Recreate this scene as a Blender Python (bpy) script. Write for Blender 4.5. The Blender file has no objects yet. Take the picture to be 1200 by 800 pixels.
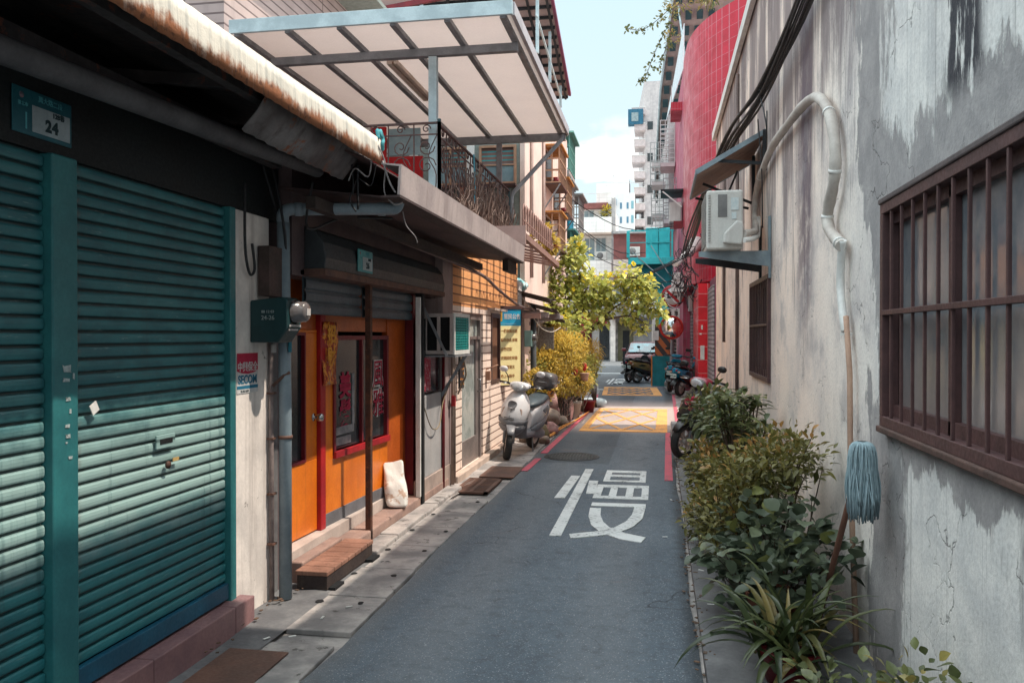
import bpy, bmesh, math, random
from mathutils import Vector, Matrix, noise
R=random.Random(7)
sc=bpy.context.scene
col=sc.collection
rad=math.radians
# ---------------------------------------------------------------- materials
MATS={}
def lin(c):
    return tuple(((x/12.92) if x<=.04045 else ((x+.055)/1.055)**2.4) for x in c)
class NT:
    def __init__(s,name,world=False):
        s.m=bpy.data.materials.new(name); s.m.use_nodes=True
        s.t=s.m.node_tree; s.t.nodes.clear()
        s.out=s.n('ShaderNodeOutputMaterial'); s.b=s.n('ShaderNodeBsdfPrincipled')
        s.l(s.b.outputs[0],s.out.inputs[0]); s.tc=s.n('ShaderNodeTexCoord'); s.co=s.tc.outputs['Object']
        if world: s.geo=s.n('ShaderNodeNewGeometry'); s.co=s.geo.outputs['Position']
    def n(s,t,**k):
        x=s.t.nodes.new(t)
        for a,b in k.items(): setattr(x,a,b)
        return x
    def l(s,a,b): s.t.links.new(a,b)
    def put(s,sock,v):
        if isinstance(v,(int,float)): sock.default_value=v
        elif isinstance(v,tuple): sock.default_value=(v+(1,))[:4] if len(sock.default_value)==4 else v
        else: s.l(v,sock)
    def mapv(s,scale,loc=(0,0,0),src=None):
        m=s.n('ShaderNodeMapping'); m.inputs['Scale'].default_value=scale; m.inputs['Location'].default_value=loc
        s.l(src or s.co,m.inputs[0]); return m.outputs[0]
    def noise(s,scale,vec=None,detail=6,rough=.6,dist=0):
        x=s.n('ShaderNodeTexNoise'); x.inputs['Scale'].default_value=scale; x.inputs['Detail'].default_value=detail
        x.inputs['Roughness'].default_value=rough; x.inputs['Distortion'].default_value=dist
        s.l(vec or s.co,x.inputs['Vector']); return x.outputs['Fac']
    def ramp(s,f,lo,hi,a=0.,b=1.):
        x=s.n('ShaderNodeMapRange',interpolation_type='SMOOTHSTEP'); s.put(x.inputs[0],f)
        x.inputs[1].default_value=lo; x.inputs[2].default_value=hi; x.inputs[3].default_value=a; x.inputs[4].default_value=b
        return x.outputs[0]
    def math(s,op,a,b=0.,c=None):
        x=s.n('ShaderNodeMath',operation=op); s.put(x.inputs[0],a); s.put(x.inputs[1],b)
        if c is not None: s.put(x.inputs[2],c)
        return x.outputs[0]
    def mix(s,f,a,b,mode='MIX'):
        x=s.n('ShaderNodeMix',data_type='RGBA',blend_type=mode); s.put(x.inputs[0],f); s.put(x.inputs[6],a); s.put(x.inputs[7],b)
        return x.outputs[2]
    def bump(s,h,strength=.3,dist=.01):
        x=s.n('ShaderNodeBump'); x.inputs['Strength'].default_value=strength; x.inputs['Distance'].default_value=dist
        s.l(h,x.inputs['Height']); s.l(x.outputs[0],s.b.inputs['Normal'])
    def sep(s):
        x=s.n('ShaderNodeSeparateXYZ'); s.l(s.co,x.inputs[0]); return x.outputs
    def set(s,k,v): s.put(s.b.inputs[k],v)
def mat(name,c,c2=None,s=5,lo=.35,hi=.65,rough=.75,bump=.25,bs=60,bd=.004,metal=0,spots=None,streak=None,spec=.4,mode=None):
    if name in MATS: return MATS[name]
    t=NT(name)
    if c2 is None: c2=tuple(x*.72 for x in c)
    f=t.ramp(t.noise(s),lo,hi)
    colr=t.mix(f,c,c2)
    if streak:   # colour, strength, horizontal frequency
        n=t.noise(1,t.mapv((streak[2],streak[2],streak[2]*.05)),8,.65)
        colr=t.mix(t.ramp(n,.5,.72,0,streak[1]),colr,streak[0])
    if spots:    # colour, threshold, scale
        n=t.noise(spots[2],None,10,.72)
        colr=t.mix(t.ramp(n,spots[1],spots[1]+.06),colr,spots[0])
    fine=t.noise(bs,None,4)
    colr=t.mix(t.ramp(fine,.3,.7,0,.22),colr,tuple(x*.55 for x in c))
    t.set('Base Color',colr); t.set('Roughness',t.ramp(fine,.2,.8,max(rough-.1,.03),min(rough+.12,1))); t.set('Metallic',metal)
    t.b.inputs['Specular IOR Level'].default_value=spec
    if bump: t.bump(fine,bump,bd)
    MATS[name]=t.m; return t.m
# ---------------------------------------------------------------- mesh builder
class MB:
    def __init__(s): s.v=[]; s.f=[]; s.mi=[]; s.m=0; s.sm=[]; s.smooth=False; s.tint=None
    def add(s,vs,fs,M=None):
        o=len(s.v)
        for p in vs:
            p=Vector(p); s.v.append(tuple(M@p if M else p))
        for f in fs: s.f.append([o+i for i in f]); s.mi.append(s.m); s.sm.append(s.smooth)
        return s
    def box(s,a,b,M=None):
        x0,y0,z0=[min(a[i],b[i]) for i in range(3)]; x1,y1,z1=[max(a[i],b[i]) for i in range(3)]
        return s.add([(x0,y0,z0),(x1,y0,z0),(x1,y1,z0),(x0,y1,z0),(x0,y0,z1),(x1,y0,z1),(x1,y1,z1),(x0,y1,z1)],
              [(0,3,2,1),(4,5,6,7),(0,1,5,4),(1,2,6,5),(2,3,7,6),(3,0,4,7)],M)
    def bar(s,p,q,w,h=None,up=(0,0,1)):   # rectangular bar between two points
        h=h or w; p=Vector(p); q=Vector(q); d=(q-p).normalized(); u=Vector(up)
        if abs(d.dot(u))>.98: u=Vector((1,0,0))
        r=d.cross(u).normalized(); u=r.cross(d)
        vs=[]
        for c in (p,q):
            for i,j in ((-1,-1),(1,-1),(1,1),(-1,1)): vs.append(c+r*i*w/2+u*j*h/2)
        return s.add(vs,[(3,2,1,0),(4,5,6,7),(0,1,5,4),(1,2,6,5),(2,3,7,6),(3,0,4,7)])
    def tube(s,pts,r,n=8,cap=True):
        pts=[Vector(p) for p in pts]; k=len(pts); rs=r if isinstance(r,(list,tuple)) else [r]*k
        old=s.smooth; s.smooth=True
        up=None; vs=[]
        for i,p in enumerate(pts):
            d=(pts[min(i+1,k-1)]-pts[max(i-1,0)])
            d=d.normalized() if d.length>1e-9 else Vector((0,0,1))
            if up is None:
                up=Vector((0,0,1)) if abs(d.z)<.9 else Vector((1,0,0))
            a=d.cross(up)
            if a.length<1e-6: a=d.cross(Vector((0,1,0)))
            a.normalize(); up=a.cross(d).normalized()
            for j in range(n):
                t=2*math.pi*j/n; vs.append(p+(a*math.cos(t)+up*math.sin(t))*rs[i])
        fs=[(i*n+j,i*n+(j+1)%n,(i+1)*n+(j+1)%n,(i+1)*n+j) for i in range(k-1) for j in range(n)]
        s.add(vs,fs)
        if cap:
            s.smooth=False; o=len(s.v)-k*n
            for idx in ([o+j for j in range(n)][::-1],[o+(k-1)*n+j for j in range(n)]): s.f.append(idx); s.mi.append(s.m); s.sm.append(False)
        s.smooth=old; return s
    def lathe(s,prof,c=(0,0,0),axis='Z',n=24):   # prof: (radius,height)
        old=s.smooth; s.smooth=True; vs=[]
        for r,h in prof:
            for j in range(n):
                t=2*math.pi*j/n; a,b=r*math.cos(t),r*math.sin(t)
                p={'Z':(a,b,h),'X':(h,a,b),'Y':(b,h,a)}[axis]
                vs.append((p[0]+c[0],p[1]+c[1],p[2]+c[2]))
        k=len(prof)
        s.add(vs,[(i*n+j,i*n+(j+1)%n,(i+1)*n+(j+1)%n,(i+1)*n+j) for i in range(k-1) for j in range(n)])
        s.smooth=old; return s
    def prism(s,poly,z0,z1,M=None):   # poly in local XY, extruded along Z
        n=len(poly)
        return s.add([(x,y,z0) for x,y in poly]+[(x,y,z1) for x,y in poly],
            [tuple(range(n))[::-1],tuple(range(n,2*n))]+[(i,(i+1)%n,n+(i+1)%n,n+i) for i in range(n)],M)
    def loft(s,rings,cap=True):
        n=len(rings[0]); old=s.smooth; s.smooth=True; o=len(s.v)
        s.add([p for r in rings for p in r],[(i*n+j,i*n+(j+1)%n,(i+1)*n+(j+1)%n,(i+1)*n+j) for i in range(len(rings)-1) for j in range(n)])
        if cap:
            s.f.append([o+j for j in range(n)][::-1]); s.f.append([o+(len(rings)-1)*n+j for j in range(n)]); s.mi+= [s.m]*2; s.sm+=[False]*2
        s.smooth=old; return s
    def build(s,name,mats,parent=None,bevel=0,solid=0,sub=0):
        me=bpy.data.meshes.new(name); L=Vector((0,0,0))
        if parent is not None:
            L=Vector(parent.get('_o',(0,0,0)))
        me.from_pydata([tuple(Vector(v)-L) for v in s.v],[],s.f)
        ms=mats if isinstance(mats,(list,tuple)) else [mats]
        for m in ms: me.materials.append(m)
        me.polygons.foreach_set('material_index',s.mi); me.polygons.foreach_set('use_smooth',s.sm)
        if s.tint is not None:
            at=me.color_attributes.new('tint','FLOAT_COLOR','POINT')
            for i,t in enumerate(s.tint): at.data[i].color=(t,t,t,1)
        bm=bmesh.new(); bm.from_mesh(me); bmesh.ops.recalc_face_normals(bm,faces=bm.faces) if s.tint is None else None; bm.to_mesh(me); bm.free()
        o=bpy.data.objects.new(name,me); col.objects.link(o)
        if parent is not None:
            o.parent=parent; o['_o']=tuple(L)
        if bevel:
            b=o.modifiers.new('b','BEVEL'); b.width=bevel; b.segments=2; b.limit_method='ANGLE'; b.angle_limit=rad(35)
        if solid:
            b=o.modifiers.new('s','SOLIDIFY'); b.thickness=solid
        if sub:
            b=o.modifiers.new('u','SUBSURF'); b.levels=sub; b.render_levels=sub
        return o
def build_each(mb,name,m,parent=None,**k):
    # one object per loose piece
    n=len(mb.v); par=list(range(n))
    def find(i):
        while par[i]!=i: par[i]=par[par[i]]; i=par[i]
        return i
    for f in mb.f:
        r=find(f[0])
        for i in f[1:]: par[find(i)]=r
    gr={}
    for q,f in enumerate(mb.f): gr.setdefault(find(f[0]),[]).append(q)
    out=[]
    for fs in gr.values():
        s=MB(); ix={}
        for q in fs:
            nf=[]
            for i in mb.f[q]:
                if i not in ix: ix[i]=len(s.v); s.v.append(mb.v[i])
                nf.append(ix[i])
            s.f.append(nf); s.mi.append(mb.mi[q]); s.sm.append(mb.sm[q])
        out.append(s.build(name,m,parent,**k))
    return out
def thing(name,label,cat,loc=(0,0,0),group=None):
    o=bpy.data.objects.new(name,None); col.objects.link(o); o.location=loc; o['_o']=tuple(loc)
    o.empty_display_size=.1
    o['label']=label; o['category']=cat
    if group: o['group']=group
    return o
def tag(o,label,cat,group=None):
    o['label']=label; o['category']=cat
    if group: o['group']=group
    return o
def struct(mb,name,m,**k):
    o=mb.build(name,m,**k); o['kind']='structure'; return o
def quick(name,m,parent,*boxes,bevel=0):
    b=MB()
    for a,c in boxes: b.box(a,c)
    return b.build(name,m,parent,bevel=bevel)
def dup(root,loc,rz=0,label=None,tilt=None,swap=None):
    def cp(o,par):
        c=o.copy(); col.objects.link(c)
        if par is not None: c.parent=par
        if swap and o.type=='MESH' and any(m and m.name in swap for m in o.data.materials):
            c.data=o.data.copy()
            for i,m in enumerate(c.data.materials):
                if m and m.name in swap: c.data.materials[i]=swap[m.name]
        for ch in [x for x in list(bpy.data.objects) if x.parent==o]: cp(ch,c)
        return c
    r=cp(root,None); r.location=loc; r.rotation_euler=(0,0,rz)
    if tilt: r.rotation_euler=(tilt[0],tilt[1],rz)
    if label: r['label']=label
    return r
def ss(cx,cy,a,b,e=2.6,n=20):   # superellipse ring in 2D
    o=[]
    for j in range(n):
        t=2*math.pi*j/n; c,s_=math.cos(t),math.sin(t)
        o.append((cx+a*math.copysign(abs(c)**(2/e),c),cy+b*math.copysign(abs(s_)**(2/e),s_)))
    return o
def text(body,size,m,parent,M,name='lettering',bold=0,spacing=1.0,depth=.0015,align='CENTER',line=1.0):
    cu=bpy.data.curves.new('t','FONT'); cu.body=body; cu.size=size; cu.align_x=align; cu.align_y='CENTER'
    cu.space_character=spacing; cu.extrude=depth; cu.offset=bold; cu.space_line=line; cu.resolution_u=4
    ob=bpy.data.objects.new('t',cu); col.objects.link(ob)
    dg=bpy.context.evaluated_depsgraph_get(); me=bpy.data.meshes.new_from_object(ob.evaluated_get(dg))
    bpy.data.objects.remove(ob); bpy.data.curves.remove(cu)
    me.name=name; L=Vector(parent.get('_o',(0,0,0)))
    me.transform(Matrix.Translation(-L)@M); me.materials.clear(); me.materials.append(m)
    o=bpy.data.objects.new(name,me); col.objects.link(o); o.parent=parent; return o
def face_px(x,y,z):   # lettering frame on a wall facing +X, reading direction +Y
    return Matrix.Translation((x,y,z))@Matrix(((0,0,1),(1,0,0),(0,1,0))).to_4x4()
def face_my(x,y,z):   # facing -Y, reading +X
    return Matrix.Translation((x,y,z))@Matrix(((1,0,0),(0,0,-1),(0,1,0))).to_4x4()

# ---- palette
M={}
M['teal']=mat('teal_paint',(.03,.17,.18),(.02,.115,.125),6,rough=.42,spots=((.2,.08,.035),.70,9),streak=((.02,.09,.1),.6,9),bump=.1)
M['teal_post']=mat('teal_post_paint',(.03,.185,.195),(.02,.13,.145),4,rough=.45,spots=((.16,.2,.2),.68,14),bump=.1)
M['dark']=mat('dark_steel',(.02,.025,.03),(.012,.014,.018),5,rough=.6)
M['black']=mat('soot_black',(.008,.009,.011),(.004,.004,.005),5,rough=.8)
M['rustsheet']=None
M['plaster_w']=mat('old_white_plaster',(.84,.77,.72),(.62,.57,.54),3,spots=((.10,.08,.07),.61,9),streak=((.28,.23,.21),.75,7),bump=.5,bs=30)
M['pinktile']=mat('pinkish_kerb_tile',(.27,.15,.15),(.2,.11,.12),5,rough=.5,bump=.1)
M['conc']=mat('old_concrete',(.44,.40,.38),(.19,.18,.18),3,spots=((.07,.065,.06),.58,7),bump=.6,bs=45,bd=.006)
M['conc_d']=mat('dark_concrete',(.17,.17,.175),(.10,.10,.108),4,bump=.6,bs=45)
M['grey_paint']=mat('grey_gutter_paint',(.46,.39,.38),(.33,.28,.28),3,rough=.55,streak=((.13,.09,.08),.5,12),spots=((.22,.12,.08),.74,8))
M['paleblue']=mat('pale_blue_steel',(.50,.62,.66),(.36,.46,.5),5,rough=.5,spots=((.3,.14,.08),.76,9))
M['steel']=mat('grey_steel',(.24,.25,.27),(.16,.17,.185),5,rough=.5,spots=((.22,.1,.06),.74,12))
M['panelwhite']=mat('pale_ceiling_sheet',(.82,.73,.69),(.75,.66,.63),2,rough=.6,spots=((.35,.13,.07),.69,5),bump=.1)
_t=M['panelwhite'].node_tree; _p=_t.nodes['Principled BSDF']; _tr=_t.nodes.new('ShaderNodeBsdfTranslucent'); _tr.inputs[0].default_value=(.80,.74,.72,1); _mx=_t.nodes.new('ShaderNodeMixShader'); _mx.inputs[0].default_value=.45
_t.links.new(_p.outputs[0],_mx.inputs[1]); _t.links.new(_tr.outputs[0],_mx.inputs[2]); _t.links.new(_mx.outputs[0],[n for n in _t.nodes if n.type=='OUTPUT_MATERIAL'][0].inputs[0])
M['orange']=mat('orange_varnished_wood',(.82,.22,.014),(.66,.15,.010),3,rough=.35,streak=((.4,.1,.015),.5,14),bump=.06)
M['red']=mat('red_paint',(.45,.015,.02),(.3,.012,.02),5,rough=.4,bump=.1)
M['redd']=mat('dark_red_paint',(.2,.012,.02),(.13,.01,.018),5,rough=.45,bump=.1)
M['brownrust']=mat('rusty_brown_post',(.12,.045,.025),(.045,.025,.02),14,rough=.7,spots=((.25,.1,.04),.6,20))
M['pvc']=mat('grey_blue_pvc',(.24,.30,.34),(.17,.22,.26),4,rough=.42,spots=((.07,.06,.06),.7,16),bump=.1)
M['wood']=mat('weathered_wood',(.33,.17,.12),(.2,.1,.07),5,rough=.7,streak=((.07,.035,.03),.5,20),bump=.5)
M['darkwood']=mat('dark_wood',(.05,.035,.03),(.03,.02,.02),6,rough=.75)
M['cream']=mat('cream_paint',(.62,.52,.46),(.5,.41,.37),3,rough=.7,bump=.15)
M['glass_d']=mat('dark_window_glass',(.02,.03,.035),(.012,.02,.024),2,rough=.08,bump=0,spec=.9)
M['white']=mat('white_paint',(.74,.74,.72),(.62,.62,.6),5,rough=.5,bump=.08)
M['blackpl']=mat('black_plastic',(.018,.019,.022),(.012,.012,.014),8,rough=.4,bump=.1)
M['rubber']=mat('tyre_rubber',(.02,.02,.022),(.04,.037,.035),8,rough=.85,bump=.4)
M['chrome']=mat('bright_metal',(.55,.55,.56),(.4,.4,.42),10,rough=.25,metal=1,bump=.03)
M['brown']=mat('brown_iron',(.085,.04,.038),(.055,.03,.03),10,rough=.5,spots=((.16,.08,.06),.68,16),bump=.15)
M['cable']=mat('black_cable',(.014,.014,.017),(.03,.03,.034),20,rough=.55)
M['rosetile']=None
# rusted white sheet
def mk_rust():
    t=NT('rusted_white_sheet',True); X,Y,Z=t.sep()
    n=t.noise(5,None,10,.7); v=t.noise(1,t.mapv((1,26,1.2)),8,.7)
    low=t.ramp(Z,2.59,2.74,1,0)
    f=t.ramp(t.math('ADD',t.math('MULTIPLY',n,.55),t.math('ADD',t.math('MULTIPLY',low,.34),t.math('MULTIPLY',v,.35))),.60,.76)
    c=t.mix(t.ramp(v,.4,.65),(.70,.66,.58),(.46,.45,.41))
    c=t.mix(f,c,(.30,.11,.045)); c=t.mix(t.ramp(t.noise(30,None,8),.5,.64,0,.8),c,t.mix(f,c,(.10,.04,.025)))
    t.set('Base Color',c); t.set('Roughness',.8); t.bump(t.noise(50),.4,.006); return t.m
M['rustsheet']=mk_rust()
M['rustdark']=mat('dark_rusted_sheet',(.06,.05,.05),(.03,.025,.027),4,spots=((.16,.05,.03),.58,9),bump=.6,bs=30)
def mk_brick(name,c1,c2,mortar,bw,bh,ms,rough=.35,bump=.3,swap=True,off=.0,var=.3,extra=None):
    # running along world Y or X (dominant), height Z
    t=NT(name,True); X,Y,Z=t.sep()
    u=t.math('ADD',X,Y); cb=t.n('ShaderNodeCombineXYZ'); t.l(u,cb.inputs[0]); t.l(Z,cb.inputs[1])
    b=t.n('ShaderNodeTexBrick'); b.offset=off; b.squash=1; t.l(cb.outputs[0],b.inputs['Vector'])
    b.inputs['Scale'].default_value=1; b.inputs['Brick Width'].default_value=bw; b.inputs['Row Height'].default_value=bh
    b.inputs['Mortar Size'].default_value=ms; b.inputs['Mortar Smooth'].default_value=.3
    b.inputs['Color1'].default_value=c1+(1,); b.inputs['Color2'].default_value=c2+(1,); b.inputs['Mortar'].default_value=mortar+(1,)
    n=t.noise(2.5,None,8,.65)
    c=t.mix(t.ramp(n,.4,.7,0,var),b.outputs['Color'],tuple(x*.35 for x in c1))
    v=t.noise(1,t.mapv((5,5,.4)),8,.65); c=t.mix(t.ramp(v,.52,.7,0,.35),c,extra or tuple(x*.5+.01 for x in c1))
    t.set('Base Color',c); t.set('Roughness',t.ramp(n,.3,.7,rough,rough+.25))
    t.bump(t.math('SUBTRACT',t.math('MULTIPLY',t.noise(40),.3),b.outputs['Fac']),bump,.008); return t.m
M['redtile']=mk_brick('red_glazed_tile',(.48,.004,.030),(.40,.003,.022),(.46,.16,.20),.085,.30,.005,.3,.4)
M['redtile_s']=mk_brick('red_square_tile',(.70,.006,.02),(.58,.005,.016),(.6,.3,.3),.3,.33,.008,.25,.4)
M['purple']=mk_brick('faded_rose_tile',(.48,.07,.14),(.38,.06,.11),(.32,.12,.15),.1,.25,.01,.5,.3)
M['siding']=mk_brick('cream_strip_tile',(.90,.74,.64),(.84,.67,.58),(.22,.13,.10),1.7,.098,.009,.6,.6,off=.37,var=.12)
M['siding_lit']=mk_brick('orange_lit_strip_tile',(.88,.42,.17),(.78,.35,.14),(.2,.08,.04),1.7,.098,.009,.6,.6,off=.37,var=.2)  # orange light on the upper tiles put into their colour
M['lap']=mk_brick('lap_board',(.47,.38,.36),(.43,.35,.34),(.16,.12,.12),3,.11,.012,.6,.6,var=.2)
M['whitetile']=mk_brick('white_tile_facade',(.95,.93,.89),(.90,.88,.85),(.78,.76,.73),.5,.25,.02,.5,.2,var=.15)
M['pinkwall']=mat('sunned_pink_plaster',(.82,.64,.57),(.70,.54,.48),1.5,streak=((.28,.2,.18),.5,3),bump=.3)
M['greenwall']=mat('grey_green_plaster',(.25,.29,.27),(.2,.235,.22),18,streak=((.12,.14,.13),.4,5),bump=.8,bs=70,bd=.01)
M['greywall']=mat('grey_stained_plaster',(.50,.48,.47),(.34,.33,.34),2,streak=((.1,.1,.11),.7,4),bump=.3)
M['corrug']=mk_brick('pale_corrugated_sheet',(.66,.72,.76),(.6,.67,.71),(.4,.46,.5),.16,9,.02,.4,.6,var=.1)
M['tealbright']=mat('bright_teal_paint',(.07,.74,.78),(.05,.62,.67),3,rough=.4,streak=((.02,.2,.22),.5,4),spots=((.02,.16,.18),.66,5))
M['skyblue']=mat('pale_blue_sheet',(.38,.56,.66),(.34,.5,.6),2,rough=.5,bump=.05)
# far-alley plaster of the right wall
def mk_wall():
    t=NT('stained_plaster_wall',True); X,Y,Z=t.sep()
    big=t.noise(1.1,None,8,.6); mid=t.noise(5,None,10,.68); fine=t.noise(55,None,6,.6)
    base=t.mix(t.ramp(mid,.35,.7),(.88,.84,.79),(.74,.70,.67))
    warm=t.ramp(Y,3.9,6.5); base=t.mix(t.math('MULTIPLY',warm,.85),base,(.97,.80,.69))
    base=t.mix(t.ramp(big,.42,.62,0,.5),base,(.56,.53,.53))
    # vertical run-off stains, denser high up
    v=t.noise(1,t.mapv((1,2.3,.28),(0,3,0)),10,.68,.7); hi=t.ramp(Z,1.2,4.2,-.06,.17)
    s1=t.ramp(t.math('ADD',v,hi),.53,.68); base=t.mix(t.math('MULTIPLY',s1,.78),base,(.13,.10,.12))
    s0=t.math('MULTIPLY',t.ramp(t.math('ABSOLUTE',t.math('SUBTRACT',t.math('ADD',Y,t.math('MULTIPLY',v,.5)),6.25)),.1,.5,1,0),t.ramp(t.math('ADD',Z,mid),1.6,2.9)); base=t.mix(t.math('MULTIPLY',s0,t.ramp(mid,.35,.55,.3,.8)),base,(.14,.10,.125))
    v2=t.noise(1,t.mapv((1,9,.35),(0,9,0)),8,.65,.5); base=t.mix(t.math('MULTIPLY',t.ramp(t.math('ADD',v2,hi),.60,.76,0,.6),t.ramp(big,.42,.6,.1,1)),base,(.20,.14,.13))
    base=t.mix(t.ramp(t.noise(2.2,None,10,.7),.52,.66,0,.4),base,(.33,.31,.33))
    # ragged cement patch around the near window
    w=t.math('MULTIPLY',t.math('SUBTRACT',t.noise(3.2,t.mapv((1,1.6,.55)),10,.68),.5),1.0)
    zt=t.ramp(Z,2.1,2.7)                      # the band widens above the lintel
    edge=t.math('ADD',Y,w)
    lo=t.math('SUBTRACT',3.62,t.math('MULTIPLY',zt,-.28)); 
    near=t.ramp(t.math('SUBTRACT',edge,lo),-.04,.06)
    far_=t.ramp(t.math('SUBTRACT',t.math('ADD',4.14,t.math('MULTIPLY',t.ramp(Z,1.9,2.6),.32)),edge),-.02,.02)
    band=t.math('MULTIPLY',near,far_)
    # strip just over the lintel and round the opening
    ovr=t.math('MULTIPLY',t.math('MULTIPLY',t.ramp(Y,4.3,4.35,1,0),t.ramp(Z,2.15,2.17)),t.ramp(t.math('ADD',Z,t.math('MULTIPLY',w,1.1)),2.40,2.48,1,0))
    und=t.math('MULTIPLY',t.math('MULTIPLY',t.ramp(Y,4.1,4.2,1,0),t.ramp(t.math('ADD',Z,t.math('MULTIPLY',w,.5)),1.04,1.07)),t.ramp(Z,1.25,1.3,1,0))
    patch=t.math('MAXIMUM',t.math('MAXIMUM',band,ovr),und)
    cem=t.mix(t.ramp(mid,.3,.65),(.42,.40,.40),(.29,.28,.285))
    nearw=t.ramp(Y,3.9,4.2,1,0)
    base=t.mix(t.math('MULTIPLY',nearw,.65),base,t.mix(t.ramp(mid,.35,.62),(.84,.84,.82),(.66,.68,.68)))
    # dark run-off over the near window
    v3=t.noise(1,t.mapv((1,3.3,.3),(0,1.85,0)),9,.65,.3)
    base=t.mix(t.math('MULTIPLY',nearw,t.ramp(v3,.55,.66,0,.85)),base,(.09,.085,.095))
    v4=t.noise(1,t.mapv((1,22,.25),(0,5,3)),8,.7)
    base=t.mix(t.math('MULTIPLY',nearw,t.ramp(v4,.56,.70,0,.55)),base,(.10,.09,.10))
    c=t.mix(patch,base,cem)
    # soot/peel stroke
    pk=t.math('MULTIPLY',t.ramp(t.math('ABSOLUTE',t.math('SUBTRACT',Y,2.98)),.12,.22,1,0),t.ramp(Z,2.35,2.5))
    pk=t.math('MULTIPLY',pk,t.ramp(t.noise(4,t.mapv((1,2.4,.5)),10,.7),.42,.5)); c=t.mix(pk,c,(.045,.045,.055))
    # hairline cracks
    vo=t.n('ShaderNodeTexVoronoi',feature='DISTANCE_TO_EDGE'); vo.inputs['Scale'].default_value=1.15
    dv=t.n('ShaderNodeVectorMath',operation='ADD'); nx=t.n('ShaderNodeTexNoise'); nx.inputs['Scale'].default_value=2.5; nx.inputs['Detail'].default_value=8
    t.l(t.co,nx.inputs['Vector']); t.l(t.co,dv.inputs[0]); t.l(nx.outputs['Color'],dv.inputs[1]); t.l(dv.outputs[0],vo.inputs['Vector'])
    cr=t.ramp(vo.outputs['Distance'],.0,.0075,1,0); crm=t.math('MULTIPLY',cr,t.ramp(big,.45,.55)); c=t.mix(t.math('MULTIPLY',crm,.6),c,(.07,.06,.06))
    c=t.mix(t.ramp(fine,.35,.75,0,.25),c,(.16,.15,.155))
    foot=t.ramp(t.math('ADD',Z,t.math('MULTIPLY',mid,.5)),.25,.75,1,0); c=t.mix(t.math('MULTIPLY',foot,.45),c,(.11,.10,.10))
    t.set('Base Color',c); t.set('Roughness',.9); t.b.inputs['Specular IOR Level'].default_value=.2
    h=t.math('ADD',t.math('MULTIPLY',fine,.35),t.math('ADD',t.math('MULTIPLY',mid,.9),t.math('SUBTRACT',t.math('MULTIPLY',patch,-.5),crm)))
    t.bump(h,.55,.012); return t.m
M['wall']=mk_wall()
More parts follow.
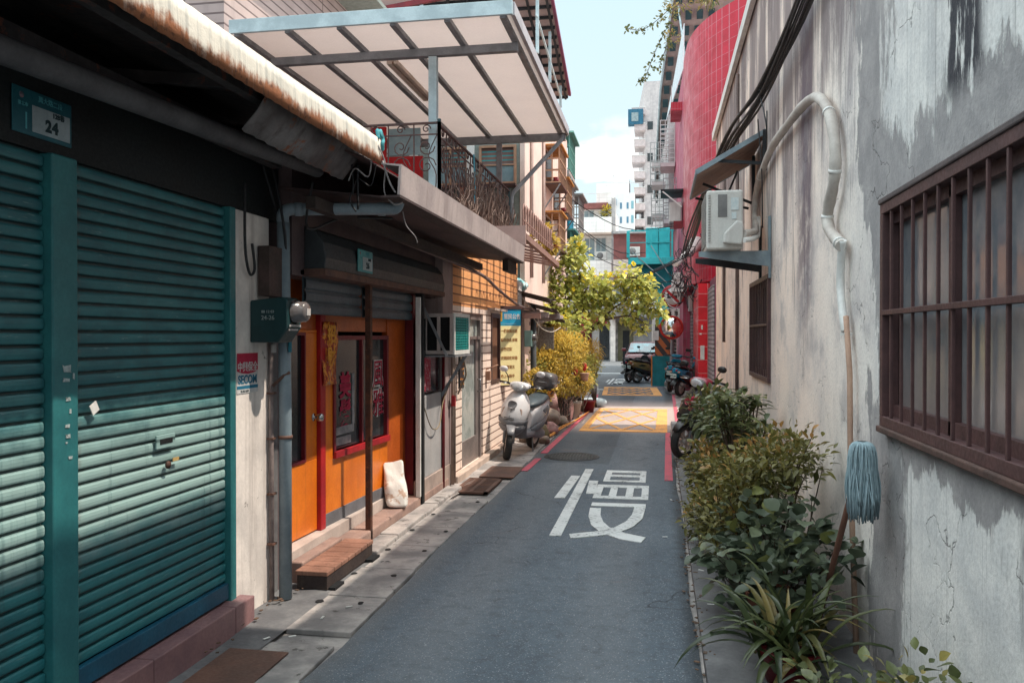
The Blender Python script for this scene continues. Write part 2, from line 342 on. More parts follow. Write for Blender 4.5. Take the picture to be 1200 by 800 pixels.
def mk_asphalt():
    t=NT('worn_asphalt',True); X,Y,Z=t.sep()
    vo=t.n('ShaderNodeTexVoronoi'); vo.inputs['Scale'].default_value=150; t.l(t.co,vo.inputs['Vector'])
    big=t.noise(.9,t.mapv((1,.35,1)),8,.6); fine=t.noise(170,None,4)
    c=t.mix(t.ramp(big,.35,.65),(.132,.172,.212),(.083,.11,.142))
    sp=t.ramp(t.math('MULTIPLY',vo.outputs['Color'],1.0),.72,.95); c=t.mix(t.math('MULTIPLY',sp,.8),c,(.32,.34,.36))
    c=t.mix(t.ramp(fine,.35,.7,0,.6),c,(.055,.06,.068))
    med=t.noise(22,None,8,.7); c=t.mix(t.ramp(med,.40,.62,0,.35),c,(.07,.078,.09)); tw=t.math('MULTIPLY',t.ramp(t.math('ABSOLUTE',t.math('SUBTRACT',t.math('ABSOLUTE',t.math('ADD',X,.72)),.42)),.05,.3,1,0),.28); c=t.mix(tw,c,(.20,.205,.215)); oil=t.ramp(t.noise(3.1,t.mapv((1,.8,1),(7,3,0)),7,.65),.62,.72,0,.55); c=t.mix(oil,c,(.045,.048,.055))
    v6=t.n('ShaderNodeTexVoronoi'); v6.inputs['Scale'].default_value=75; t.l(t.co,v6.inputs['Vector']); c=t.mix(t.math('MULTIPLY',t.ramp(v6.outputs['Distance'],.10,.30,1,0),t.ramp(v6.outputs['Color'],.5,.75,0,.9)),c,(.42,.44,.46)); c=t.mix(t.ramp(t.noise(9,None,9,.75),.50,.62,0,.35),c,(.05,.058,.07))
    # repair seams and a darker patch
    patch=t.math('MULTIPLY',t.ramp(t.math('ADD',Y,t.math('MULTIPLY',t.noise(2),.1)),10.3,10.34),t.ramp(X,-.62,-.6,1,0)); c=t.mix(t.math('MULTIPLY',patch,.4),c,(.03,.034,.04))
    stn=t.ramp(t.noise(1,t.mapv((.9,1.6,1),(4,2,0)),6,.6),.60,.70,0,.28); c=t.mix(stn,c,(.17,.10,.085))
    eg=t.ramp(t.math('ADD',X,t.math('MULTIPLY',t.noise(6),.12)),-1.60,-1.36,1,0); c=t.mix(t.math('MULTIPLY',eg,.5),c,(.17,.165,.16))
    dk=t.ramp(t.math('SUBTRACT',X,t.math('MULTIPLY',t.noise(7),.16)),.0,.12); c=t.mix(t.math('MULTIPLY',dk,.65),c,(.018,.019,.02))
    cr=t.n('ShaderNodeTexVoronoi',feature='DISTANCE_TO_EDGE'); cr.inputs['Scale'].default_value=.55
    dv=t.n('ShaderNodeVectorMath',operation='ADD'); nx=t.n('ShaderNodeTexNoise'); nx.inputs['Scale'].default_value=1.5; nx.inputs['Detail'].default_value=8
    t.l(t.co,nx.inputs['Vector']); t.l(t.co,dv.inputs[0]); t.l(nx.outputs['Color'],dv.inputs[1]); t.l(dv.outputs[0],cr.inputs['Vector'])
    c=t.mix(t.math('MULTIPLY',t.ramp(cr.outputs['Distance'],0,.006,1,0),t.ramp(big,.48,.56,0,.75)),c,(.018,.018,.02))
    lit=t.math('MULTIPLY',t.ramp(Y,13.2,14.6),t.ramp(Y,21,18.5)); lit=t.math('MULTIPLY',t.ramp(Y,13.2,14.6),t.ramp(Y,18.5,21,1,0)); c=t.mix(t.math('MULTIPLY',lit,.8),c,(.46,.37,.34))  # sunlit stretch of the lane painted paler into the asphalt
    t.set('Base Color',c); t.set('Roughness',t.ramp(big,.3,.7,.68,.85)); t.b.inputs['Specular IOR Level'].default_value=.35
    t.bump(t.math('ADD',fine,t.math('MULTIPLY',vo.outputs['Distance'],.8)),.6,.006); return t.m
M['asphalt']=mk_asphalt()
def mk_paint(name,c,wear=.60,dirt=.35):
    t=NT(name); n=t.noise(26,None,10,.75); b=t.noise(3,None,8)
    cc=t.mix(t.ramp(b,.4,.7,0,dirt),c,tuple(x*.5 for x in c)); cc=t.mix(t.ramp(t.math('ADD',t.math('MULTIPLY',n,.75),t.math('MULTIPLY',b,.25)),wear-.085,wear-.03,0,.85),cc,(.10,.11,.125))
    cc=t.mix(t.ramp(t.noise(160),.4,.7,0,.35),cc,tuple(x*.6 for x in c))
    t.set('Base Color',cc); t.set('Roughness',.75); t.bump(t.noise(160),.4,.003); return t.m
M['p_white']=mk_paint('white_road_paint',(.66,.68,.68),.62)
M['p_red']=mk_paint('red_road_paint',(.52,.085,.125),.60)
M['p_yel']=mk_paint('ochre_road_paint',(.80,.38,.11),.62)
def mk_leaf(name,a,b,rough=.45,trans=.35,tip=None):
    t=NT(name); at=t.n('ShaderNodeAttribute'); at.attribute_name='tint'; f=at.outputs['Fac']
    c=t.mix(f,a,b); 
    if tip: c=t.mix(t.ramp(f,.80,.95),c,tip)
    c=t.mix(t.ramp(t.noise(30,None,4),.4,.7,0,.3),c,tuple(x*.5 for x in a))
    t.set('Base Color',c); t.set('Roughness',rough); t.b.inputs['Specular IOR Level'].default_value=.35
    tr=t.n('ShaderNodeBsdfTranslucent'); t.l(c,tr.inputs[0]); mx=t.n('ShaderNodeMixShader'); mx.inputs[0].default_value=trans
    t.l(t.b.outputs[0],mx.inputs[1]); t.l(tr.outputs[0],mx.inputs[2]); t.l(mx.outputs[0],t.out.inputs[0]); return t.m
M['stem']=mat('twig_bark',(.09,.06,.045),(.06,.04,.03),20,bump=.6)
M['pot']=mat('terracotta_pot',(.30,.10,.06),(.22,.08,.05),6,bump=.2)
M['potw']=mat('pale_grey_pot',(.4,.38,.36),(.3,.28,.27),6,bump=.2)

# ---------------------------------------------------------------- leaves
def leaf(mb,p,d,up,L,W,droop=.2,fold=.25,k=3,tint=.5,shape=(0,.75,1,.62,0)):
    d=Vector(d).normalized(); r=d.cross(Vector(up))
    if r.length<1e-3: r=d.cross(Vector((1,0,0)))
    r.normalize(); u=r.cross(d).normalized(); p=Vector(p); vs=[]
    K=len(shape)-1
    for i in range(K+1):
        t=i/K; c=p+d*L*t*(1-.15*droop*t)-Vector((0,0,1))*(droop*L*t*t)*.8; w=W*.5*shape[i]
        if w<=0: vs.append([c])
        else: vs.append([c-r*w+u*w*fold,c,c+r*w+u*w*fold])
    o=len(mb.v); idx=[]
    for row in vs:
        idx.append([len(mb.v)+j for j in range(len(row))])
        for q in row: mb.v.append(tuple(q)); mb.tint.append(tint)
    for a,b in zip(idx,idx[1:]):
        if len(a)==1 and len(b)==3: fs=[(a[0],b[0],b[1]),(a[0],b[1],b[2])]
        elif len(a)==3 and len(b)==1: fs=[(a[0],b[0],a[1]),(a[1],b[0],a[2])]
        elif len(a)==3: fs=[(a[0],b[0],b[1],a[1]),(a[1],b[1],b[2],a[2])]
        else: fs=[]
        for f in fs: mb.f.append(list(f)); mb.mi.append(0); mb.sm.append(True)
def rv():
    while 1:
        v=Vector((R.uniform(-1,1),R.uniform(-1,1),R.uniform(-1,1)))
        if .05<v.length<1: return v
def foliage(lobes,n,L,W,jit=.35,shape=(0,.75,1,.62,0),droop=.3,shell=.55,whorl=1,upb=.5,clump=0):
    mb=MB(); mb.tint=[]; tips=[]
    tot=sum(l[3]**2 for l in lobes)
    for (x,y,z,r,*q) in lobes:
        sx,sy,sz=(q[0] if q else (1,1,1)); m=int(n*r*r/tot)
        for i in range(m):
            v=rv(); v=v.normalized()*(shell+(1-shell)*R.random())*(1+.22*math.sin(5*v.x+3*v.z+x*7)*R.random())
            p=Vector((x+v.x*r*sx,y+v.y*r*sy,z+v.z*r*sz)); tips.append(p)
            dirn=(v.normalized()+Vector((0,0,upb))*.6+rv()*jit*1.6)
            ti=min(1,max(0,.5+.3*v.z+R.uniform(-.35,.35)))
            for w in range(whorl):
                dd=dirn if whorl==1 else (dirn.normalized()*.5+rv()*.9)
                s=R.uniform(.45,1.3); leaf(mb,p,dd,Vector((0,0,1))+rv()*.7,L*s,W*s,droop*R.uniform(.3,1.4),.25,tint=ti,shape=shape)
    return mb,tips
def twigs(base,tips,n,r=.006,mid=.5):
    mb=MB(); b=Vector(base)
    for i in range(n):
        t=R.choice(tips); m=b.lerp(t,mid)+rv()*.12*(t-b).length; m.z=b.z+(t.z-b.z)*.4
        mb.tube([b+rv()*.03,m,t],[r*1.6,r,r*.4],5,False)
    return mb
# ================================================================ SETTING
def bend(Y):   # the lane drifts to the left beyond 20 m
    return 0 if Y<20 else -.0042*(Y-20)**2 if Y<35 else -.945-.05*(Y-35)
b=MB(); b.add([(-300,-60,-.02),(300,-60,-.02),(300,500,-.02),(-300,500,-.02)],[(0,1,2,3)]); struct(b,'ground',M['conc'])
b=MB(); ys=[-8+i*.5 for i in range(124)]
def kx(Y,s): return .03*math.sin(Y*1.7+s)+.015*math.sin(Y*5.1+s*2)
vs=[];fs=[]
def xr(Y): return .20+(.0 if Y<13.6 else min(.22,(Y-13.6)*.05))+bend(Y)-(0 if Y<20 else min(.1,(Y-20)*.02))
def xl(Y): return -1.62+bend(Y)-(0 if Y<24 else min(.5,(Y-24)*.05))
for Y in ys:
    vs+=[(xl(Y)+kx(Y,0)*.6,Y,0.0),(xr(Y)+kx(Y,2)*.4,Y,0.0)]
fs=[(2*i,2*i+1,2*i+3,2*i+2) for i in range(len(ys)-1)]
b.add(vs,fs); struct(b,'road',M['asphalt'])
b=MB(); b.add([(-40,53.4,-.004),(30,53.4,-.004),(30,57,-.004),(-40,57,-.004)],[(0,1,2,3)]); struct(b,'cross_road',M['asphalt'])
# left gutter slabs
b=MB(); y=-6.0; i=0
while y<19:
    l=.60+R.uniform(-.03,.03); 
    if not (3.3<y+l/2<4.0 or 7.9<y+l/2<9.9):
        b.box((-2.0+R.uniform(-.01,.01),y+.008,-.02),(-1.63+R.uniform(-.012,.012),y+l-.008,.012+R.uniform(-.003,.003)))
    y+=l; i+=1
b.box((-2.0,3.46,-.02),(-1.64,3.99,.006))
struct(b,'pavement',M['conc'],bevel=.006)
b=MB(); nb=90
for Y in range(nb+1):
    yy=-6+Y*.3
    for j,x in enumerate((-2.42,-2.3,-2.2,-2.1,-1.985)):
        b.v.append((x,yy,.012+.022*noise.noise(Vector((x*5,yy*2,0)))+(.012 if j==0 else 0)))
for Y in range(nb):
    for j in range(4): b.f.append([Y*5+j,Y*5+j+1,Y*5+j+6,Y*5+j+5]); b.mi.append(0 if Y>38 else 1); b.sm.append(True)
struct(b,'footing_strip',[M['conc'],M['conc_d']])
b=MB(); yy=5.66; rr=random.Random(2)
while yy<8.0:
    l=rr.uniform(.32,.5); b.box((-2.155,yy+.004,-.02),(-2.005+rr.uniform(-.006,.006),yy+l-.004,.05+rr.uniform(-.006,.006))); yy+=l
struct(b,'kerb_blocks',M['conc'],bevel=.01)
b=MB(); b.box((.22,-6,-.02),(1.02,15.3,.035)); struct(b,'kerb_strip',M['conc_d'],bevel=.01)
b=MB()
for (px,py,s) in [(-1.99,4.62,.024),(-1.74,4.63,.018),(-2,5.2,.02),(-1.72,5.2,.02),(-1.98,5.83,.022),(-1.7,5.84,.018),(-1.98,6.45,.02),(-1.7,6.45,.02),(-1.97,7.05,.02),(-1.7,7.65,.018)]:
    b.prism([(px+s*math.cos(a)*R.uniform(.7,1.3),py+s*1.3*math.sin(a)) for a in [k*math.pi/4 for k in range(8)]],.0145,.0165)
struct(b,'pavement_lifting_holes',M['black'])
# --- markings
z0,z1=.004,.0075
def strip(mb,poly): mb.prism(poly,z0-.003,z1)
# 慢 : coordinates in glyph space u (0..1 across), v (0..1 up) -> lane (x,y)
b=MB()
gx0,gx1,gy0,gy1=-1.02,-.10,6.5,9.82
def g(u,v): return (gx0+(gx1-gx0)*u,gy0+(gy1-gy0)*v)
def q(*pts): strip(b,[g(*p) for p in pts])
def rect(u0,v0,u1,v1): q((u0,v0),(u1,v0),(u1,v1),(u0,v1))
rect(.174,.0,.277,1.0)                      # vertical of the heart radical
q((.01,.46),(.12,.46),(.155,.85),(.045,.85)); q((.325,.54),(.42,.54),(.40,.765),(.29,.765))
rect(.457,.76,.53,.985); rect(.885,.76,.957,.985); rect(.53,.94,.885,.985); rect(.53,.855,.885,.895); rect(.53,.76,.885,.79)   # sun box
rect(.413,.476,.49,.70); rect(.925,.476,1.0,.70); rect(.49,.655,.925,.70); rect(.49,.476,.925,.515); rect(.575,.515,.655,.655); rect(.755,.515,.835,.655)
rect(.43,.365,.98,.41)
q((.43,.335),(.54,.335),(.555,.25),(.60,.17),(.67,.11),(.60,.055),(.50,.13),(.445,.23)); q((.60,.055),(.67,.11),(.82,.055),(1.0,.02),(.965,-.03),(.78,-.005))
z1=.0095; q((.98,.365),(.87,.365),(.855,.26),(.81,.18),(.72,.11),(.77,.06),(.88,.12),(.96,.22)); q((.72,.11),(.77,.06),(.62,.02),(.37,-.02),(.34,.02),(.55,.055))
z1=.0075; struct(b,'road_marking_character',M['p_white'])
b=MB()
strip(b,[(-1.60,9.55),(-1.52,9.55),(-1.50,10.55),(-1.58,10.55)]); strip(b,[(-1.58,11.05),(-1.49,11.05),(-1.40,18.4),(-1.47,18.4)])
strip(b,[(.065,9.2),(.155,9.2),(.185,13.7),(.11,13.7)]); strip(b,[(.30,15.2),(.38,15.2),(.42,22.5),(.35,22.5)])
strip(b,[(-1.47,18.4),(-1.40,18.4),(-1.60,22.3),(-1.68,22.3)])
struct(b,'road_marking_red_line',M['p_red'])
def hatch(x0,x1,y0,y1,w,n,name,dx=0):
    b=MB(); lx=(x1-x0)*.085
    def S(x,y): return (x+dx*(y-y0)/(y1-y0),y)
    def sp(*p): strip(b,[S(*c) for c in p])
    sp((x0,y0),(x1,y0),(x1,y0+w),(x0,y0+w)); sp((x0,y1-w),(x1,y1-w),(x1,y1),(x0,y1))
    sp((x0,y0+w),(x0+lx,y0+w),(x0+lx,y1-w),(x0,y1-w)); sp((x1-lx*1.6,y0+w),(x1,y0+w),(x1,y1-w),(x1-lx*1.6,y1-w))
    ax,bx,ay,by=x0+lx,x1-lx*1.6,y0+w,y1-w; t=.035
    st=(bx-ax)/n
    for k in range(-n,n+1):
        for sgn in (1,-1):
            # line x = c + sgn*(y-ay)*(st*n/(by-ay))
            sl=st*n/(by-ay)*sgn; c=ax+st*k if sgn>0 else bx-st*k
            pts=[]
            y_a,y_b=ay,by
            xa,xb=c,c+sl*(by-ay)
            lo_,hi_=ax,bx
            def yat(x): return ay+(x-c)/sl
            if min(xa,xb)>=hi_ or max(xa,xb)<=lo_: continue
            ya=ay if lo_<=xa<=hi_ else yat(lo_ if xa<lo_ else hi_); yb=by if lo_<=xb<=hi_ else yat(lo_ if xb<lo_ else hi_)
            if yb-ya<.15: continue
            Xa,Xb=c+sl*(ya-ay),c+sl*(yb-ay)
            b.prism([S(Xa-t,ya),S(Xa+t,ya),S(Xb+t,yb),S(Xb-t,yb)],.001,.0075+(.0015 if sgn>0 else 0))
    b2=struct(b,name,M['p_yel']); return b2
o=hatch(-1.32,.14,13.75,18.1,.28,2,'road_marking_yellow_box',.04); 
o=hatch(-1.50,.10,22.1,25.6,.25,3,'road_marking_far_yellow_box',-.16)
b=MB()
def bx(u0,v0,u1,v1):
    X=lambda u:-1.75+.62*u+bend(29); Y=lambda v:27.2+3.4*v
    strip(b,[(X(u0)+.3,Y(v0)),(X(u1)+.3,Y(v0)),(X(u1)+.3,Y(v1)),(X(u0)+.3,Y(v1))])
for a in [(.0,.3,.1,.8),(.2,0,.32,1),(.42,.85,1,.98),(.42,.55,1,.65),(.42,.6,.52,.95),(.9,.6,1,.95),(.42,.3,1,.42),(.5,.0,.65,.3),(.75,0,.95,.3),(.4,0,1,.12)]: bx(*a)
strip(b,[(xl(35.0)+.1,34.6),(xr(35.0)-.2,34.6),(xr(35.0)-.2,35.1),(xl(35.0)+.1,35.1)])
strip(b,[(xl(26)+.05,24.2),(xl(26)+.45,24.2),(xl(26)+.45,24.5),(xl(26)+.05,24.5)])
struct(b,'road_marking_far_white',M['p_white'])
# --- iron covers
t=thing('manhole_cover','round cast iron cover with raised chequer, set in the lane before the yellow box','manhole cover',(-1.13,10.8,0))
b=MB(); b.lathe([(.0,.004),(.35,.004),(.35,-.01)],(-1.13,10.8,.002),n=40)
b.build('cover',mat('cast_iron',(.07,.07,.072),(.045,.045,.047),12,rough=.6,bump=.3),t)
b=MB()
for i in range(-8,9):
    for j in range(-8,9):
        x,y=i*.04,j*.04
        if x*x+y*y<.1: b.box((-1.13+x-.013,10.8+y-.013,.005),(-1.13+x+.013,10.8+y+.013,.010))
b.lathe([(.34,.007),(.365,.007),(.365,0)],(-1.13,10.8,.002),n=40)
b.build('tread_pattern',MATS['cast_iron'],t)
M['rustplate']=mat('rust_brown_plate',(.15,.075,.055),(.09,.05,.04),4,rough=.7,spots=((.07,.05,.045),.62,6),bump=.3)
t=thing('drain_grate','rusty slotted drain grate in the gutter by the tiled door','drain grate',(-1.88,8.5,0))
b=MB(); x0,x1,y0,y1=-2.07,-1.70,8.1,8.92; b.box((x0,y0,.0),(x1,y0+.04,.02)); b.box((x0,y1-.04,0),(x1,y1,.02)); b.box((x0,y0,0),(x0+.04,y1,.02)); b.box((x1-.04,y0,0),(x1,y1,.02)); b.box(((x0+x1)/2-.02,y0+.04,0),((x0+x1)/2+.02,y1-.04,.0195)); b.build('frame',M['rustplate'],t)
b=MB()
for k in range(11):
    yy=y0+.07+k*.066; b.box((x0+.04,yy,.0),((x0+x1)/2-.02,yy+.035,.018)); b.box(((x0+x1)/2+.02,yy,.0),(x1-.04,yy+.035,.018))
b.build('bars',M['rustplate'],t)
b=MB(); b.box((x0+.04,y0+.04,-.015),(x1-.04,y1-.04,-.005)); b.build('drain_bottom',M['black'],t)
tag(quick('steel_drain_plate',M['rustplate'],None,((-2.0,9.05,0),(-1.60,9.8,.014)),bevel=.004),'brown steel plate over the gutter between grate and silver scooter','drain plate')
tag(quick('steel_drain_plate',M['rustplate'],None,((-2.14,2.85,.01),(-1.82,3.84,.02)),bevel=.004),'rusty brown steel plate on the gutter before the teal shutter','drain plate')
b=MB(); rr=random.Random(3)
for (x,y) in [(-1.78,4.55),(-1.86,4.35),(-2.02,4.0),(-1.72,7.75),(.12,8.1),(.05,6.6),(.3,4.9),(.28,5.6),(-1.9,4.05)]:
    b.box((-.02,-.006,0),(.02,.006,.003),Matrix.Translation((x,y,.016 if x<-.5 else .009 if x<.2 else .037))@Matrix.Rotation(rr.uniform(0,3),4,'Z'))
o=b.build('litter',M['white']); o['kind']='stuff'; tag(o,'scattered cigarette ends and paper scraps on the paving','litter')
b=MB()
for k in range(420):   # dead leaves and grit along both kerbs
    y=rr.uniform(2.5,14); x=.21+rr.gauss(0,.022) if k%2 else -2.26+abs(rr.gauss(0,.05)); s=rr.uniform(.005,.016)
    b.box((-s,-s*.6,0),(s,s*.6,.004),Matrix.Translation((x,y,.034 if x>.22 else .012 if x>0 else .034))@Matrix.Rotation(rr.uniform(0,3),4,'Z'))
o=b.build('dry_leaf_litter',mat('dry_leaves',(.14,.08,.05),(.08,.05,.035),9)); o['kind']='stuff'; tag(o,'dry brown leaf crumbs gathered along both kerbs','leaf litter')

# ================================================================ RIGHT PLASTER WALL HOUSE
WX=1.0
t=thing('plaster_wall_house','stained grey plaster wall house with barred brown windows on the right','house',(2,5,0))
b=MB(); holes=[(.35,3.9,1.2,2.18),(7.74,9.28,1.17,2.16)]
def wall_holes(mb,x,y0,y1,z0,z1,holes,th=.18):
    cuts=sorted(holes); y=y0
    for (a,c,z_a,z_b) in cuts:
        mb.box((x,y,z0),(x+th,a,z1)); mb.box((x,a,z0),(x+th,c,z_a)); mb.box((x,a,z_b),(x+th,c,z1)); y=c
    mb.box((x,y,z0),(x+th,y1,z1))
wall_holes(b,WX,-3.5,15.0,-.02,5.12,holes)
b.box((1.18,14.82,-.02),(5.2,15.0,5.12)); b.box((5.2,-3.5,0),(5.4,15,5.12)); b.box((1.18,-3.5,0),(5.2,-3.3,5.12))
b.build('wall',M['wall'],t)
quick('roof',M['grey_paint'],t,((.985,-3.5,5.12),(5.45,15.05,5.17)))
quick('roof_edge_strip',M['white'],t,((.93,-3.5,5.06),(.985,15.08,5.20)))
quick('upper_storey',M['wall'],t,((1.25,-3.5,5.17),(5.2,4.35,7.2)))
for (yy,z_a,z_b) in ((10.75,.9,4.9),(12.9,1.45,4.0)):
    b=MB(); b.tube([(.975,yy,z_a if yy<12 else 1.5),(.975,yy,z_b)],.022,8); b.build('rain_pipe',mat('brown_drain',(.17,.12,.11),(.12,.09,.085)),t)
fr=mat('brown_window_iron',(.095,.047,.047),(.065,.033,.034),9,rough=.5,spots=((.13,.07,.055),.66,12),bump=.15)
def mk_glass_near():
    tt=NT('dusty_tinted_glass'); n=tt.noise(3,None,8,.65); 
    c=tt.mix(tt.ramp(n,.35,.65),(.12,.14,.165),(.21,.215,.225)); X,Y,Z=tt.sep()
    c=tt.mix(tt.ramp(Z,1.25,1.75,.5,0),c,(.26,.20,.18))
    tt.set('Base Color',c); tt.set('Roughness',tt.ramp(n,.4,.6,.08,.2)); tt.b.inputs['Specular IOR Level'].default_value=.8; return tt.m
M['glass_n']=mk_glass_near()
w=None
def barred(y0,y1,z0,z1,bars,rails,name='window',proud=.0,dbl=None):
    b=MB(); f=.045
    X0,X1=WX-.03,WX+.04
    b.box((X0,y0,z1-f),(X1,y1,z1)); b.box((X0,y0,z0),(X1,y1,z0+f)); b.box((X0,y0,z0+f),(X1,y0+f,z1-f)); b.box((X0,y1-f,z0+f),(X1,y1,z1-f))
    w=b.build(name,fr,t,bevel=.003)
    b=MB(); b.box((WX+.045,y0+.01,z0+.01),(WX+.052,y1-.01,z1-.01)); b.build('pane',M['glass_n'],w)
    b=MB()
    for yy in ((3.13,1.9) if y1-y0>2 else ((y0+y1)/2,)):
        b.box((WX+.015,yy-.022,z0+f),(WX+.044,yy+.022,z1-f))
    b.box((WX+.015,y0+f,z0+f),(WX+.044,y1-f,z0+f+.05)); b.box((WX+.015,y0+f,z1-f-.045),(WX+.044,y1-f,z1-f)); b.build('sash',fr,w)
    b=MB()
    k=1
    yy=y1-bars
    while yy>y0+.04:
        b.box((WX-.026,yy-.007,z0+f),(WX-.014,yy+.007,z1-f)); yy-=bars
    for zz in rails: b.box((WX-.034,y0+f,zz-.011),(WX-.004,y1-f,zz+.011))
    b.build('bars',fr,w,bevel=.002)
    return w
w=barred(.35,3.9,1.2,2.18,.15,(1.70,))
quick('lintel',mat('weathered_lintel',(.12,.095,.095),(.08,.065,.068),6,bump=.6,bs=25),t,((.962,.30,2.18),(1.02,3.905,2.205)),bevel=.006)
quick('sill',mat('sill_wood',(.10,.055,.045),(.06,.035,.03),8,bump=.5),t,((.955,.30,1.172),(1.01,3.905,1.20)),bevel=.006)
barred(7.74,9.28,1.17,2.16,.14,(1.70,))
# --- house interior dark box behind glass

# ---- AC outdoor unit on brackets
acw=mat('ac_ivory',(.62,.62,.59),(.52,.52,.5),3,rough=.5,streak=((.3,.29,.27),.3,8),bump=.05)
t=thing('ac_outdoor_unit','ivory air conditioner condenser on steel brackets high on the plaster wall','air conditioner',(.57,7.95,2.37))
b=MB(); b.box((.42,7.58,2.37),(.74,8.32,2.90)); b.build('casing',acw,t,bevel=.018)
b=MB()
for k in range(22): b.box((.409,7.62,2.42+k*.021),(.421,8.28,2.430+k*.021))
for k in range(18): b.box((.435,7.569,2.44+k*.024),(.455,7.581,2.450+k*.024))
b.build('louvre_grille',mat('ac_grille',(.4,.4,.39),(.3,.3,.29)),t)
b=MB(); M_=Matrix.Translation((0,0,0)); b.prism([(.56,2.42),(.72,2.40),(.735,2.46),(.735,2.60),(.68,2.62),(.57,2.51)],7.50,7.58,Matrix(((1,0,0,0),(0,0,1,0),(0,1,0,0),(0,0,0,1)))); b.build('pipe_cover',acw,t,bevel=.015)
quick('recessed_handle',mat('ac_recess',(.2,.2,.2),(.15,.15,.15)),t,((.52,7.574,2.66),(.60,7.582,2.86)))
quick('rating_label',mat('ac_label',(.5,.6,.62),(.6,.65,.66),40),t,((.635,7.573,2.72),(.70,7.579,2.83)),((.64,7.573,2.64),(.68,7.579,2.70)))
t=thing('wall_bracket','pair of blue-grey steel brackets carrying the condenser','bracket',(.99,7.9,2.3))
bl=mat('bracket_blue_grey',(.25,.32,.36),(.17,.22,.26),5,rough=.5,spots=((.2,.1,.06),.73,12))
for yy,mm in ((7.72,bl),(8.42,M['dark'])):
    b=MB(); b.add([(.36,yy,2.355),(.975,yy,2.355),(.975,yy,2.225),(.36,yy,2.32),(.36,yy+.012,2.355),(.975,yy+.012,2.355),(.975,yy+.012,2.225),(.36,yy+.012,2.32)],[(0,1,2,3),(4,5,6,7),(0,1,5,4),(1,2,6,5),(2,3,7,6),(3,0,4,7)])
    b.box((.36,yy,2.355),(.975,yy+.05,2.367)); b.build('arm',mm,t)
    quick('wall_plate',mm,t,((.975,yy-.005,2.12),(.995,yy+.045,2.68)))
# ---- little awning above the AC
t=thing('tin_window_awning','small rusty tin awning with blue frame over the condenser','awning',(.7,9.0,3.4))
b=MB(); A=[(.99,8.05,3.50),(.99,9.5,3.50),(.36,9.5,3.14),(.36,8.05,3.14)]
for k in range(14):
    y_=8.05+k*.1036; b.add([(.99,y_,3.50),(.99,y_+.1,3.50),(.36,y_+.1,3.14+.0),(.36,y_,3.14),(.99,y_,3.512),(.99,y_+.1,3.512),(.36,y_+.1,3.152),(.36,y_,3.152)],[(0,3,2,1),(4,5,6,7),(0,1,5,4),(1,2,6,5),(2,3,7,6),(3,0,4,7)])
b.build('corrugated_panel',mat('brown_tin',(.34,.22,.17),(.24,.15,.12),6,spots=((.2,.09,.05),.6,9)),t)
b=MB(); b.bar((.99,8.03,3.52),(.35,8.03,3.155),.03,.045); b.bar((.35,8.03,3.15),(.35,9.52,3.15),.02,.03); b.bar((.99,9.52,3.52),(.35,9.52,3.155),.03,.045); b.build('frame',bl,t)
b=MB(); b.bar((.975,8.03,3.53),(.975,8.03,3.15),.035,.035); b.bar((.975,8.05,3.22),(.55,8.05,3.26),.02,.03); b.bar((.975,9.4,3.0),(.4,9.4,3.13),.025); b.bar((.975,8.8,2.95),(.45,8.8,3.18),.025); b.bar((.7,8.8,3.06),(.8,8.8,3.3),.02); b.bar((.96,8.8,2.95),(.96,8.8,3.45),.05,.03); build_each(b,'brace',M['dark'],t)
# ---- insulated pipe
pipe_pts=[(.74,7.52,2.50),(.80,7.6,2.52),(.88,7.9,2.58),(.94,8.5,2.82),(.955,8.55,3.00),(.95,8.15,3.11),(.945,7.3,3.195),(.945,6.4,3.17),(.945,5.75,3.13),(.945,5.3,3.06),(.945,4.98,2.92),(.945,4.79,2.75),(.945,4.72,2.58),(.945,4.76,2.44),(.945,4.88,2.34),(.945,4.93,2.26),(.945,4.84,2.18),(.945,4.66,2.11),(.945,4.56,2.07)]
def smoothp(P,n=6):
    P=[Vector(p) for p in P]; out=[]
    for i in range(len(P)-1):
        p0,p1,p2,p3=P[max(i-1,0)],P[i],P[i+1],P[min(i+2,len(P)-1)]
        for k in range(n):
            s=k/n; out.append(.5*((2*p1)+(p2-p0)*s+(2*p0-5*p1+4*p2-p3)*s*s+(3*p1-p0-3*p2+p3)*s**3))
    return out+[P[-1]]
t=thing('insulated_ac_pipe','thick taped white insulated pipe arching over the plaster wall','pipe',(.94,6,2))
ins=mat('taped_insulation',(.55,.51,.47),(.42,.37,.34),4,rough=.6,spots=((.2,.15,.13),.7,12),bump=.3)
SP=smoothp(pipe_pts); rs=[.031+.0015*math.sin(i*1.9)+.002*math.sin(i*.7) for i in range(len(SP))]
b=MB(); b.tube(SP,rs,14); b.build('insulation',ins,t)
b=MB()
for k in (30,62,75,88,104): 
    if k+1<len(SP): b.tube([SP[k],SP[k]+(SP[k+1]-SP[k]).normalized()*.02],.0345,14)
build_each(b,'tape_band',M['white'],t)
b=MB(); b.tube([(.74,7.50,2.44),(.82,7.58,2.46),(.90,7.9,2.52),(.955,8.3,2.74)],.024,10); b.tube(smoothp([(.95,4.56,2.10),(.955,4.62,1.98),(.955,4.63,1.85),(.955,4.56,1.69),(.96,4.53,1.62)]),.021,10); build_each(b,'drain_hose',M['white'],t)
b=MB(); b.tube([(.962,4.53,1.70),(.962,4.44,1.40),(.962,4.42,.9),(.962,4.28,.03)],.014,10); b.build('conduit',mat('tan_conduit',(.45,.29,.21),(.36,.23,.17),8),t)
quick('hose_clamp',M['white'],t,((.94,4.50,1.60),(.985,4.56,1.615)))
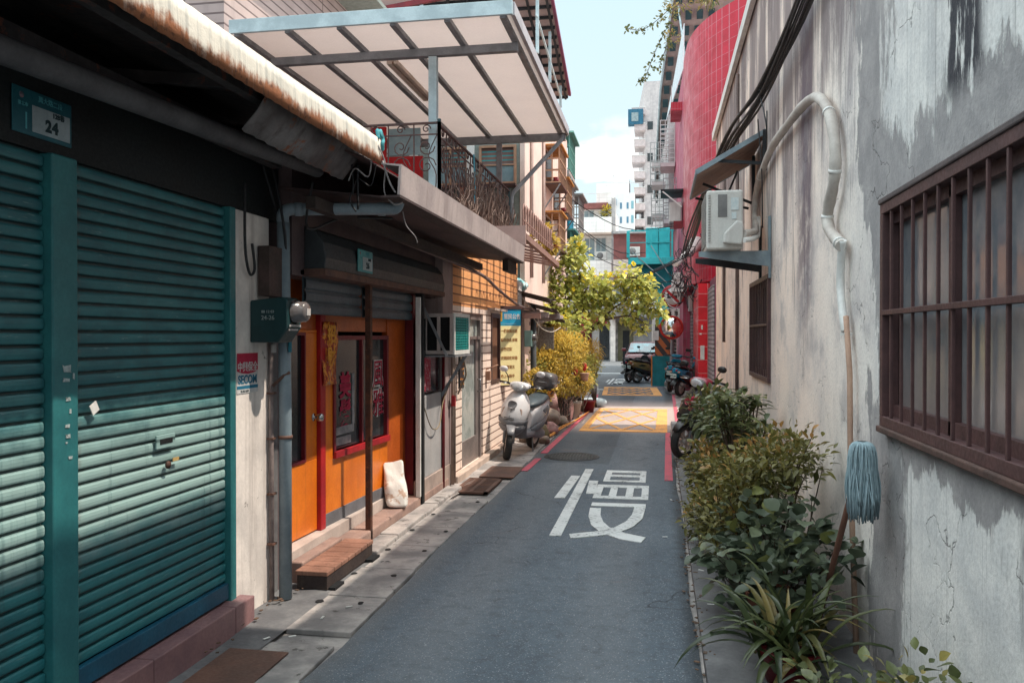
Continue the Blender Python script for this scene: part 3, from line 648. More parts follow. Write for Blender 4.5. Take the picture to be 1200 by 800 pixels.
# ---- cable bundle
t=thing('cable_bundle','sagging bundle of black cables strung along the top of the plaster wall','cables',(.9,6,4))
for k in range(11):
    a=R.uniform(0,6.28); ox,oz=.05*math.cos(a)*R.random(),.06*math.sin(a); s=R.uniform(-.04,.04)
    P=[(.93+ox,2.2,4.5+oz),(.92+ox,3.5,4.06+oz+s),(.91+ox,5.3,3.76+oz-s),(.86+ox,7.2,3.68+oz+s),(.74+ox*1.5,8.8,3.66+oz*1.5),(.62+ox,11,3.5+oz),(.60+ox*2,15,3.5+oz*2+s),(.62+ox*2,20,3.55+oz)]
    b=MB(); b.tube(smoothp(P,5),R.choice([.008,.011,.015,.018]),6,False); b.build('cable',M['cable'],t)
b=MB(); b.tube(smoothp([(.84,7.3,3.7),(.86,7.0,3.35),(.88,7.1,3.22),(.9,7.25,3.5)]),.006,6,False); b.tube(smoothp([(.9,7.9,3.6),(.93,7.85,3.1),(.95,7.95,2.6)]),.006,6,False); build_each(b,'loose_loop',M['cable'],t)
t=thing('overhead_cable','black cable crossing the lane toward the yellow-leaved tree','cables',(0,19,3))
for k in range(3):
    b=MB(); b.tube(smoothp([(.70,20,3.50+k*.04),(.1,19.6,3.18+k*.03),(-.6,19.0,2.83+k*.02),(-1.5,18,2.45+k*.02),(-2.2,16.2,2.3)]),.016-.003*k,6,False); b.build('cable',M['cable'],t)
# ---- mop and broom leaning on the wall
t=thing('string_mop','blue-grey string mop standing head up against the plaster wall','mop',(.82,4.05,0))
b=MB(); b.tube([(.76,4.33,.03),(.86,3.92,.9),(.87,3.84,1.12)],.014,8); b.build('handle',mat('mop_handle',(.22,.1,.07),(.15,.07,.05)),t)
mc=NT('mop_yarn',True); _X,_Y,_Z=mc.sep(); _c=mc.mix(mc.ramp(_Z,.76,.90),(.05,.07,.08),mc.mix(mc.noise(40),(.15,.24,.28),(.38,.48,.52))); mc.set('Base Color',_c); mc.set('Roughness',.95); mc=mc.m; b=MB(); cx,cy,ct=.885,3.84,1.125
for k in range(330):
    a=R.uniform(0,6.28); r1=R.uniform(.03,.056); L=R.uniform(.24,.35); w=R.uniform(-1.6,1.6); q1=R.uniform(.75,1.25)
    P=[(cx+.02*math.cos(a),cy+.02*math.sin(a),ct+.005),(cx+r1*.9*math.cos(a),cy+r1*1.1*math.sin(a),ct-.014),(cx+r1*1.1*math.cos(a+.15*w),cy+r1*1.3*math.sin(a+.15*w),ct-.10),(cx+r1*(1.15*q1)*math.cos(a+.3*w),cy+r1*1.35*q1*math.sin(a+.3*w),ct-.2),(cx+r1*q1*math.cos(a+.45*w),cy+r1*1.25*q1*math.sin(a+.45*w),ct-L)]
    if k%9==0: P[3]=(P[2][0]+.01,P[2][1]+R.uniform(-.05,.05),ct-.26); P[4]=(P[1][0],P[1][1]+R.uniform(-.04,.04),ct-.12)
    b.tube(smoothp(P,3),R.uniform(.0022,.0038),4,False)
b.build('yarn_head',mc,t)
quick('clamp',M['blackpl'],t,((.85,3.80,1.08),(.92,3.88,1.10)))
# ================================================================ LEFT: SHUTTERED HOUSE No 24
SX=-2.32
t24=thing('shutter_shop_house','low shop house with closed teal roller shutters under a rusty awning','house',(-4,2,0))
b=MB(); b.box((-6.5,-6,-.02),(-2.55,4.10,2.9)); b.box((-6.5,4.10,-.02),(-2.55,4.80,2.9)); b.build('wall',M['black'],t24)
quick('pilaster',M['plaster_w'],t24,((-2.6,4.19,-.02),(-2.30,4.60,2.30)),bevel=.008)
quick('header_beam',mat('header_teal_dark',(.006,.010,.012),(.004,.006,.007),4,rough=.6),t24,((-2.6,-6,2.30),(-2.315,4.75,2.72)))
def slats(mb,y0,y1,z0,z1,pitch=.0567,x=SX):
    prof=[(0,0),(.007,.005),(.010,.014),(.0115,.032),(.010,.050),(.005,.060),(-.009,.0625),(-.010,.0735)]
    z=z0; mb.smooth=False
    nrow=int(round((z1-z0)/pitch)); p=(z1-z0)/nrow
    segs=16
    for r in range(nrow):
        o=len(mb.v)
        for k in range(segs+1):
            yy=y0+(y1-y0)*k/segs
            for (dx,dz) in prof:
                mb.v.append((x-.01+dx*.85+.0035*noise.noise(Vector((yy*2,r*.6,1)))+.002*noise.noise(Vector((yy*7,r*1.9,5))),yy,z0+r*p+dz*p/.0755))
        n=len(prof)
        for k in range(segs):
            for j in range(n-1): mb.f.append([o+k*n+j,o+(k+1)*n+j,o+(k+1)*n+j+1,o+k*n+j+1]); mb.mi.append(0); mb.sm.append(False)
            if r<nrow-1: pass
    mb.box((x-.03,y0,z0),(x-.022,y1,z1))
def mk_shut():
    t=NT('teal_shutter_paint',True); X,Y,Z=t.sep(); n=t.noise(4,t.mapv((1,1,2)),8,.65)
    c=t.mix(t.ramp(n,.35,.65),(.024,.155,.17),(.014,.10,.118))
    c=t.mix(t.ramp(t.noise(1,t.mapv((1,.9,14)),6,.6),.5,.72,0,.55),c,(.06,.19,.195))
    c=t.mix(t.ramp(t.noise(22,t.mapv((1,1,2.2)),10,.72),.70,.76,0,.7),c,(.13,.10,.08))
    sun_band=t.math('MULTIPLY',t.ramp(t.math('ADD',Z,t.math('MULTIPLY',n,.25)),.80,.98),t.ramp(t.math('ADD',Z,t.math('MULTIPLY',n,.25)),1.45,1.25,0,1)) if False else t.math('MULTIPLY',t.ramp(t.math('ADD',Z,t.math('MULTIPLY',n,.3)),.75,1.0),t.ramp(t.math('ADD',Z,t.math('MULTIPLY',n,.3)),1.2,1.5,1,0)); c=t.mix(t.math('MULTIPLY',sun_band,.62),c,(.42,.57,.54))  # paler band painted in where sunlight crosses the slats
    ed=t.math('MULTIPLY',t.ramp(Y,2.95,3.0,1,0),t.ramp(Y,2.90,2.92)); c=t.mix(t.math('MULTIPLY',ed,t.ramp(t.noise(30),.45,.55,0,.8)),c,(.14,.08,.05))
    c=t.mix(t.ramp(t.noise(1,t.mapv((1,20,.8)),8,.6),.56,.7,0,.5),c,(.03,.09,.10))
    c=t.mix(t.ramp(Z,.25,.75,.35,0),c,(.01,.2,.23))
    ph=t.math('FRACT',t.math('DIVIDE',t.math('SUBTRACT',Z,.26),.0566667)); gr=t.math('ADD',t.ramp(ph,.72,.92),t.ramp(ph,.0,.14,1,0)); gr=t.math('MULTIPLY',gr,t.ramp(t.noise(9,t.mapv((1,1,.4)),8,.7),.25,.6,.55,1)); c=t.mix(t.math('MINIMUM',gr,.9),c,(.012,.03,.032))
    c=t.mix(t.ramp(t.noise(60,t.mapv((1,.12,1)),6,.7),.60,.70,0,.5),c,(.25,.36,.35))
    t.set('Base Color',c); t.set('Roughness',.48); t.bump(t.noise(60),.12,.003); return t.m
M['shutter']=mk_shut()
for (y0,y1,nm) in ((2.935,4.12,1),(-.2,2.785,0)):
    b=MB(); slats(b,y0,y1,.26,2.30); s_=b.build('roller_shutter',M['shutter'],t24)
    quick('bottom_rail',mat('rail_deep_teal',(.01,.10,.17),(.01,.07,.12),5,rough=.45),s_,((-2.335,y0,.17),(-2.30,y1,.255)),bevel=.004)
    if nm:
        quick('pull_slot',M['black'],s_,((-2.305,3.50,1.088),(-2.300,3.60,1.112)))
        b=MB(); b.lathe([(.0,.0),(.018,0),(.018,.01),(0,.012)],(-2.304,3.56,.985),axis='X',n=14); b.build('keyhole',M['brownrust'],s_)
        b=MB(); b.box((-2.311,3.475,1.068),(-2.302,3.625,1.132)); b.build('slot_plate',M['shutter'],s_,bevel=.003)
        b=MB(); b.box((-.002,-.022,-.022),(.002,.022,.022),Matrix.Translation((-2.298,3.04,1.30))@Matrix.Rotation(.5,4,'X')); b.build('paper_sticker',M['white'],s_)
        quick('yellow_tag',mat('yellow_tag',(.6,.4,.15)),s_,((-2.302,3.60,.995),(-2.299,3.65,1.012)))
b=MB(); b.box((-2.36,2.79,.02),(-2.285,2.93,2.30)); p_=b.build('shutter_post',M['teal_post'],t24,bevel=.006)
b=MB()
for (yy,zz,a,c_) in [(2.865,1.47,.05,.03),(2.86,1.425,.045,.018),(2.87,1.35,.03,.014),(2.88,1.30,.012,.02),(2.865,1.245,.026,.012),(2.87,1.205,.03,.014),(2.86,1.18,.012,.008),(2.88,1.12,.024,.012),(2.90,1.44,.01,.03)]:
    P=[(yy+a*.5*math.copysign(R.uniform(.6,1.1),sx),zz+c_*.5*math.copysign(R.uniform(.6,1.2),sz)) for sx,sz in ((-1,-1),(0.3,-1),(1,-1),(1,1),(-.3,1),(-1,1))]
    b.prism([(p[0],p[1]) for p in P],-2.284,-2.282,Matrix(((0,0,1,0),(1,0,0,0),(0,1,0,0),(0,0,0,1))))
build_each(b,'torn_paper',mat('torn_paper',(.42,.48,.48),(.3,.36,.37),60),p_)
quick('side_rail',M['teal_post'],t24,((-2.35,4.125,.12),(-2.29,4.185,2.30)),bevel=.004)
b=MB()
yy=-1.0
while yy<4.25:
    e=min(yy+.72,4.25); b.box((-2.36,yy+.003,-.02),(-2.215,e-.003,.155)); yy+=.72
b.build('tiled_kerb',M['pinktile'],t24,bevel=.006)
quick('roof',M['rustdark'],t24,((-6.6,-6,2.9),(-2.33,4.8,2.95)))
# number plates
def plate(name,label,x,y0,y1,z0,z1,num,portrait=False):
    t=thing(name,label,'house number',(x,y0,z0))
    bl_=mat('number_plate_teal',(.015,.12,.15) if not portrait else (.02,.28,.30),(.01,.09,.12) if not portrait else (.015,.22,.25),10,rough=.4,bump=0)if not portrait else mat('number_plate_bright',(.02,.30,.32),(.015,.22,.25),10,rough=.4,bump=0)
    quick('backing',bl_,t,((x,y0,z0),(x+.006,y1,z1)),bevel=.003)
    W,H_=y1-y0,z1-z0
    wy0,wy1,wz0,wz1=(y0+W*.31,y1-W*.04,z0+H_*.10,z0+H_*.68)
    wp=mat('plate_white',(.40,.46,.48),(.33,.39,.41),10,bump=0); quick('number_field',wp,t,((x+.0062,wy0,wz0),(x+.0075,wy1,wz1)))
    k=mat('plate_ink',(.02,.05,.06)); 
    text(num,H_*.36,k,t,face_px(x+.0078,(wy0+wy1)/2,wz0+(wz1-wz0)*.36),'number',bold=.003,spacing=1.15)
    text('128巷',H_*.15,k,t,face_px(x+.0078,wy0+(wy1-wy0)*.68,wz1-(wz1-wz0)*.15),'lane_number',bold=.0008)
    lt=mat('plate_lettering',(.12,.45,.5)); text('萬大路二段' if not portrait else '萬大路',H_*.15,lt,t,face_px(x+.0063,y0+W*.62,z1-H_*.15),'road_name')
    text('臺北市',H_*.10,lt,t,face_px(x+.0063,y0+W*.16,z1-H_*.36),'city_name')
    b=MB(); b.lathe([(0,.0068),(H_*.07,.0068),(H_*.07,.006)],(x,y0+W*.14,z1-H_*.17),axis='X',n=14); b.build('city_emblem',mat('emblem_pink',(.3,.12,.14),(.1,.2,.25),60),t)
    quick('tower_mark',lt,t,((x+.0062,y0+W*.2,z0+H_*.12),(x+.007,y0+W*.225,z0+H_*.48)))
    return t
plate('house_number_plate','dark teal house number plate 24 above the shutter post',-2.313,2.62,2.925,2.345,2.515,'24')
# security sticker
t=thing('security_sticker','red and white SECOM alarm sticker on the white pilaster','sticker',(-2.297,4.2,1.28))
x=-2.2985; quick('white_field',mat('sticker_white',(.62,.62,.62)),t,((x,4.205,1.275),(x+.002,4.445,1.495)))
b=MB(); b.prism([(4.205,1.40),(4.26,1.388),(4.325,1.383),(4.39,1.388),(4.445,1.40),(4.445,1.50),(4.205,1.50)],x+.002,x+.003,Matrix(((0,0,1,0),(1,0,0,0),(0,1,0,0),(0,0,0,1)))); b.build('red_shield',mat('sticker_red',(.42,.012,.05),(.36,.01,.04),8,bump=0),t)
text('中興保全',.058,mat('sticker_white',(.62,.62,.62)),t,face_px(x+.0032,4.325,1.42),'chinese_lettering',bold=.0008)
text('SECOM',.066,mat('sticker_blue',(.01,.16,.28),bump=0),t,face_px(x+.0022,4.325,1.35),'brand_lettering',bold=.0018)
quick('blue_bar',MATS['sticker_blue'],t,((x+.0021,4.205,1.30),(x+.003,4.445,1.318)))
text('02-2557-5050',.016,mat('plate_ink',(.02,.05,.06)),t,face_px(x+.0022,4.29,1.286),'small_print')
# electric meter
t=thing('electric_meter','dark green electricity meter box with round glass dial beside the grey downpipe','electric meter',(-2.29,4.5,1.5))
gm=mat('meter_green',(.012,.05,.055),(.009,.036,.04),6,rough=.45,bump=.08); b=MB(); b.prism([(-2.30,1.56),(-2.13,1.56),(-2.07,1.64),(-2.07,1.80),(-2.10,1.82),(-2.30,1.80)],4.36,4.54,Matrix(((1,0,0,0),(0,0,1,0),(0,1,0,0),(0,0,0,1)))); b.build('box',gm,t,bevel=.008)
b=MB(); b.lathe([(.0,.085),(.045,.082),(.058,.07),(.062,.0),(.072,0),(.072,-.01)],(-2.07,4.45,1.735),axis='X',n=28); b.build('glass_dial',mat('meter_glass',(.16,.14,.14),(.10,.09,.09),8,rough=.12,bump=0,spec=.9),t)
quick('dial_label',mat('dial_label',(.5,.47,.46)),t,((-1.988,4.425,1.715),(-1.982,4.475,1.755)))
quick('meter_plate',mat('dial_label',(.5,.47,.46)),t,((-2.067,4.37,1.65),(-2.063,4.52,1.662)),((-2.076,4.38,1.628),(-2.071,4.50,1.638)))
text('24-26',.035,mat('stencil_white',(.4,.45,.45)),t,face_my(-2.19,4.358,1.70),'stencilled_number'); text('88 12 03',.022,MATS['stencil_white'],t,face_my(-2.19,4.358,1.735),'stencilled_date')
b=MB(); b.tube([(-2.2,4.45,1.56),(-2.2,4.45,1.50)],.016,8); b.build('cable_gland',M['potw'],t)
t=thing('conduit_pipe','thin rusty conduit running down the edge of the white pilaster','pipe',(-2.27,4.66,0))
b=MB(); b.tube([(-2.275,4.575,.02),(-2.275,4.57,.8),(-2.28,4.575,1.58)],.015,8); b.build('pipe',mat('old_conduit',(.25,.2,.19),(.13,.10,.10),10),t)
b=MB()
for zz in (.35,.65,.98,1.25): b.box((-2.295,4.55,zz),(-2.255,4.60,zz+.012))
build_each(b,'clip',M['rustplate'],t)
b=MB(); b.tube([(-2.26,4.56,1.30),(-2.21,4.60,1.36),(-2.18,4.62,1.38)],.01,6); b.build('valve_stub',M['rustplate'],t)
# grey downpipe
t=thing('downpipe','fat grey-blue plastic downpipe between the shutter house and the orange shop','downpipe',(-2.2,4.86,0))
b=MB(); b.tube([(-2.21,4.62,.02),(-2.215,4.63,1.2),(-2.23,4.64,2.28)],.038,16); b.build('pipe',M['pvc'],t)
b=MB(); b.tube(smoothp([(-2.23,4.64,2.27),(-2.23,4.64,2.33),(-2.2,4.66,2.36),(-2.1,4.70,2.365),(-1.68,4.82,2.375),(-1.595,4.84,2.378),(-1.57,4.84,2.415),(-1.57,4.84,2.44)],4),.037,16); b.build('elbow_pipe',M['pvc'],t)
b=MB(); b.tube([(-1.70,4.84,2.375),(-1.66,4.84,2.376)],.042,16); b.tube([(-2.13,4.69,2.364),(-2.17,4.67,2.363)],.042,16); build_each(b,'coupling',M['pvc'],t)
b=MB(); b.tube([(-2.225,4.635,1.72),(-2.225,4.635,1.74)],.044,16); b.tube([(-2.213,4.627,.98),(-2.213,4.627,1.0)],.044,16); build_each(b,'strap',M['rustplate'],t)
quick('blue_tag',mat('blue_tag',(.02,.2,.28)),t,((-2.18,4.60,1.50),(-2.172,4.63,1.60)))
# rusty awning of 24
t=thing('rusty_awning','long rusty white sheet-metal awning edge above the teal shutters','awning',(-1.7,2,2.6))
b=MB(); n=230; y0,y1=-5,4.60; o=0
for k in range(n+1):
    yy=y0+(y1-y0)*k/n; c_=.0035*math.cos(yy*math.pi*2/.085); sag=.012*noise.noise(Vector((yy*.8,3,0)))
    for (x,z) in ((-1.66,2.745),(-1.602,2.742),(-1.600,2.70),(-1.597,2.64),(-1.600,2.588)): b.v.append((x+c_*(.3+.7*(2.745-z)/.15),yy,z+sag+(.012*noise.noise(Vector((yy*3,z*5,2))) if z<2.62 else 0)))
for k in range(n):
    for j in range(4): b.f.append([k*5+j,(k+1)*5+j,(k+1)*5+j+1,k*5+j+1]); b.mi.append(0); b.sm.append(True)
b.build('fascia_sheet',M['rustsheet'],t,solid=.003)
b=MB(); b.add([(-1.62,-5,2.735),(-1.62,4.6,2.735),(-2.6,4.6,2.93),(-2.6,-5,2.93),(-1.62,-5,2.745),(-1.62,4.6,2.745),(-2.6,4.6,2.94),(-2.6,-5,2.94)],[(0,1,2,3),(4,5,6,7),(0,1,5,4),(1,2,6,5),(2,3,7,6),(3,0,4,7)]); b.build('top_sheet',M['rustdark'],t)
b=MB(); b.tube([(-2.02,-1.1,2.45),(-2.02,1.5,2.46),(-1.98,3.4,2.52),(-1.95,4.5,2.56)],.045,10); b.build('old_gutter_pipe',mat('old_gutter',(.10,.095,.10),(.06,.055,.06),4),t)
b=MB()
for yy in (-1,1,2.2,3.4,4.4): b.bar((-2.5,yy,2.80),(-1.66,yy,2.70),.04,.05)
b.bar((-1.80,-1.1,2.68),(-1.80,4.5,2.68),.05,.04); b.bar((-2.2,-1.1,2.62),(-2.2,4.5,2.62),.06,.09); b.build('frame_bar',M['rustdark'],t)
b=MB(); n=60; hw=mat('hanging_grey_sheet',(.24,.22,.22),(.12,.10,.10),3,spots=((.28,.10,.05),.57,7),streak=((.06,.045,.04),.8,12),bump=.3)
for k in range(n+1):
    yy=3.42+(4.62-3.42)*k/n; 
    for (x,z) in ((-1.72,2.69),(-1.775,2.605),(-1.85,2.52)): b.v.append((x+.006*math.cos(yy*57),yy,z+.008*noise.noise(Vector((yy*6,z*9,0)))))
for k in range(n):
    for j in range(2): b.f.append([k*3+j,(k+1)*3+j,(k+1)*3+j+1,k*3+j+1]); b.mi.append(0); b.sm.append(True)
b.build('hanging_sheet',hw,t,solid=.003)
t=thing('loose_wires','tangle of loose pale wires hanging off the awning corner','wires',(-1.6,4.6,2.6))
wm=mat('pale_wire',(.45,.42,.42),(.2,.18,.18),20); wd=M['cable']
for P,r_,m_ in [([(-1.60,4.55,2.70),(-1.58,4.62,2.6),(-1.60,4.66,2.45),(-1.55,4.7,2.38),(-1.52,4.76,2.40)],.005,wm),([(-1.62,4.5,2.62),(-1.66,4.55,2.52),(-1.72,4.5,2.56),(-1.78,4.55,2.50)],.004,wm),([(-1.59,4.6,2.62),(-1.56,4.64,2.50),(-1.53,4.66,2.44)],.006,wm),([(-1.63,4.6,2.6),(-1.67,4.62,2.48),(-1.74,4.6,2.52),(-1.79,4.64,2.43)],.004,wd),([(-1.74,4.6,2.6),(-1.745,4.61,2.45),(-1.74,4.6,2.34)],.007,wd),([(-1.78,4.6,2.62),(-1.77,4.6,2.47),(-1.80,4.62,2.40),(-1.76,4.62,2.33)],.005,wd),([(-1.60,4.56,2.74),(-1.61,4.57,2.79),(-1.60,4.60,2.76),(-1.61,4.62,2.80),(-1.6,4.64,2.75),(-1.59,4.6,2.72),(-1.60,4.63,2.69)],.011,mat('teal_rag',(.05,.3,.33),(.04,.2,.24),20)),([(-1.55,4.86,2.36),(-1.54,4.9,2.28),(-1.50,4.95,2.22),(-1.49,4.97,2.18)],.003,wm)]:
    b=MB(); b.tube(smoothp(P,5),r_,6); b.build('wire',m_,t)
t=thing('cable_tangle','dark cables hanging down beside the white pilaster under the awning','cables',(-2.3,4.6,2))
for P in [[(-2.28,4.27,2.45),(-2.27,4.25,2.1),(-2.27,4.30,1.95),(-2.27,4.36,1.98),(-2.27,4.33,2.12)],[(-2.29,4.5,2.6),(-2.28,4.7,2.2),(-2.28,4.47,1.85)],[(-2.28,4.6,2.62),(-2.2,4.6,2.2),(-2.25,4.7,1.9)],[(-2.0,4.55,2.5),(-2.1,4.7,2.25),(-2.0,5.0,2.35),(-1.8,5.4,2.4)]]:
    b=MB(); b.tube(smoothp(P,5),.008,6,False); b.build('cable',M['cable'],t)
quick('rusty_switch_box',mat('rusty_box',(.09,.055,.05),(.05,.035,.03),8),t,((-2.29,4.44,1.83),(-2.22,4.70,2.12)))

# ================================================================ ORANGE SHOP No 26
t26=thing('orange_shop_house','low shop house with orange and red glazed front behind rusty posts','house',(-4,6,0))
b=MB(); b.box((-6.5,4.8,-.02),(-2.95,8.5,2.9)); b.box((-2.95,4.8,1.98),(-2.25,8.3,2.86)); b.box((-2.95,4.76,-.02),(-2.33,4.93,1.98)); b.box((-2.95,7.62,-.02),(-2.42,8.3,1.98)); b.build('wall',mat('dim_rose_plaster',(.13,.09,.09),(.08,.055,.06),4),t26)
b=MB(); pr=[(-2.25,2.03),(-2.11,2.03),(-2.10,2.10),(-2.12,2.20),(-2.17,2.27),(-2.25,2.31)]
b.prism(pr,4.98,7.95,Matrix(((1,0,0,0),(0,0,1,0),(0,1,0,0),(0,0,0,1)))); b.build('shutter_hood',mat('hood_grey',(.045,.055,.062),(.03,.035,.04),5,rough=.5,spots=((.12,.12,.12),.74,20)),t26,bevel=.006)
quick('hood_sill',mat('hood_rust',(.17,.085,.06),(.09,.05,.045),8,bump=.5),t26,((-2.25,4.98,1.985),(-2.105,7.97,2.03)))
for (a,c_) in ((4.98,5.98),(6.06,7.3)):
    b=MB(); slats(b,a,c_,1.74,1.985,.082,-2.235); b.build('rolled_shutter',mat('shutter_slate',(.07,.10,.12),(.05,.07,.085),5,rough=.5),t26)
quick('rough_corner',M['conc_d'],t26,((-2.6,4.605,-.02),(-2.325,4.755,1.98)))
quick('soffit',M['black'],t26,((-2.5,4.93,1.99),(-2.25,8.2,2.02)))
plate('house_number_plate','bright teal house number plate 26 on the dark shutter hood',-2.098,5.53,5.83,2.055,2.215,'26',True)
# floor and sills
pk=mat('worn_pink_cement',(.36,.24,.20),(.24,.16,.14),4,spots=((.09,.06,.05),.62,8),bump=.5)
quick('threshold',mat('pale_sill',(.55,.47,.43),(.42,.36,.33),5,bump=.3),t26,((-2.95,4.93,-.02),(-2.33,7.6,.20)))
quick('plinth',pk,t26,((-2.33,5.62,-.02),(-2.16,8.35,.115)),bevel=.012)
quick('back_step',pk,t26,((-2.33,4.93,-.02),(-2.24,5.60,.15)),bevel=.01)
M['glass_s']=mat('shop_window_glass',(.012,.018,.024),(.03,.04,.045),3,rough=.1,bump=0,spec=.45)
# glazed front on a slightly skewed line
P0=Vector((-2.44,4.95,0)); P1=Vector((-2.33,7.34,0)); ax=(P1-P0).normalized(); ay=Vector((-ax.y,ax.x,0))  # ay points into the house (-x)
def FR(u,w,z): p=P0+ax*u+ay*w; return Vector((p.x,p.y,z))
FM=Matrix(((ax.x,ay.x,0,P0.x),(ax.y,ay.y,0,P0.y),(0,0,1,0),(0,0,0,1)))
def fb(name,m,parent,*bs,bevel=0):
    b=MB()
    for a,c_ in bs: b.box(a,c_,FM)
    return b.build(name,m,parent,bevel=bevel)
L_=(P1-P0).length
fb('lintel_panel',mat('shaded_orange_wood',(.55,.12,.02),(.42,.085,.015),4,rough=.4),t26,((0,.01,1.63),(L_,.05,1.99)))  # redder copy of the orange wood, upper shade put into its colour
d=fb('door',M['orange'],t26,((.0,0,.21),(.60,.045,.72)),((.0,0,1.62),(.60,.045,1.64)),((.42,0,.72),(.60,.045,1.62)),((0,0,.72),(.06,.045,1.62)),bevel=.004)
fb('pane',M['glass_d'],d,((.06,.02,.72),(.42,.03,1.62)))
fb('glazing_frame',M['redd'],d,((.06,-.008,.72),(.08,.035,1.62)),((.40,-.008,.72),(.42,.035,1.62)),((.08,-.008,.72),(.40,.035,.74)),((.08,-.008,1.60),(.40,.035,1.62)))
b=MB(); c_=FR(.545,-.0,1.02); b.lathe([(0,0.07),(.022,.068),(.03,.05),(.024,.03),(.011,.02),(.011,0),(.028,0),(.028,-.004)],(c_.x+.005,c_.y,c_.z),axis='X',n=18); b.build('knob',M['chrome'],d)
fb('red_post',M['red'],t26,((.605,-.03,.20),(.685,.06,1.98)),bevel=.005)
fb('orange_stile',M['orange'],t26,((.685,0,.29),(.86,.045,1.63)))
wp=fb('lower_panel',M['orange'],t26,((.86,0,.29),(1.97,.045,.70)))
fb('skirting',mat('grey_skirting',(.16,.16,.18),(.11,.11,.12),6),t26,((.685,-.01,.20),(1.99,.05,.29)))
w_=fb('window',M['redd'],t26,((.86,-.015,.70),(.895,.055,1.60)),((1.93,-.015,.70),(1.97,.055,1.60)),((.895,-.015,1.565),(1.93,.055,1.60)),bevel=.003)
fb('sill',M['red'],w_,((.86,-.03,.68),(1.97,.0,.73)),bevel=.003)
fb('pane',M['glass_s'],w_,((.895,.02,.735),(1.93,.026,1.565)))
fb('mullion',M['redd'],w_,((1.40,-.005,.735),(1.43,.04,1.565)))
fb('orange_jamb',mat('shaded_orange_wood',(.55,.12,.02),(.42,.085,.015),4,rough=.4),t26,((1.97,0,.20),(2.42,.05,1.98)))
fb('red_end_post',M['redd'],t26,((2.42,-.08,.12),(2.56,.06,1.98)),bevel=.005)
# window lettering: stylised red M-like strokes edged white and a second red sign behind
def glyph(polys,u,z,s,m,w,parent,name):
    b=MB()
    T=FM@Matrix.Translation((u,w,z))@Matrix(((1,0,0,0),(0,0,1,0),(0,1,0,0),(0,0,0,1)))
    for p in polys: b.prism([(x*s,y*s) for x,y in p],-.001,.001,T)
    return b.build(name,m,parent)
text('風雅',.24,mat('sign_white',(.68,.66,.66)),w_,FM@Matrix.Translation((1.62,.013,1.17))@Matrix(((1,0,0,0),(0,0,-1,0),(0,1,0,0),(0,0,0,1)))@Matrix.Rotation(0,4,'Z'),'white_lettering',bold=.012,depth=.001,line=.9) if False else None
def vtext(chars,size,m,u,z,bold,w,name):
    for i,ch in enumerate(chars): text(ch,size,m,w_,FM@Matrix.Translation((u,w,z-i*size*1.0))@Matrix(((1,0,0,0),(0,0,-1,0),(0,1,0,0),(0,0,0,1))),name,bold=bold,depth=.0008)
# front plane of glass faces the lane: +x side is w<0; flip reading direction so it reads from the lane
vtext('風雅',.25,mat('sign_white',(.68,.66,.66)),1.79,1.26,.011,.0135,'white_outline_character')
vtext('風雅',.25,mat('sign_red',(.42,.012,.05)),1.79,1.26,.001,.0115,'red_character')
vtext('美髮',.21,mat('sign_crimson',(.42,.01,.06)),1.12,1.20,.007,.0135,'crimson_character')
fb('shelf_items',mat('pale_cloth',(.35,.35,.36),(.2,.2,.22),14),w_,((.95,.012,.84),(1.28,.019,.90)),((1.25,.012,.90),(1.29,.019,1.3)),((.93,.012,.76),(1.22,.019,.82)))
# spring-festival banner
t=thing('new_year_banner','red and gold paper festival banner hanging beside the shop door','banner',(-2.36,5.55,1.2))
bm_=NT('gold_flecked_red_paper'); n_=bm_.noise(24,None,6,.7); c_=bm_.mix(bm_.ramp(n_,.47,.55),(.34,.02,.01),(.75,.28,.03)); c_=bm_.mix(bm_.ramp(bm_.noise(14,None,4),.6,.66,0,.7),c_,(.40,.30,.25)); bm_.set('Base Color',c_); bm_.set('Roughness',.5)
b=MB(); nn=10
for k in range(nn+1):
    z=1.24+.46*k/nn; 
    for u in (.62,.70,.78,.86): p=FR(u,-.035+.012*math.sin(z*14+u*9),z); b.v.append(tuple(p))
for k in range(nn):
    for j in range(3): b.f.append([k*4+j,k*4+j+1,k*4+j+5,k*4+j+4]); b.mi.append(0); b.sm.append(True)
b.build('paper',bm_.m,t,solid=.002)
for i,ch in enumerate('招財'): text(ch,.14,mat('banner_gold',(.8,.36,.05)),t,FM@Matrix.Translation((.74,-.052,1.60-i*.16))@Matrix(((1,0,0,0),(0,0,-1,0),(0,1,0,0),(0,0,0,1))),'gold_character',bold=.004)
# posts
tag(quick('rusty_post',M['brownrust'],None,((-2.205,5.97,.02),(-2.16,6.015,1.99)),bevel=.004),'rusty square post standing before the orange shop window','post')
tag(quick('black_post',M['black'],None,((-2.21,7.30,.02),(-2.14,7.37,1.99)),bevel=.004),'black square post at the far end of the orange shop front','post')
tag(quick('white_jamb_board',M['white'],None,((-2.19,7.25,.12),(-2.15,7.285,1.95))),'narrow white board beside the black post','board')
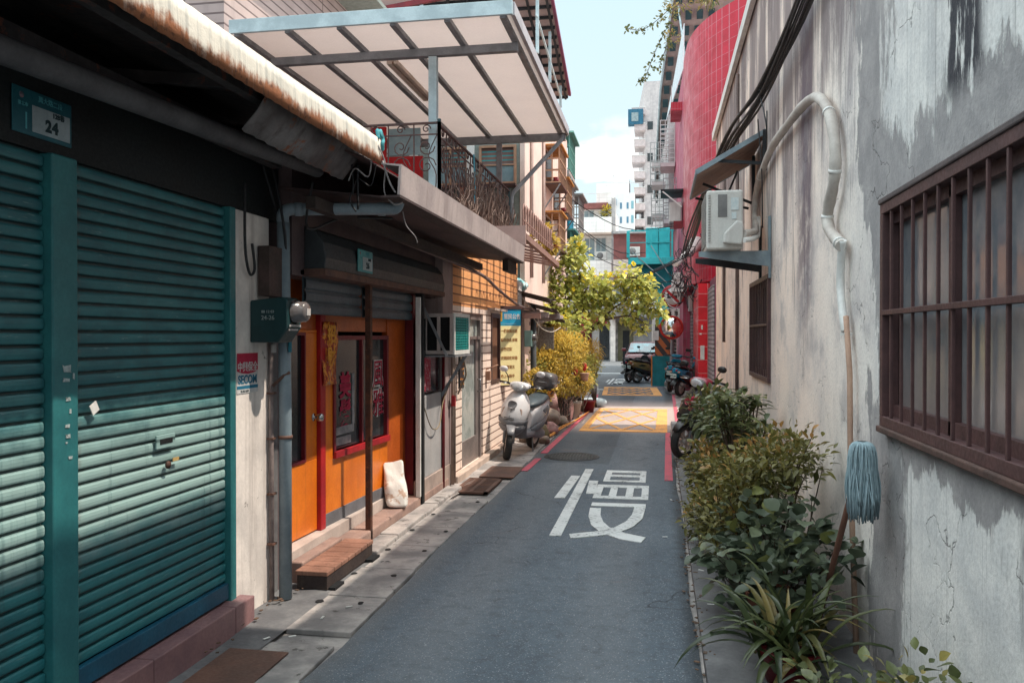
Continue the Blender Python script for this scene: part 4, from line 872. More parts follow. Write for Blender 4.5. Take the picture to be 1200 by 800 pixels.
# step
t=thing('wooden_step','low weathered red-brown plank step before the shop door','step',(-2.15,5.1,0))
b=MB(); yy=4.80
while yy<5.62: b.box((-2.235,yy+.004,.105),(-2.02,min(yy+.117,5.64),.135),None); yy+=.12
b.build('plank',M['wood'],t,bevel=.006)
b=MB(); b.box((-2.045,4.81,.02),(-2.025,5.63,.104)); b.box((-2.225,4.81,.02),(-2.205,5.63,.104)); b.box((-2.205,4.81,.02),(-2.045,4.83,.104)); b.box((-2.205,5.61,.02),(-2.045,5.63,.104)); b.build('frame_board',M['darkwood'],t,bevel=.003)
b=MB(); b.box((-2.06,4.83,.013),(-1.98,4.98,.02+.01)); b.box((-2.06,5.48,.013),(-1.97,5.63,.03)); b.box((-2.22,4.83,.013),(-2.14,4.95,.02)); b.build('packing_wedge',M['black'],t)
# plastic bag
t=thing('plastic_bag','bulging white printed sack leaning on the low orange panel','bag',(-2.27,6.55,.115))
b=MB(); rings=[]; dw=Vector((.93,.36,0)); dn=Vector((-.36,.93,0))
for k in range(12):
    s=k/11; z=.118+.37*s-.02*s*s; w=.098*(1+.05*math.sin(s*7))*(.9+.22*math.sin(min(1,s*1.25)*3.14)*.5); d_=.08*(1-.9*s**2.2)+.008; r=[]
    for (x_,y_) in ss(0,0,w,d_,3.4,26):
        wr=noise.noise(Vector((x_*15,y_*16,s*5)))
        p=Vector((-2.225-.02*s,6.82,0))+dw*(x_*(1+.05*wr)-.02*s)+dn*(y_*(1+.18*wr)+.04*s)
        r.append((p.x,p.y,z+(.075*abs(x_/w)**2.5*(1 if x_>0 else .6) if k==11 else .03*(x_/w)**2*s)+.010*wr))
    rings.append(r)
b.loft(rings); bg=NT('printed_white_sack'); c_=bg.mix(bg.ramp(bg.noise(7,None,8,.7),.56,.62,0,.75),(.82,.80,.76),(.50,.28,.16)); c_=bg.mix(bg.ramp(bg.noise(9,bg.mapv((1,1,1),(4,4,4)),6),.63,.67,0,.7),c_,(.2,.4,.2)); bg.set('Base Color',c_); bg.set('Roughness',.45); bg.bump(bg.noise(11,bg.mapv((1,1,.5)),3),.5,.02)
b.build('sack',bg.m,t,sub=1)
# awning 26
t=thing('grey_shop_awning','long grey sheet-metal awning with boxed gutter edge over the orange shop','awning',(-1.7,6.5,2.5))
b=MB(); b.prism([(-1.50,2.42),(-1.485,2.42),(-1.475,2.595),(-1.60,2.61),(-1.60,2.60),(-1.49,2.585)],4.60,9.08,Matrix(((1,0,0,0),(0,0,1,0),(0,1,0,0),(0,0,0,1)))); b.build('gutter_fascia',M['grey_paint'],t)
quick('gutter_floor',mat('gutter_underside',(.07,.045,.045),(.045,.03,.03),4,spots=((.25,.12,.07),.64,7)),t,((-1.60,4.60,2.405),(-1.485,9.08,2.418)))
b=MB(); b.add([(-1.64,4.40,2.60),(-1.60,9.08,2.60),(-2.3,9.08,2.84),(-2.3,4.40,2.84),(-1.64,4.40,2.61),(-1.60,9.08,2.61),(-2.3,9.08,2.85),(-2.3,4.40,2.85)],[(0,1,2,3),(4,5,6,7),(0,1,5,4),(1,2,6,5),(2,3,7,6),(3,0,4,7)])
b.add([(-1.60,4.7,2.42),(-1.60,9.08,2.42),(-2.28,9.08,2.50),(-2.28,4.7,2.50),(-1.60,4.7,2.43),(-1.60,9.08,2.43),(-2.28,9.08,2.51),(-2.28,4.7,2.51)],[(0,1,2,3),(4,5,6,7),(0,1,5,4),(1,2,6,5),(2,3,7,6),(3,0,4,7)])
b.build('roof_sheet',mat('awning_underside',(.10,.06,.06),(.06,.04,.04),3),t)
quick('support_beam',M['darkwood'],t,((-2.0,4.45,2.33),(-1.94,9.0,2.40)),((-1.62,8.5,2.28),(-1.56,9.02,2.40)))
t=thing('service_pipe','thin brown pipe slung under the grey awning and on to the bushes','pipe',(-2.1,7,2.4))
b=MB(); b.tube(smoothp([(-2.08,4.95,2.42),(-2.06,6.3,2.37),(-2.02,8.2,2.33),(-2.05,9.6,2.30),(-2.1,10.8,2.20),(-2.1,12.5,2.05),(-2.0,13.8,2.02)]),.02,8); b.build('pipe',mat('dusty_pipe',(.22,.15,.14),(.14,.10,.1),8),t)
# ================================================================ AC window box + steel side panel of 26
quick('steel_side_panel',mat('grey_white_panel',(.42,.41,.41),(.33,.33,.34),3,rough=.6,streak=((.2,.15,.13),.4,10)),t26,((-2.22,7.37,.25),(-2.18,8.10,1.03)),bevel=.004)
quick('side_window',M['glass_d'],t26,((-2.21,7.37,1.05),(-2.195,8.10,1.76)))
quick('side_plinth',mat('dusty_plinth',(.40,.31,.27),(.28,.22,.2),4,bump=.4),t26,((-2.24,7.34,-.02),(-2.165,8.56,.25)),bevel=.008)
quick('corner_pilaster',mat('rose_pilaster',(.40,.31,.30),(.30,.23,.225),3,streak=((.14,.09,.08),.6,14)),t26,((-2.5,8.14,.25),(-2.17,8.55,2.44)),bevel=.006)
tag(quick('red_notice',mat('notice_red',(.38,.02,.05),(.5,.3,.33),30,lo=.5,hi=.6),None,((-2.192,7.45,1.07),(-2.188,7.74,1.39))),'red and pink paper notice in the dark pane under the window air conditioner','notice')
t=thing('red_wall_pipe','thin dark red pipe at the edge of the rose pilaster','pipe',(-2.17,8.12,0)); b=MB(); b.tube([(-2.16,8.12,.02),(-2.16,8.12,1.4)],.015,8); b.build('pipe',M['redd'],t)
t=thing('grey_wall_conduit','grey conduits with taps running down the rose pilaster','pipe',(-2.14,8.45,0))
for yy,r_ in ((8.42,.018),(8.50,.014)): b=MB(); b.tube([(-2.14,yy,.03),(-2.14,yy,1.3),(-2.15,yy,1.45)],r_,8); b.build('conduit',mat('tan_pipe',(.36,.27,.22),(.26,.19,.16),9),t)
quick('valve_box',M['red'],t,((-2.14,8.36,.86),(-2.10,8.40,.97)))
t=thing('window_air_conditioner','boxed window air conditioner with green grille sticking out over the steel panel','air conditioner',(-2.1,7.9,1.4))
wf=mat('dusty_white_frame',(.56,.48,.46),(.45,.39,.37),5,bump=.2)
b=MB(); x0,x1,y0,y1,z0,z1=-2.22,-1.93,7.60,8.22,1.42,1.81
b.box((x0,y0,z1-.035),(x1,y1,z1)); b.box((x0,y0,z0),(x1,y1,z0+.035))
for x in (x0,(x0+x1)/2-.012,x1-.03): b.box((x,y0,z0+.035),(x+.03,y0+.03,z1-.035))
b.box((x1-.03,y1-.035,z0+.035),(x1,y1,z1-.035)); b.build('frame',wf,t,bevel=.003)
quick('dark_body',M['black'],t,((x0,y0+.035,z0+.036),(x1-.035,y1-.01,z1-.036)))
quick('front_frame',M['white'],t,((x1,y0-.005,z0-.005),(x1+.02,y0+.03,z1+.005)),((x1,y1-.03,z0-.005),(x1+.02,y1+.01,z1+.005)),((x1,y0+.03,z1-.03),(x1+.02,y1-.03,z1+.005)),((x1,y0+.03,z0-.005),(x1+.02,y1-.03,z0+.035)),bevel=.003)
b=MB()
for k in range(12): zz=z0+.045+k*.0265; b.box((x1+.002,y0+.03,zz),(x1+.014,y1-.03,zz+.014))
for k in range(7): yy=y0+.07+k*.08; b.box((x1+.014,yy,z0+.036),(x1+.018,yy+.006,z1-.031))
b.build('green_grille',mat('jade_grille',(.02,.34,.32),(.015,.26,.25),8,rough=.45,bump=.05),t)
quick('grille_back',mat('jade_dark',(.01,.14,.14)),t,((x1-.03,y0+.032,z0+.037),(x1-.002,y1-.036,z1-.037)))
b=MB(); b.bar((-2.2,7.55,1.86),(-1.98,7.58,1.40),.012,.025); b.bar((-2.2,8.1,.95),(-1.93,8.2,1.42),.02,.03); b.box((-2.2,7.58,1.395),(-1.9,8.25,1.41)); b.build('support_strut',M['steel'],t)
t=thing('hanging_tap_sign','small black notice board with orange marks hanging by the tiled wall','notice',(-2.1,8.85,1.2))
quick('board',M['blackpl'],t,((-2.14,8.66,1.02),(-2.12,8.86,1.40)),bevel=.004)
b=MB()
for k in range(6):
    for j in range(3): 
        if R.random()<.7: b.box((-2.119,8.68+j*.06,1.06+k*.055),(-2.117,8.72+j*.06,1.06+k*.055+R.uniform(.01,.035)))
b.build('orange_marks',mat('orange_mark',(.6,.25,.06)),t)
b=MB(); b.tube(smoothp([(-2.0,8.3,1.40),(-1.98,8.35,1.2),(-2.05,8.45,1.08),(-2.1,8.5,.98)]),.01,6); b.tube(smoothp([(-2.16,7.4,.95),(-2.14,7.6,.72),(-2.13,7.85,.72),(-2.13,8.05,.98),(-1.98,8.3,1.45)]),.006,6)
tag(b.build('hanging_hose',mat('dusty_hose',(.2,.17,.15),(.3,.22,.12),12)),'loose hose and wire looping under the window air conditioner','hose')
# ================================================================ TILED HOUSE
t28=thing('tiled_shop_house','low house clad in long cream strip tiles, upper rows coloured as orange-lit, with a frosted glass door','house',(-4,10.6,0))
b=MB(); x=-2.2
hs=[(9.08,10.22,.06,1.86),(10.72,11.35,.95,1.90)]
wall_holes(b,x-.2,8.56,12.8,-.02,1.93,hs,.2); b.box((-6.5,8.56,-.02),(-2.9,12.8,2.9)); b.build('cream_tile_wall',M['siding'],t28)
b=MB(); b.box((-2.4,8.56,1.93),(-2.2,12.8,2.92)); b.box((-2.4,12.6,1.0),(-2.199,12.8,1.93)); b.build('orange_lit_tile_wall',M['siding_lit'],t28)
quick('tile_kerb',mat('cream_kerb',(.55,.43,.36),(.42,.33,.28),5,bump=.3),t28,((-2.2,8.58,-.02),(-2.12,12.8,.085)),bevel=.01)
dm=mat('tarnished_aluminium',(.26,.22,.21),(.2,.17,.165),5,rough=.45,metal=.3)
d=quick('door_frame',dm,t28,((-2.30,9.08,.06),(-2.22,9.15,1.86)),((-2.30,10.15,.06),(-2.22,10.22,1.86)),((-2.30,9.15,1.79),(-2.22,10.15,1.86)),((-2.30,9.15,1.55),(-2.225,10.15,1.59)),bevel=.004)
dl=quick('door',dm,t28,((-2.29,9.15,.06),(-2.245,10.15,.36)),((-2.29,9.15,.36),(-2.245,9.24,1.55)),((-2.29,10.0,.36),(-2.245,10.15,1.55)),bevel=.004)
fg=NT('torn_frosted_film'); c_=fg.mix(fg.ramp(fg.noise(3,None,10,.7),.45,.55),(.42,.45,.43),(.28,.32,.31)); c_=fg.mix(fg.ramp(fg.noise(8,fg.mapv((1,1,.4)),9,.7),.6,.64,0,.8),c_,(.07,.09,.09)); fg.set('Base Color',c_); fg.set('Roughness',.25); fg.b.inputs['Specular IOR Level'].default_value=.7
quick('frosted_pane',fg.m,dl,((-2.275,9.24,.36),(-2.265,10.0,1.55))); quick('fanlight',fg.m,d,((-2.275,9.15,1.59),(-2.265,10.15,1.79)))
b=MB(); b.tube([(-2.24,10.07,.90),(-2.20,10.07,.90),(-2.20,10.07,1.05),(-2.24,10.07,1.05)],.010,8); b.build('handle',M['chrome'],dl)
wn=quick('window',M['brown'],t28,((-2.25,10.72,.95),(-2.19,10.78,1.90)),((-2.25,11.29,.95),(-2.19,11.35,1.90)),((-2.25,10.78,1.84),(-2.19,11.29,1.90)),((-2.25,10.78,.95),(-2.19,11.29,1.0)))
quick('pane',mat('brown_board',(.2,.09,.05),(.14,.06,.035),5,streak=((.05,.03,.02),.5,20)),wn,((-2.24,10.78,1.0),(-2.225,11.29,1.84)))
quick('window_shelf',mat('shelf_cement',(.5,.4,.35)),wn,((-2.2,10.5,1.93),(-2.1,11.4,1.96)))
t=thing('door_bell_box','little wire letter holder on the tiled wall by the door','letter box',(-2.18,10.4,1.1)); b=MB(); b.box((-2.2,10.36,1.02),(-2.14,10.46,1.14)); b.build('box',mat('rust_tan',(.4,.22,.15)),t); b=MB(); b.tube([(-2.2,10.4,1.16),(-2.05,10.46,1.22)],.008,6); b.build('bracket',MATS['rust_tan'],t)
# yellow banner sign
t=thing('yellow_sign_board','tall pale yellow notice sign with blue heading, brown frame, leaning out of the tiled wall','sign',(-2.15,11.8,.9))
A=Vector((-2.235,11.36,0)); B_=Vector((-1.96,11.70,0)); sx=(B_-A).normalized(); sn=Vector((sx.y,-sx.x,0))
SM=Matrix(((sx.x,0,sn.x,A.x),(sx.y,0,sn.y,A.y),(0,1,0,0),(0,0,0,1))); W=(B_-A).length
def sb(name,m,p,*bs,bevel=0):
    b=MB()
    for a,c_ in bs: b.box(a,c_,SM)
    return b.build(name,m,p,bevel=bevel)
sb('frame',M['brown'],t,((-.03,.87,-.03),(.0,2.03,.012)),((W,.87,-.03),(W+.02,2.0,.012)),((0,.87,-.03),(W,.895,.012)),((0,1.975,-.03),(W,2.02,.012)),((0,.895,-.03),(W,1.975,-.012)),bevel=.003)
bd=sb('yellow_face',mat('sign_yellow',(.92,.80,.42),(.88,.74,.38),3,rough=.5,bump=.03),t,((0,.895,-.011),(W,1.74,.0)))
sb('blue_heading',mat('sign_heading_blue',(.01,.22,.45),(.02,.42,.62),2.5,rough=.45,bump=.03),t,((0,1.74,-.011),(W,1.975,.001)))
sb('orange_block',mat('sign_orange',(.75,.40,.05)),t,((.02,1.80,.001),(.085,1.935,.003)))
sb('pale_stripe',mat('sign_paleblue',(.25,.55,.7)),t,((.03,1.762,.001),(W-.09,1.772,.003)))
T_=lambda u,v,w: SM@Matrix.Translation((u,v,w))
text('里民公告',.080,mat('sign_white',(.68,.66,.66)),t,T_(.27,1.865,.002),'white_heading',bold=.002)
br=mat('sign_brown_ink',(.42,.20,.07))
for i,s_ in enumerate(['一樓店面出租','請勿在此停車','洽管理室','資源回收時間','週一至週五','晚上七點半']):
    text(s_,.052,br,t,T_(.06,1.66-i*.128,.001),'brown_text_line',bold=.0015,align='LEFT')
# ================================================================ TERRACE
t=thing('terrace_canopy','flat pale sheet-roof terrace canopy on grey steel posts above the shops','canopy',(-2.9,10.3,2.9))
x0,x1,y0,y1,h=-4.35,-1.40,7.87,12.75,4.74
quick('roof_panel',M['panelwhite'],t,((x0,y0+.02,h+.0),(x1-.02,y1,h+.05)))
quick('front_fascia',M['paleblue'],t,((x0-.02,y0-.02,h-.03),(x1,y0+.015,h+.11)),bevel=.004)
quick('side_fascia',mat('lilac_steel',(.44,.42,.45),(.34,.33,.36),4,spots=((.25,.15,.1),.72,10)),t,((x1-.02,y0+.016,h-.03),(x1+.02,y1,h+.10)),bevel=.004)
for i in range(6):
    xx=x0+.02+(x1-.13-x0-.02)*i/5; quick('rafter',M['steel'],t,((xx,y0+.016,h-.05),(xx+.06,y1-.04,h-.002)))
quick('cross_beam',M['steel'],t,((x0+.1,8.55,h-.14),(x1-.07,8.63,h-.055))); quick('cross_beam',M['steel'],t,((x0-.3,12.60,h-.14),(x1-.02,12.68,h-.055)))
quick('rear_gutter',M['steel'],t,((x0,12.70,h-.04),(x1,12.80,h-.003)))
quick('post',M['paleblue'],t,((-2.44,8.55,2.82),(-2.35,8.63,h-.145)),bevel=.004); quick('post',M['steel'],t,((-2.50,12.60,2.82),(-2.42,12.68,h-.145)),bevel=.004)
b=MB(); b.tube([(-1.46,12.62,h-.05),(-1.47,12.62,h-.12),(-2.23,12.55,3.80),(-2.25,12.55,3.72),(-2.25,12.55,2.9)],.033,10); b.build('rain_pipe',mat('pale_rain_pipe',(.36,.38,.41),(.27,.29,.32),5),t)
b=MB(); b.box((-3.06,9.0,h-.05),(-3.00,10.5,h-.003)); b.box((-2.975,9.0,h-.05),(-2.935,10.5,h-.003)); b.box((-3.0,9.0,h-.02),(-2.975,10.5,h-.003)); l_=tag(b.build('fluorescent_batten',mat('lamp_cream',(.62,.52,.44),(.5,.42,.36),3)),'cream fluorescent batten light fixed under the terrace canopy roof','light')
quick('terrace_deck',mat('terrace_floor',(.3,.25,.24),(.2,.17,.16),3),t26,((-6.4,7.3,2.86),(-2.26,12.85,2.92)))
# railing
t=thing('wrought_iron_railing','rusty wrought iron scroll railing round the terrace edge','railing',(-2.3,8.5,2.9))
iron=mat('rusted_black_iron',(.06,.04,.042),(.12,.06,.05),14,rough=.65,bump=.3)
def scroll(mb,c,u,v,s,r=.006,turn=1):
    P=[]
    for k in range(15):
        a=turn*k*.62; rr_=s*(1-k/16); P.append(Vector(c)+Vector(u)*rr_*math.cos(a)+Vector(v)*rr_*math.sin(a))
    mb.tube(P,r,5,False)
def rail_run(p,q,h0,h1,n):
    p=Vector(p); q=Vector(q); d=(q-p).normalized(); L=(q-p).length; b=MB()
    b.bar(p+Vector((0,0,h1)),q+Vector((0,0,h1)),.03,.02); b.bar(p+Vector((0,0,h1-.12)),q+Vector((0,0,h1-.12)),.014,.014); b.bar(p+Vector((0,0,h0)),q+Vector((0,0,h0)),.025,.02)
    b.build('rail',iron,t)
    for k in range(n):
        c=p+d*L*(k+.5)/n; b=MB(); w=L/n*.42
        for (z,s,tn) in ((h1-.06,.05,1),(h1-.25,w*.8,-1),(h0+.45,w*.9,1),(h0+.2,w*.85,-1)):
            scroll(b,c+Vector((0,0,z)),d,Vector((0,0,1)),s,.007,tn); 
        b.tube(smoothp([c+d*w+Vector((0,0,h1-.12)),c+d*w*.2+Vector((0,0,h1-.35)),c+d*w*.9+Vector((0,0,h0+.35)),c+d*w*.6+Vector((0,0,h0))],4),.006,5,False)
        b.tube([c-d*w*1.15+Vector((0,0,h0)),c-d*w*1.15+Vector((0,0,h1))],.008,5,False)
        b.build('scroll_panel',iron,t)
    for c in (p,q): b=MB(); b.bar(c,c+Vector((0,0,h1+.04)),.032,.032); b.build('corner_post',mat('teal_grey_post',(.06,.11,.13),(.04,.08,.09),6),t)
rail_run((-4.3,8.48,2.88),(-2.30,8.48,2.88),.08,.98,7); rail_run((-2.30,8.48,2.88),(-2.28,12.5,2.88),.08,.95,14)
b=MB(); b.tube(smoothp([(-2.27,10.0,3.85),(-2.26,10.02,3.5),(-2.26,9.98,3.2),(-2.25,10.0,2.95)]),.012,6); b.build('blue_strap',mat('blue_rope',(.1,.35,.45)),t)
b=MB(); rr=random.Random(5)
for k in range(260):
    y=rr.uniform(8.9,12.4); z=2.9; P=[(-2.26+rr.uniform(-.05,.06),y,z)]
    for j in range(5): P.append((P[-1][0]+rr.uniform(-.05,.05),P[-1][1]+rr.uniform(-.10,.10),P[-1][2]+rr.uniform(.04,.20)*(1 if y>9.6 else .6)))
    b.tube(smoothp(P,2),rr.uniform(.003,.007),4,False)
tag(b.build('dried_vine',mat('dried_vine',(.28,.2,.17),(.17,.11,.09),20)),'tangle of leafless dried vines woven through the terrace railing','plant')
t=thing('red_board','big red painted board with pale door behind the terrace railing','board',(-3.6,10.4,2.9))
quick('panel',mat('vivid_red',(.55,.02,.025),(.45,.015,.02),5),t,((-3.75,10.40,2.92),(-3.05,10.44,3.95)),((-3.75,10.40,3.95),(-3.55,10.44,4.35))); quick('pale_panel',M['white'],t,((-3.95,10.40,2.92),(-3.77,10.44,4.35)))
quick('glass_panel',mat('blue_glass',(.3,.42,.46),(.2,.3,.34),3,rough=.15),t,((-3.52,10.41,3.97),(-3.08,10.43,4.32)))
for (px,py,s,c_) in ((-2.5,11.2,.1,M['white']),(-2.5,11.8,.12,M['redd']),(-2.55,10.7,.09,M['pot'])):
    b=MB(); b.lathe([(0,0),(s*.8,0),(s,.22),(s*.9,.22),(s*.8,.18),(0,.17)],(px,py,3.35),n=16); tag(b.build('flower_pot',c_),{'white_paint':'white pot among the vines behind the terrace railing','dark_red_paint':'dark red pot on the terrace ledge behind the vines','terracotta_pot':'terracotta pot on the terrace ledge near the blue strap'}[c_.name],'flower pot')
quick('plant_ledge',M['conc'],t26,((-2.75,10.5,3.31),(-2.38,12.1,3.35)),((-2.7,10.6,2.92),(-2.65,10.7,3.31)),((-2.7,11.9,2.92),(-2.65,12.0,3.31)))
# ---- upper storey building left-back
tu=thing('sheet_clad_storey','upper storey clad in rose lap boards and pale blue sheet behind the canopy','building',(-6,10,2.9))
quick('lap_wall',M['lap'],tu,((-5.25,7.9,2.9),(-4.45,13.2,6.6)))
quick('blue_sheet_wall',M['skyblue'],tu,((-9,7.95,2.9),(-5.26,13.2,6.6)))
quick('window_hood',M['lap'],tu,((-5.05,7.35,5.70),(-4.25,7.89,5.86)),((-5.05,7.36,5.86),(-5.0,7.89,6.2)),((-4.30,7.36,5.86),(-4.25,7.89,6.2)),bevel=.005)
quick('eave_board',M['greenwall'],tu,((-4.6,7.4,6.3),(-3.9,13.2,6.36)))
quick('rail_cap',M['white'],tu,((-5.3,7.86,5.42),(-5.0,7.9,5.50)))
# brown slatted awning
t=thing('slatted_timber_awning','dusty rose-brown slatted awning frame jutting out past the grey awning','awning',(-1.9,10.5,2.65))
sl=mat('dusty_rose_timber',(.34,.20,.17),(.25,.15,.13),5,bump=.4)
b=MB(); b.bar((-1.50,9.2,2.72),(-1.50,12.3,2.66),.05,.07); b.bar((-2.2,9.2,2.86),(-2.2,12.3,2.80),.05,.07); b.build('edge_beam',sl,t)
quick('front_board',mat('rose_board',(.45,.30,.27),(.37,.25,.22),4),t,((-2.2,9.15,2.62),(-1.48,9.19,2.84)))
for k in range(7):
    yy=9.6+k*.44; b=MB(); b.bar((-1.53,yy,2.69-.008*k),(-2.18,yy,2.82-.008*k),.10,.025); b.build('slat',sl,t)
t=thing('hooped_wire_fence','row of bent wire hoops along the ledge over the slatted awning','fence',(-1.8,11,2.9))
for k in range(14):
    yy=9.9+k*.20; b=MB(); b.tube(smoothp([(-1.62,yy-.07,2.9),(-1.62,yy-.07,3.10),(-1.62,yy,3.2),(-1.62,yy+.07,3.10),(-1.62,yy+.07,2.9)],4),.011,6,False); b.build('hoop',sl,t)
b=MB(); b.bar((-1.62,9.8,3.0),(-1.62,12.75,2.97),.015); b.build('wire_rail',sl,t)
# ================================================================ PINK APARTMENT
def window(parent,x0,x1,z0,z1,y,frame,pane,mull=1,rail=0,proud=.03,name='window'):
    f=.04; b=MB(); b.box((x0,y-proud,z0),(x0+f,y+.02,z1)); b.box((x1-f,y-proud,z0),(x1,y+.02,z1)); b.box((x0+f,y-proud,z0),(x1-f,y+.02,z0+f)); b.box((x0+f,y-proud,z1-f),(x1-f,y+.02,z1))
    for k in range(1,mull+1): xx=x0+(x1-x0)*k/(mull+1); b.box((xx-.015,y-proud*.8,z0+f),(xx+.015,y+.02,z1-f))
    for k in range(1,rail+1): zz=z0+(z1-z0)*k/(rail+1); b.box((x0+f,y-proud*.7,zz-.012),(x1-f,y+.0,zz+.012))
    w=b.build(name,frame,parent); quick('pane',pane,w,((x0+f,y-.012,z0+f),(x1-f,y-.006,z1-f))); return w
def cage_x(parent,x,y0,y1,z0,z1,d,m,step=.13,roof=True,name='balcony_cage',rails=3,side=1):  # cage on a wall facing +X (side=1) or -X
    X=x+d*side; b=MB(); n=int((y1-y0)/step)
    for k in range(n+1): yy=y0+(y1-y0)*k/n; b.bar((X,yy,z0),(X,yy,z1),.022)
    for k in range(rails+1): zz=z0+(z1-z0)*k/rails; b.bar((X,y0,zz),(X,y1,zz),.025); b.bar((x,y0,zz),(X,y0,zz),.025); b.bar((x,y1,zz),(X,y1,zz),.025)
    m2=max(2,int(d/step))
    for k in range(m2): xx=x+(X-x)*k/m2; b.bar((xx,y0,z0),(xx,y0,z1),.022); b.bar((xx,y1,z0),(xx,y1,z1),.022); b.bar((xx,y0,z0),(xx,y1,z0),.03)
    return b.build(name,m,parent)
tp=thing('pink_apartment_block','sunlit pink plaster apartment block with grey-green end wall beyond the canopy','building',(-4.5,16.5,0))
b=MB(); b.box((-9,13.3,-.02),(-2.25,13.5,6.3)); b.build('end_wall',M['greenwall'],tp)
b=MB(); b.box((-9,13.5,-.02),(-2.2,19.9,6.3)); b.box((-2.24,13.28,2.5),(-2.16,13.52,6.3)); b.build('pink_wall',M['pinkwall'],tp)
quick('white_pilaster',M['white'],tp,((-3.12,13.22,2.9),(-3.0,13.30,5.2)),((-4.1,13.22,2.9),(-3.98,13.30,5.2)))
rf=mat('rust_orange_frame',(.45,.27,.18),(.34,.19,.12),8)
slat_=mk_brick('brown_blind',(.16,.09,.08),(.2,.12,.1),(.02,.3,.33),9,.07,.012,.5,.2)
for x in (-2.92,-3.72): 
    w_=window(tp,x,x+.62,4.08,4.72,13.3,rf,slat_,1,1,.05); quick('lower_pane',mat('pale_blue_glass',(.22,.34,.38),(.15,.24,.28),3,rough=.15),w_,((x+.04,13.28,4.12),(x+.58,13.285,4.42)))
    quick('pigeon_tray',M['brown'],w_,((x-.02,13.08,4.02),(x+.64,13.29,4.06)))
b=MB(); b.box((-2.92,13.02,3.0),(-2.28,13.29,3.06)); b.build('ledge',M['pinkwall'],tp)
for xx,yy in ((-2.17,14.1),(-2.17,15.6)): b=MB(); b.tube([(xx,yy,2.6),(xx,yy,6.2)],.03,8); b.build('rain_pipe',mat('pink_pipe',(.5,.36,.32),(.4,.29,.26)),tp)
for (y0,y1,z0,z1) in ((16.0,17.1,4.6,5.3),(17.3,18.3,4.2,4.9),(16.0,17.0,3.3,4.0)):
    c_=cage_x(tp,-2.2,y0,y1,z0,z1,.28,rf,.2,name='flower_cage')
    quick('cage_floor',M['brown'],c_,((-2.2,y0,z0-.04),(-1.88,y1,z0-.01))); quick('cage_roof',mat('amber_sheet',(.55,.24,.06),(.4,.16,.05),4),c_,((-2.2,y0-.05,z1+.01),(-1.86,y1+.05,z1+.04)))
    b=MB()
    for k in range(4): b.lathe([(0,0),(.05,0),(.065,.12),(0,.13)],(-2.0,y0+.2+k*.22,z0),n=10)
    b.build('flower_pots',M['redd'],c_); b=MB(); b.bar((-2.2,y0,z0-.5),(-1.9,y0,z0-.04),.025); b.bar((-2.2,y1,z0-.5),(-1.9,y1,z0-.04),.025); build_each(b,'strut',M['steel'],c_)
    quick('window_pane',M['glass_d'],tp,((-2.2,y0+.1,z0+.05),(-2.19,y1-.1,z1-.05)))
# roof-top shed frame with slats
t=thing('rooftop_shed_frame','tall rooftop shed eave of dark lattice with purple edge above the pink block','roof shed',(-3,15,6.3))
def zs(Y): return 7.75-(Y-13.6)*.29
b=MB(); b.bar((-1.86,13.2,zs(13.2)+.05),(-1.86,17.4,zs(17.4)+.05),.05,.07); b.build('purple_edge',mat('plum_edge',(.22,.06,.12),(.16,.05,.09)),t)
b=MB()
for k in range(16):
    y=13.2+k*.28; b.bar((-5,y,zs(y)),(-1.9,y,zs(y)),.04,.05)
for k in range(6):
    x=-1.95-k*.35; b.bar((x,13.2,zs(13.2)-.03),(x,17.4,zs(17.4)-.03),.04,.05)
b.build('lattice',M['dark'],t)
b=MB(); b.add([(-5,13.2,zs(13.2)+.04),(-1.86,13.2,zs(13.2)+.04),(-1.86,17.4,zs(17.4)+.04),(-5,17.4,zs(17.4)+.04)],[(0,1,2,3)]); b.build('sheet',mat('rose_sheet',(.42,.33,.33),(.34,.27,.27),3),t,solid=.01)
b=MB(); 
for (x,y) in ((-2.0,13.6),(-2.0,15.2),(-2.0,16.9),(-4,13.6)): b.bar((x,y,6.3),(x,y,zs(y)-.05),.05)
b.bar((-2.0,13.5,6.9),(-2.0,17,6.5),.03); build_each(b,'post',M['paleblue'],t)
b=MB(); b.bar((-4.6,13.1,7.0),(-2.6,13.1,7.25),.06,.08); b.build('red_eave',M['redd'],t)
# ================================================================ LEFT FAR BLOCKS
pal_g=mat('faded_green_paint',(.18,.42,.36),(.13,.32,.28),3,streak=((.1,.15,.13),.4,5))
cagew=mat('grey_white_cage',(.5,.5,.49),(.36,.36,.36),6)
def block_left(name,label,x0,y0,y1,x1,h,m,group=None):
    t=thing(name,label,'building',(x0-3,(y0+y1)/2,0),group); b=MB(); b.prism([(x0,y0),(x1,y1),(x1-6,y1),(x0-6,y0)],-.02,h); b.build('wall',m,t); return t
t=block_left('balcony_block','narrow grey block stacked with green and white balcony cages left of the tree top',-2.5,20.0,24.0,-2.75,5.7,M['greywall'])
for (y0,z0,z1,d,m_,nm) in ((20.4,5.75,6.6,.35,pal_g,'green_rooftop_cage'),(20.5,4.75,5.45,.32,cagew,'balcony_cage'),(20.5,3.2,4.2,.38,mat('teal_cage',(.1,.34,.33),(.08,.26,.25)),'balcony_cage'),(22.4,4.5,5.4,.4,cagew,'balcony_cage')):
    c_=cage_x(t,-2.55,y0,y0+1.4,z0,z1,d,m_,.14,name=nm); quick('cage_floor',M['greywall'],c_,((-2.55,y0,z0-.12),(-2.55+d,y0+1.4,z0-.03))); quick('cage_roof',m_,c_,((-2.6,y0-.1,z1+.02),(-2.55+d+.12,y0+1.5,z1+.06)))
    quick('cage_window',M['glass_d'],c_,((-2.55,y0+.15,z0+.05),(-2.49,y0+1.3,z1-.1)))
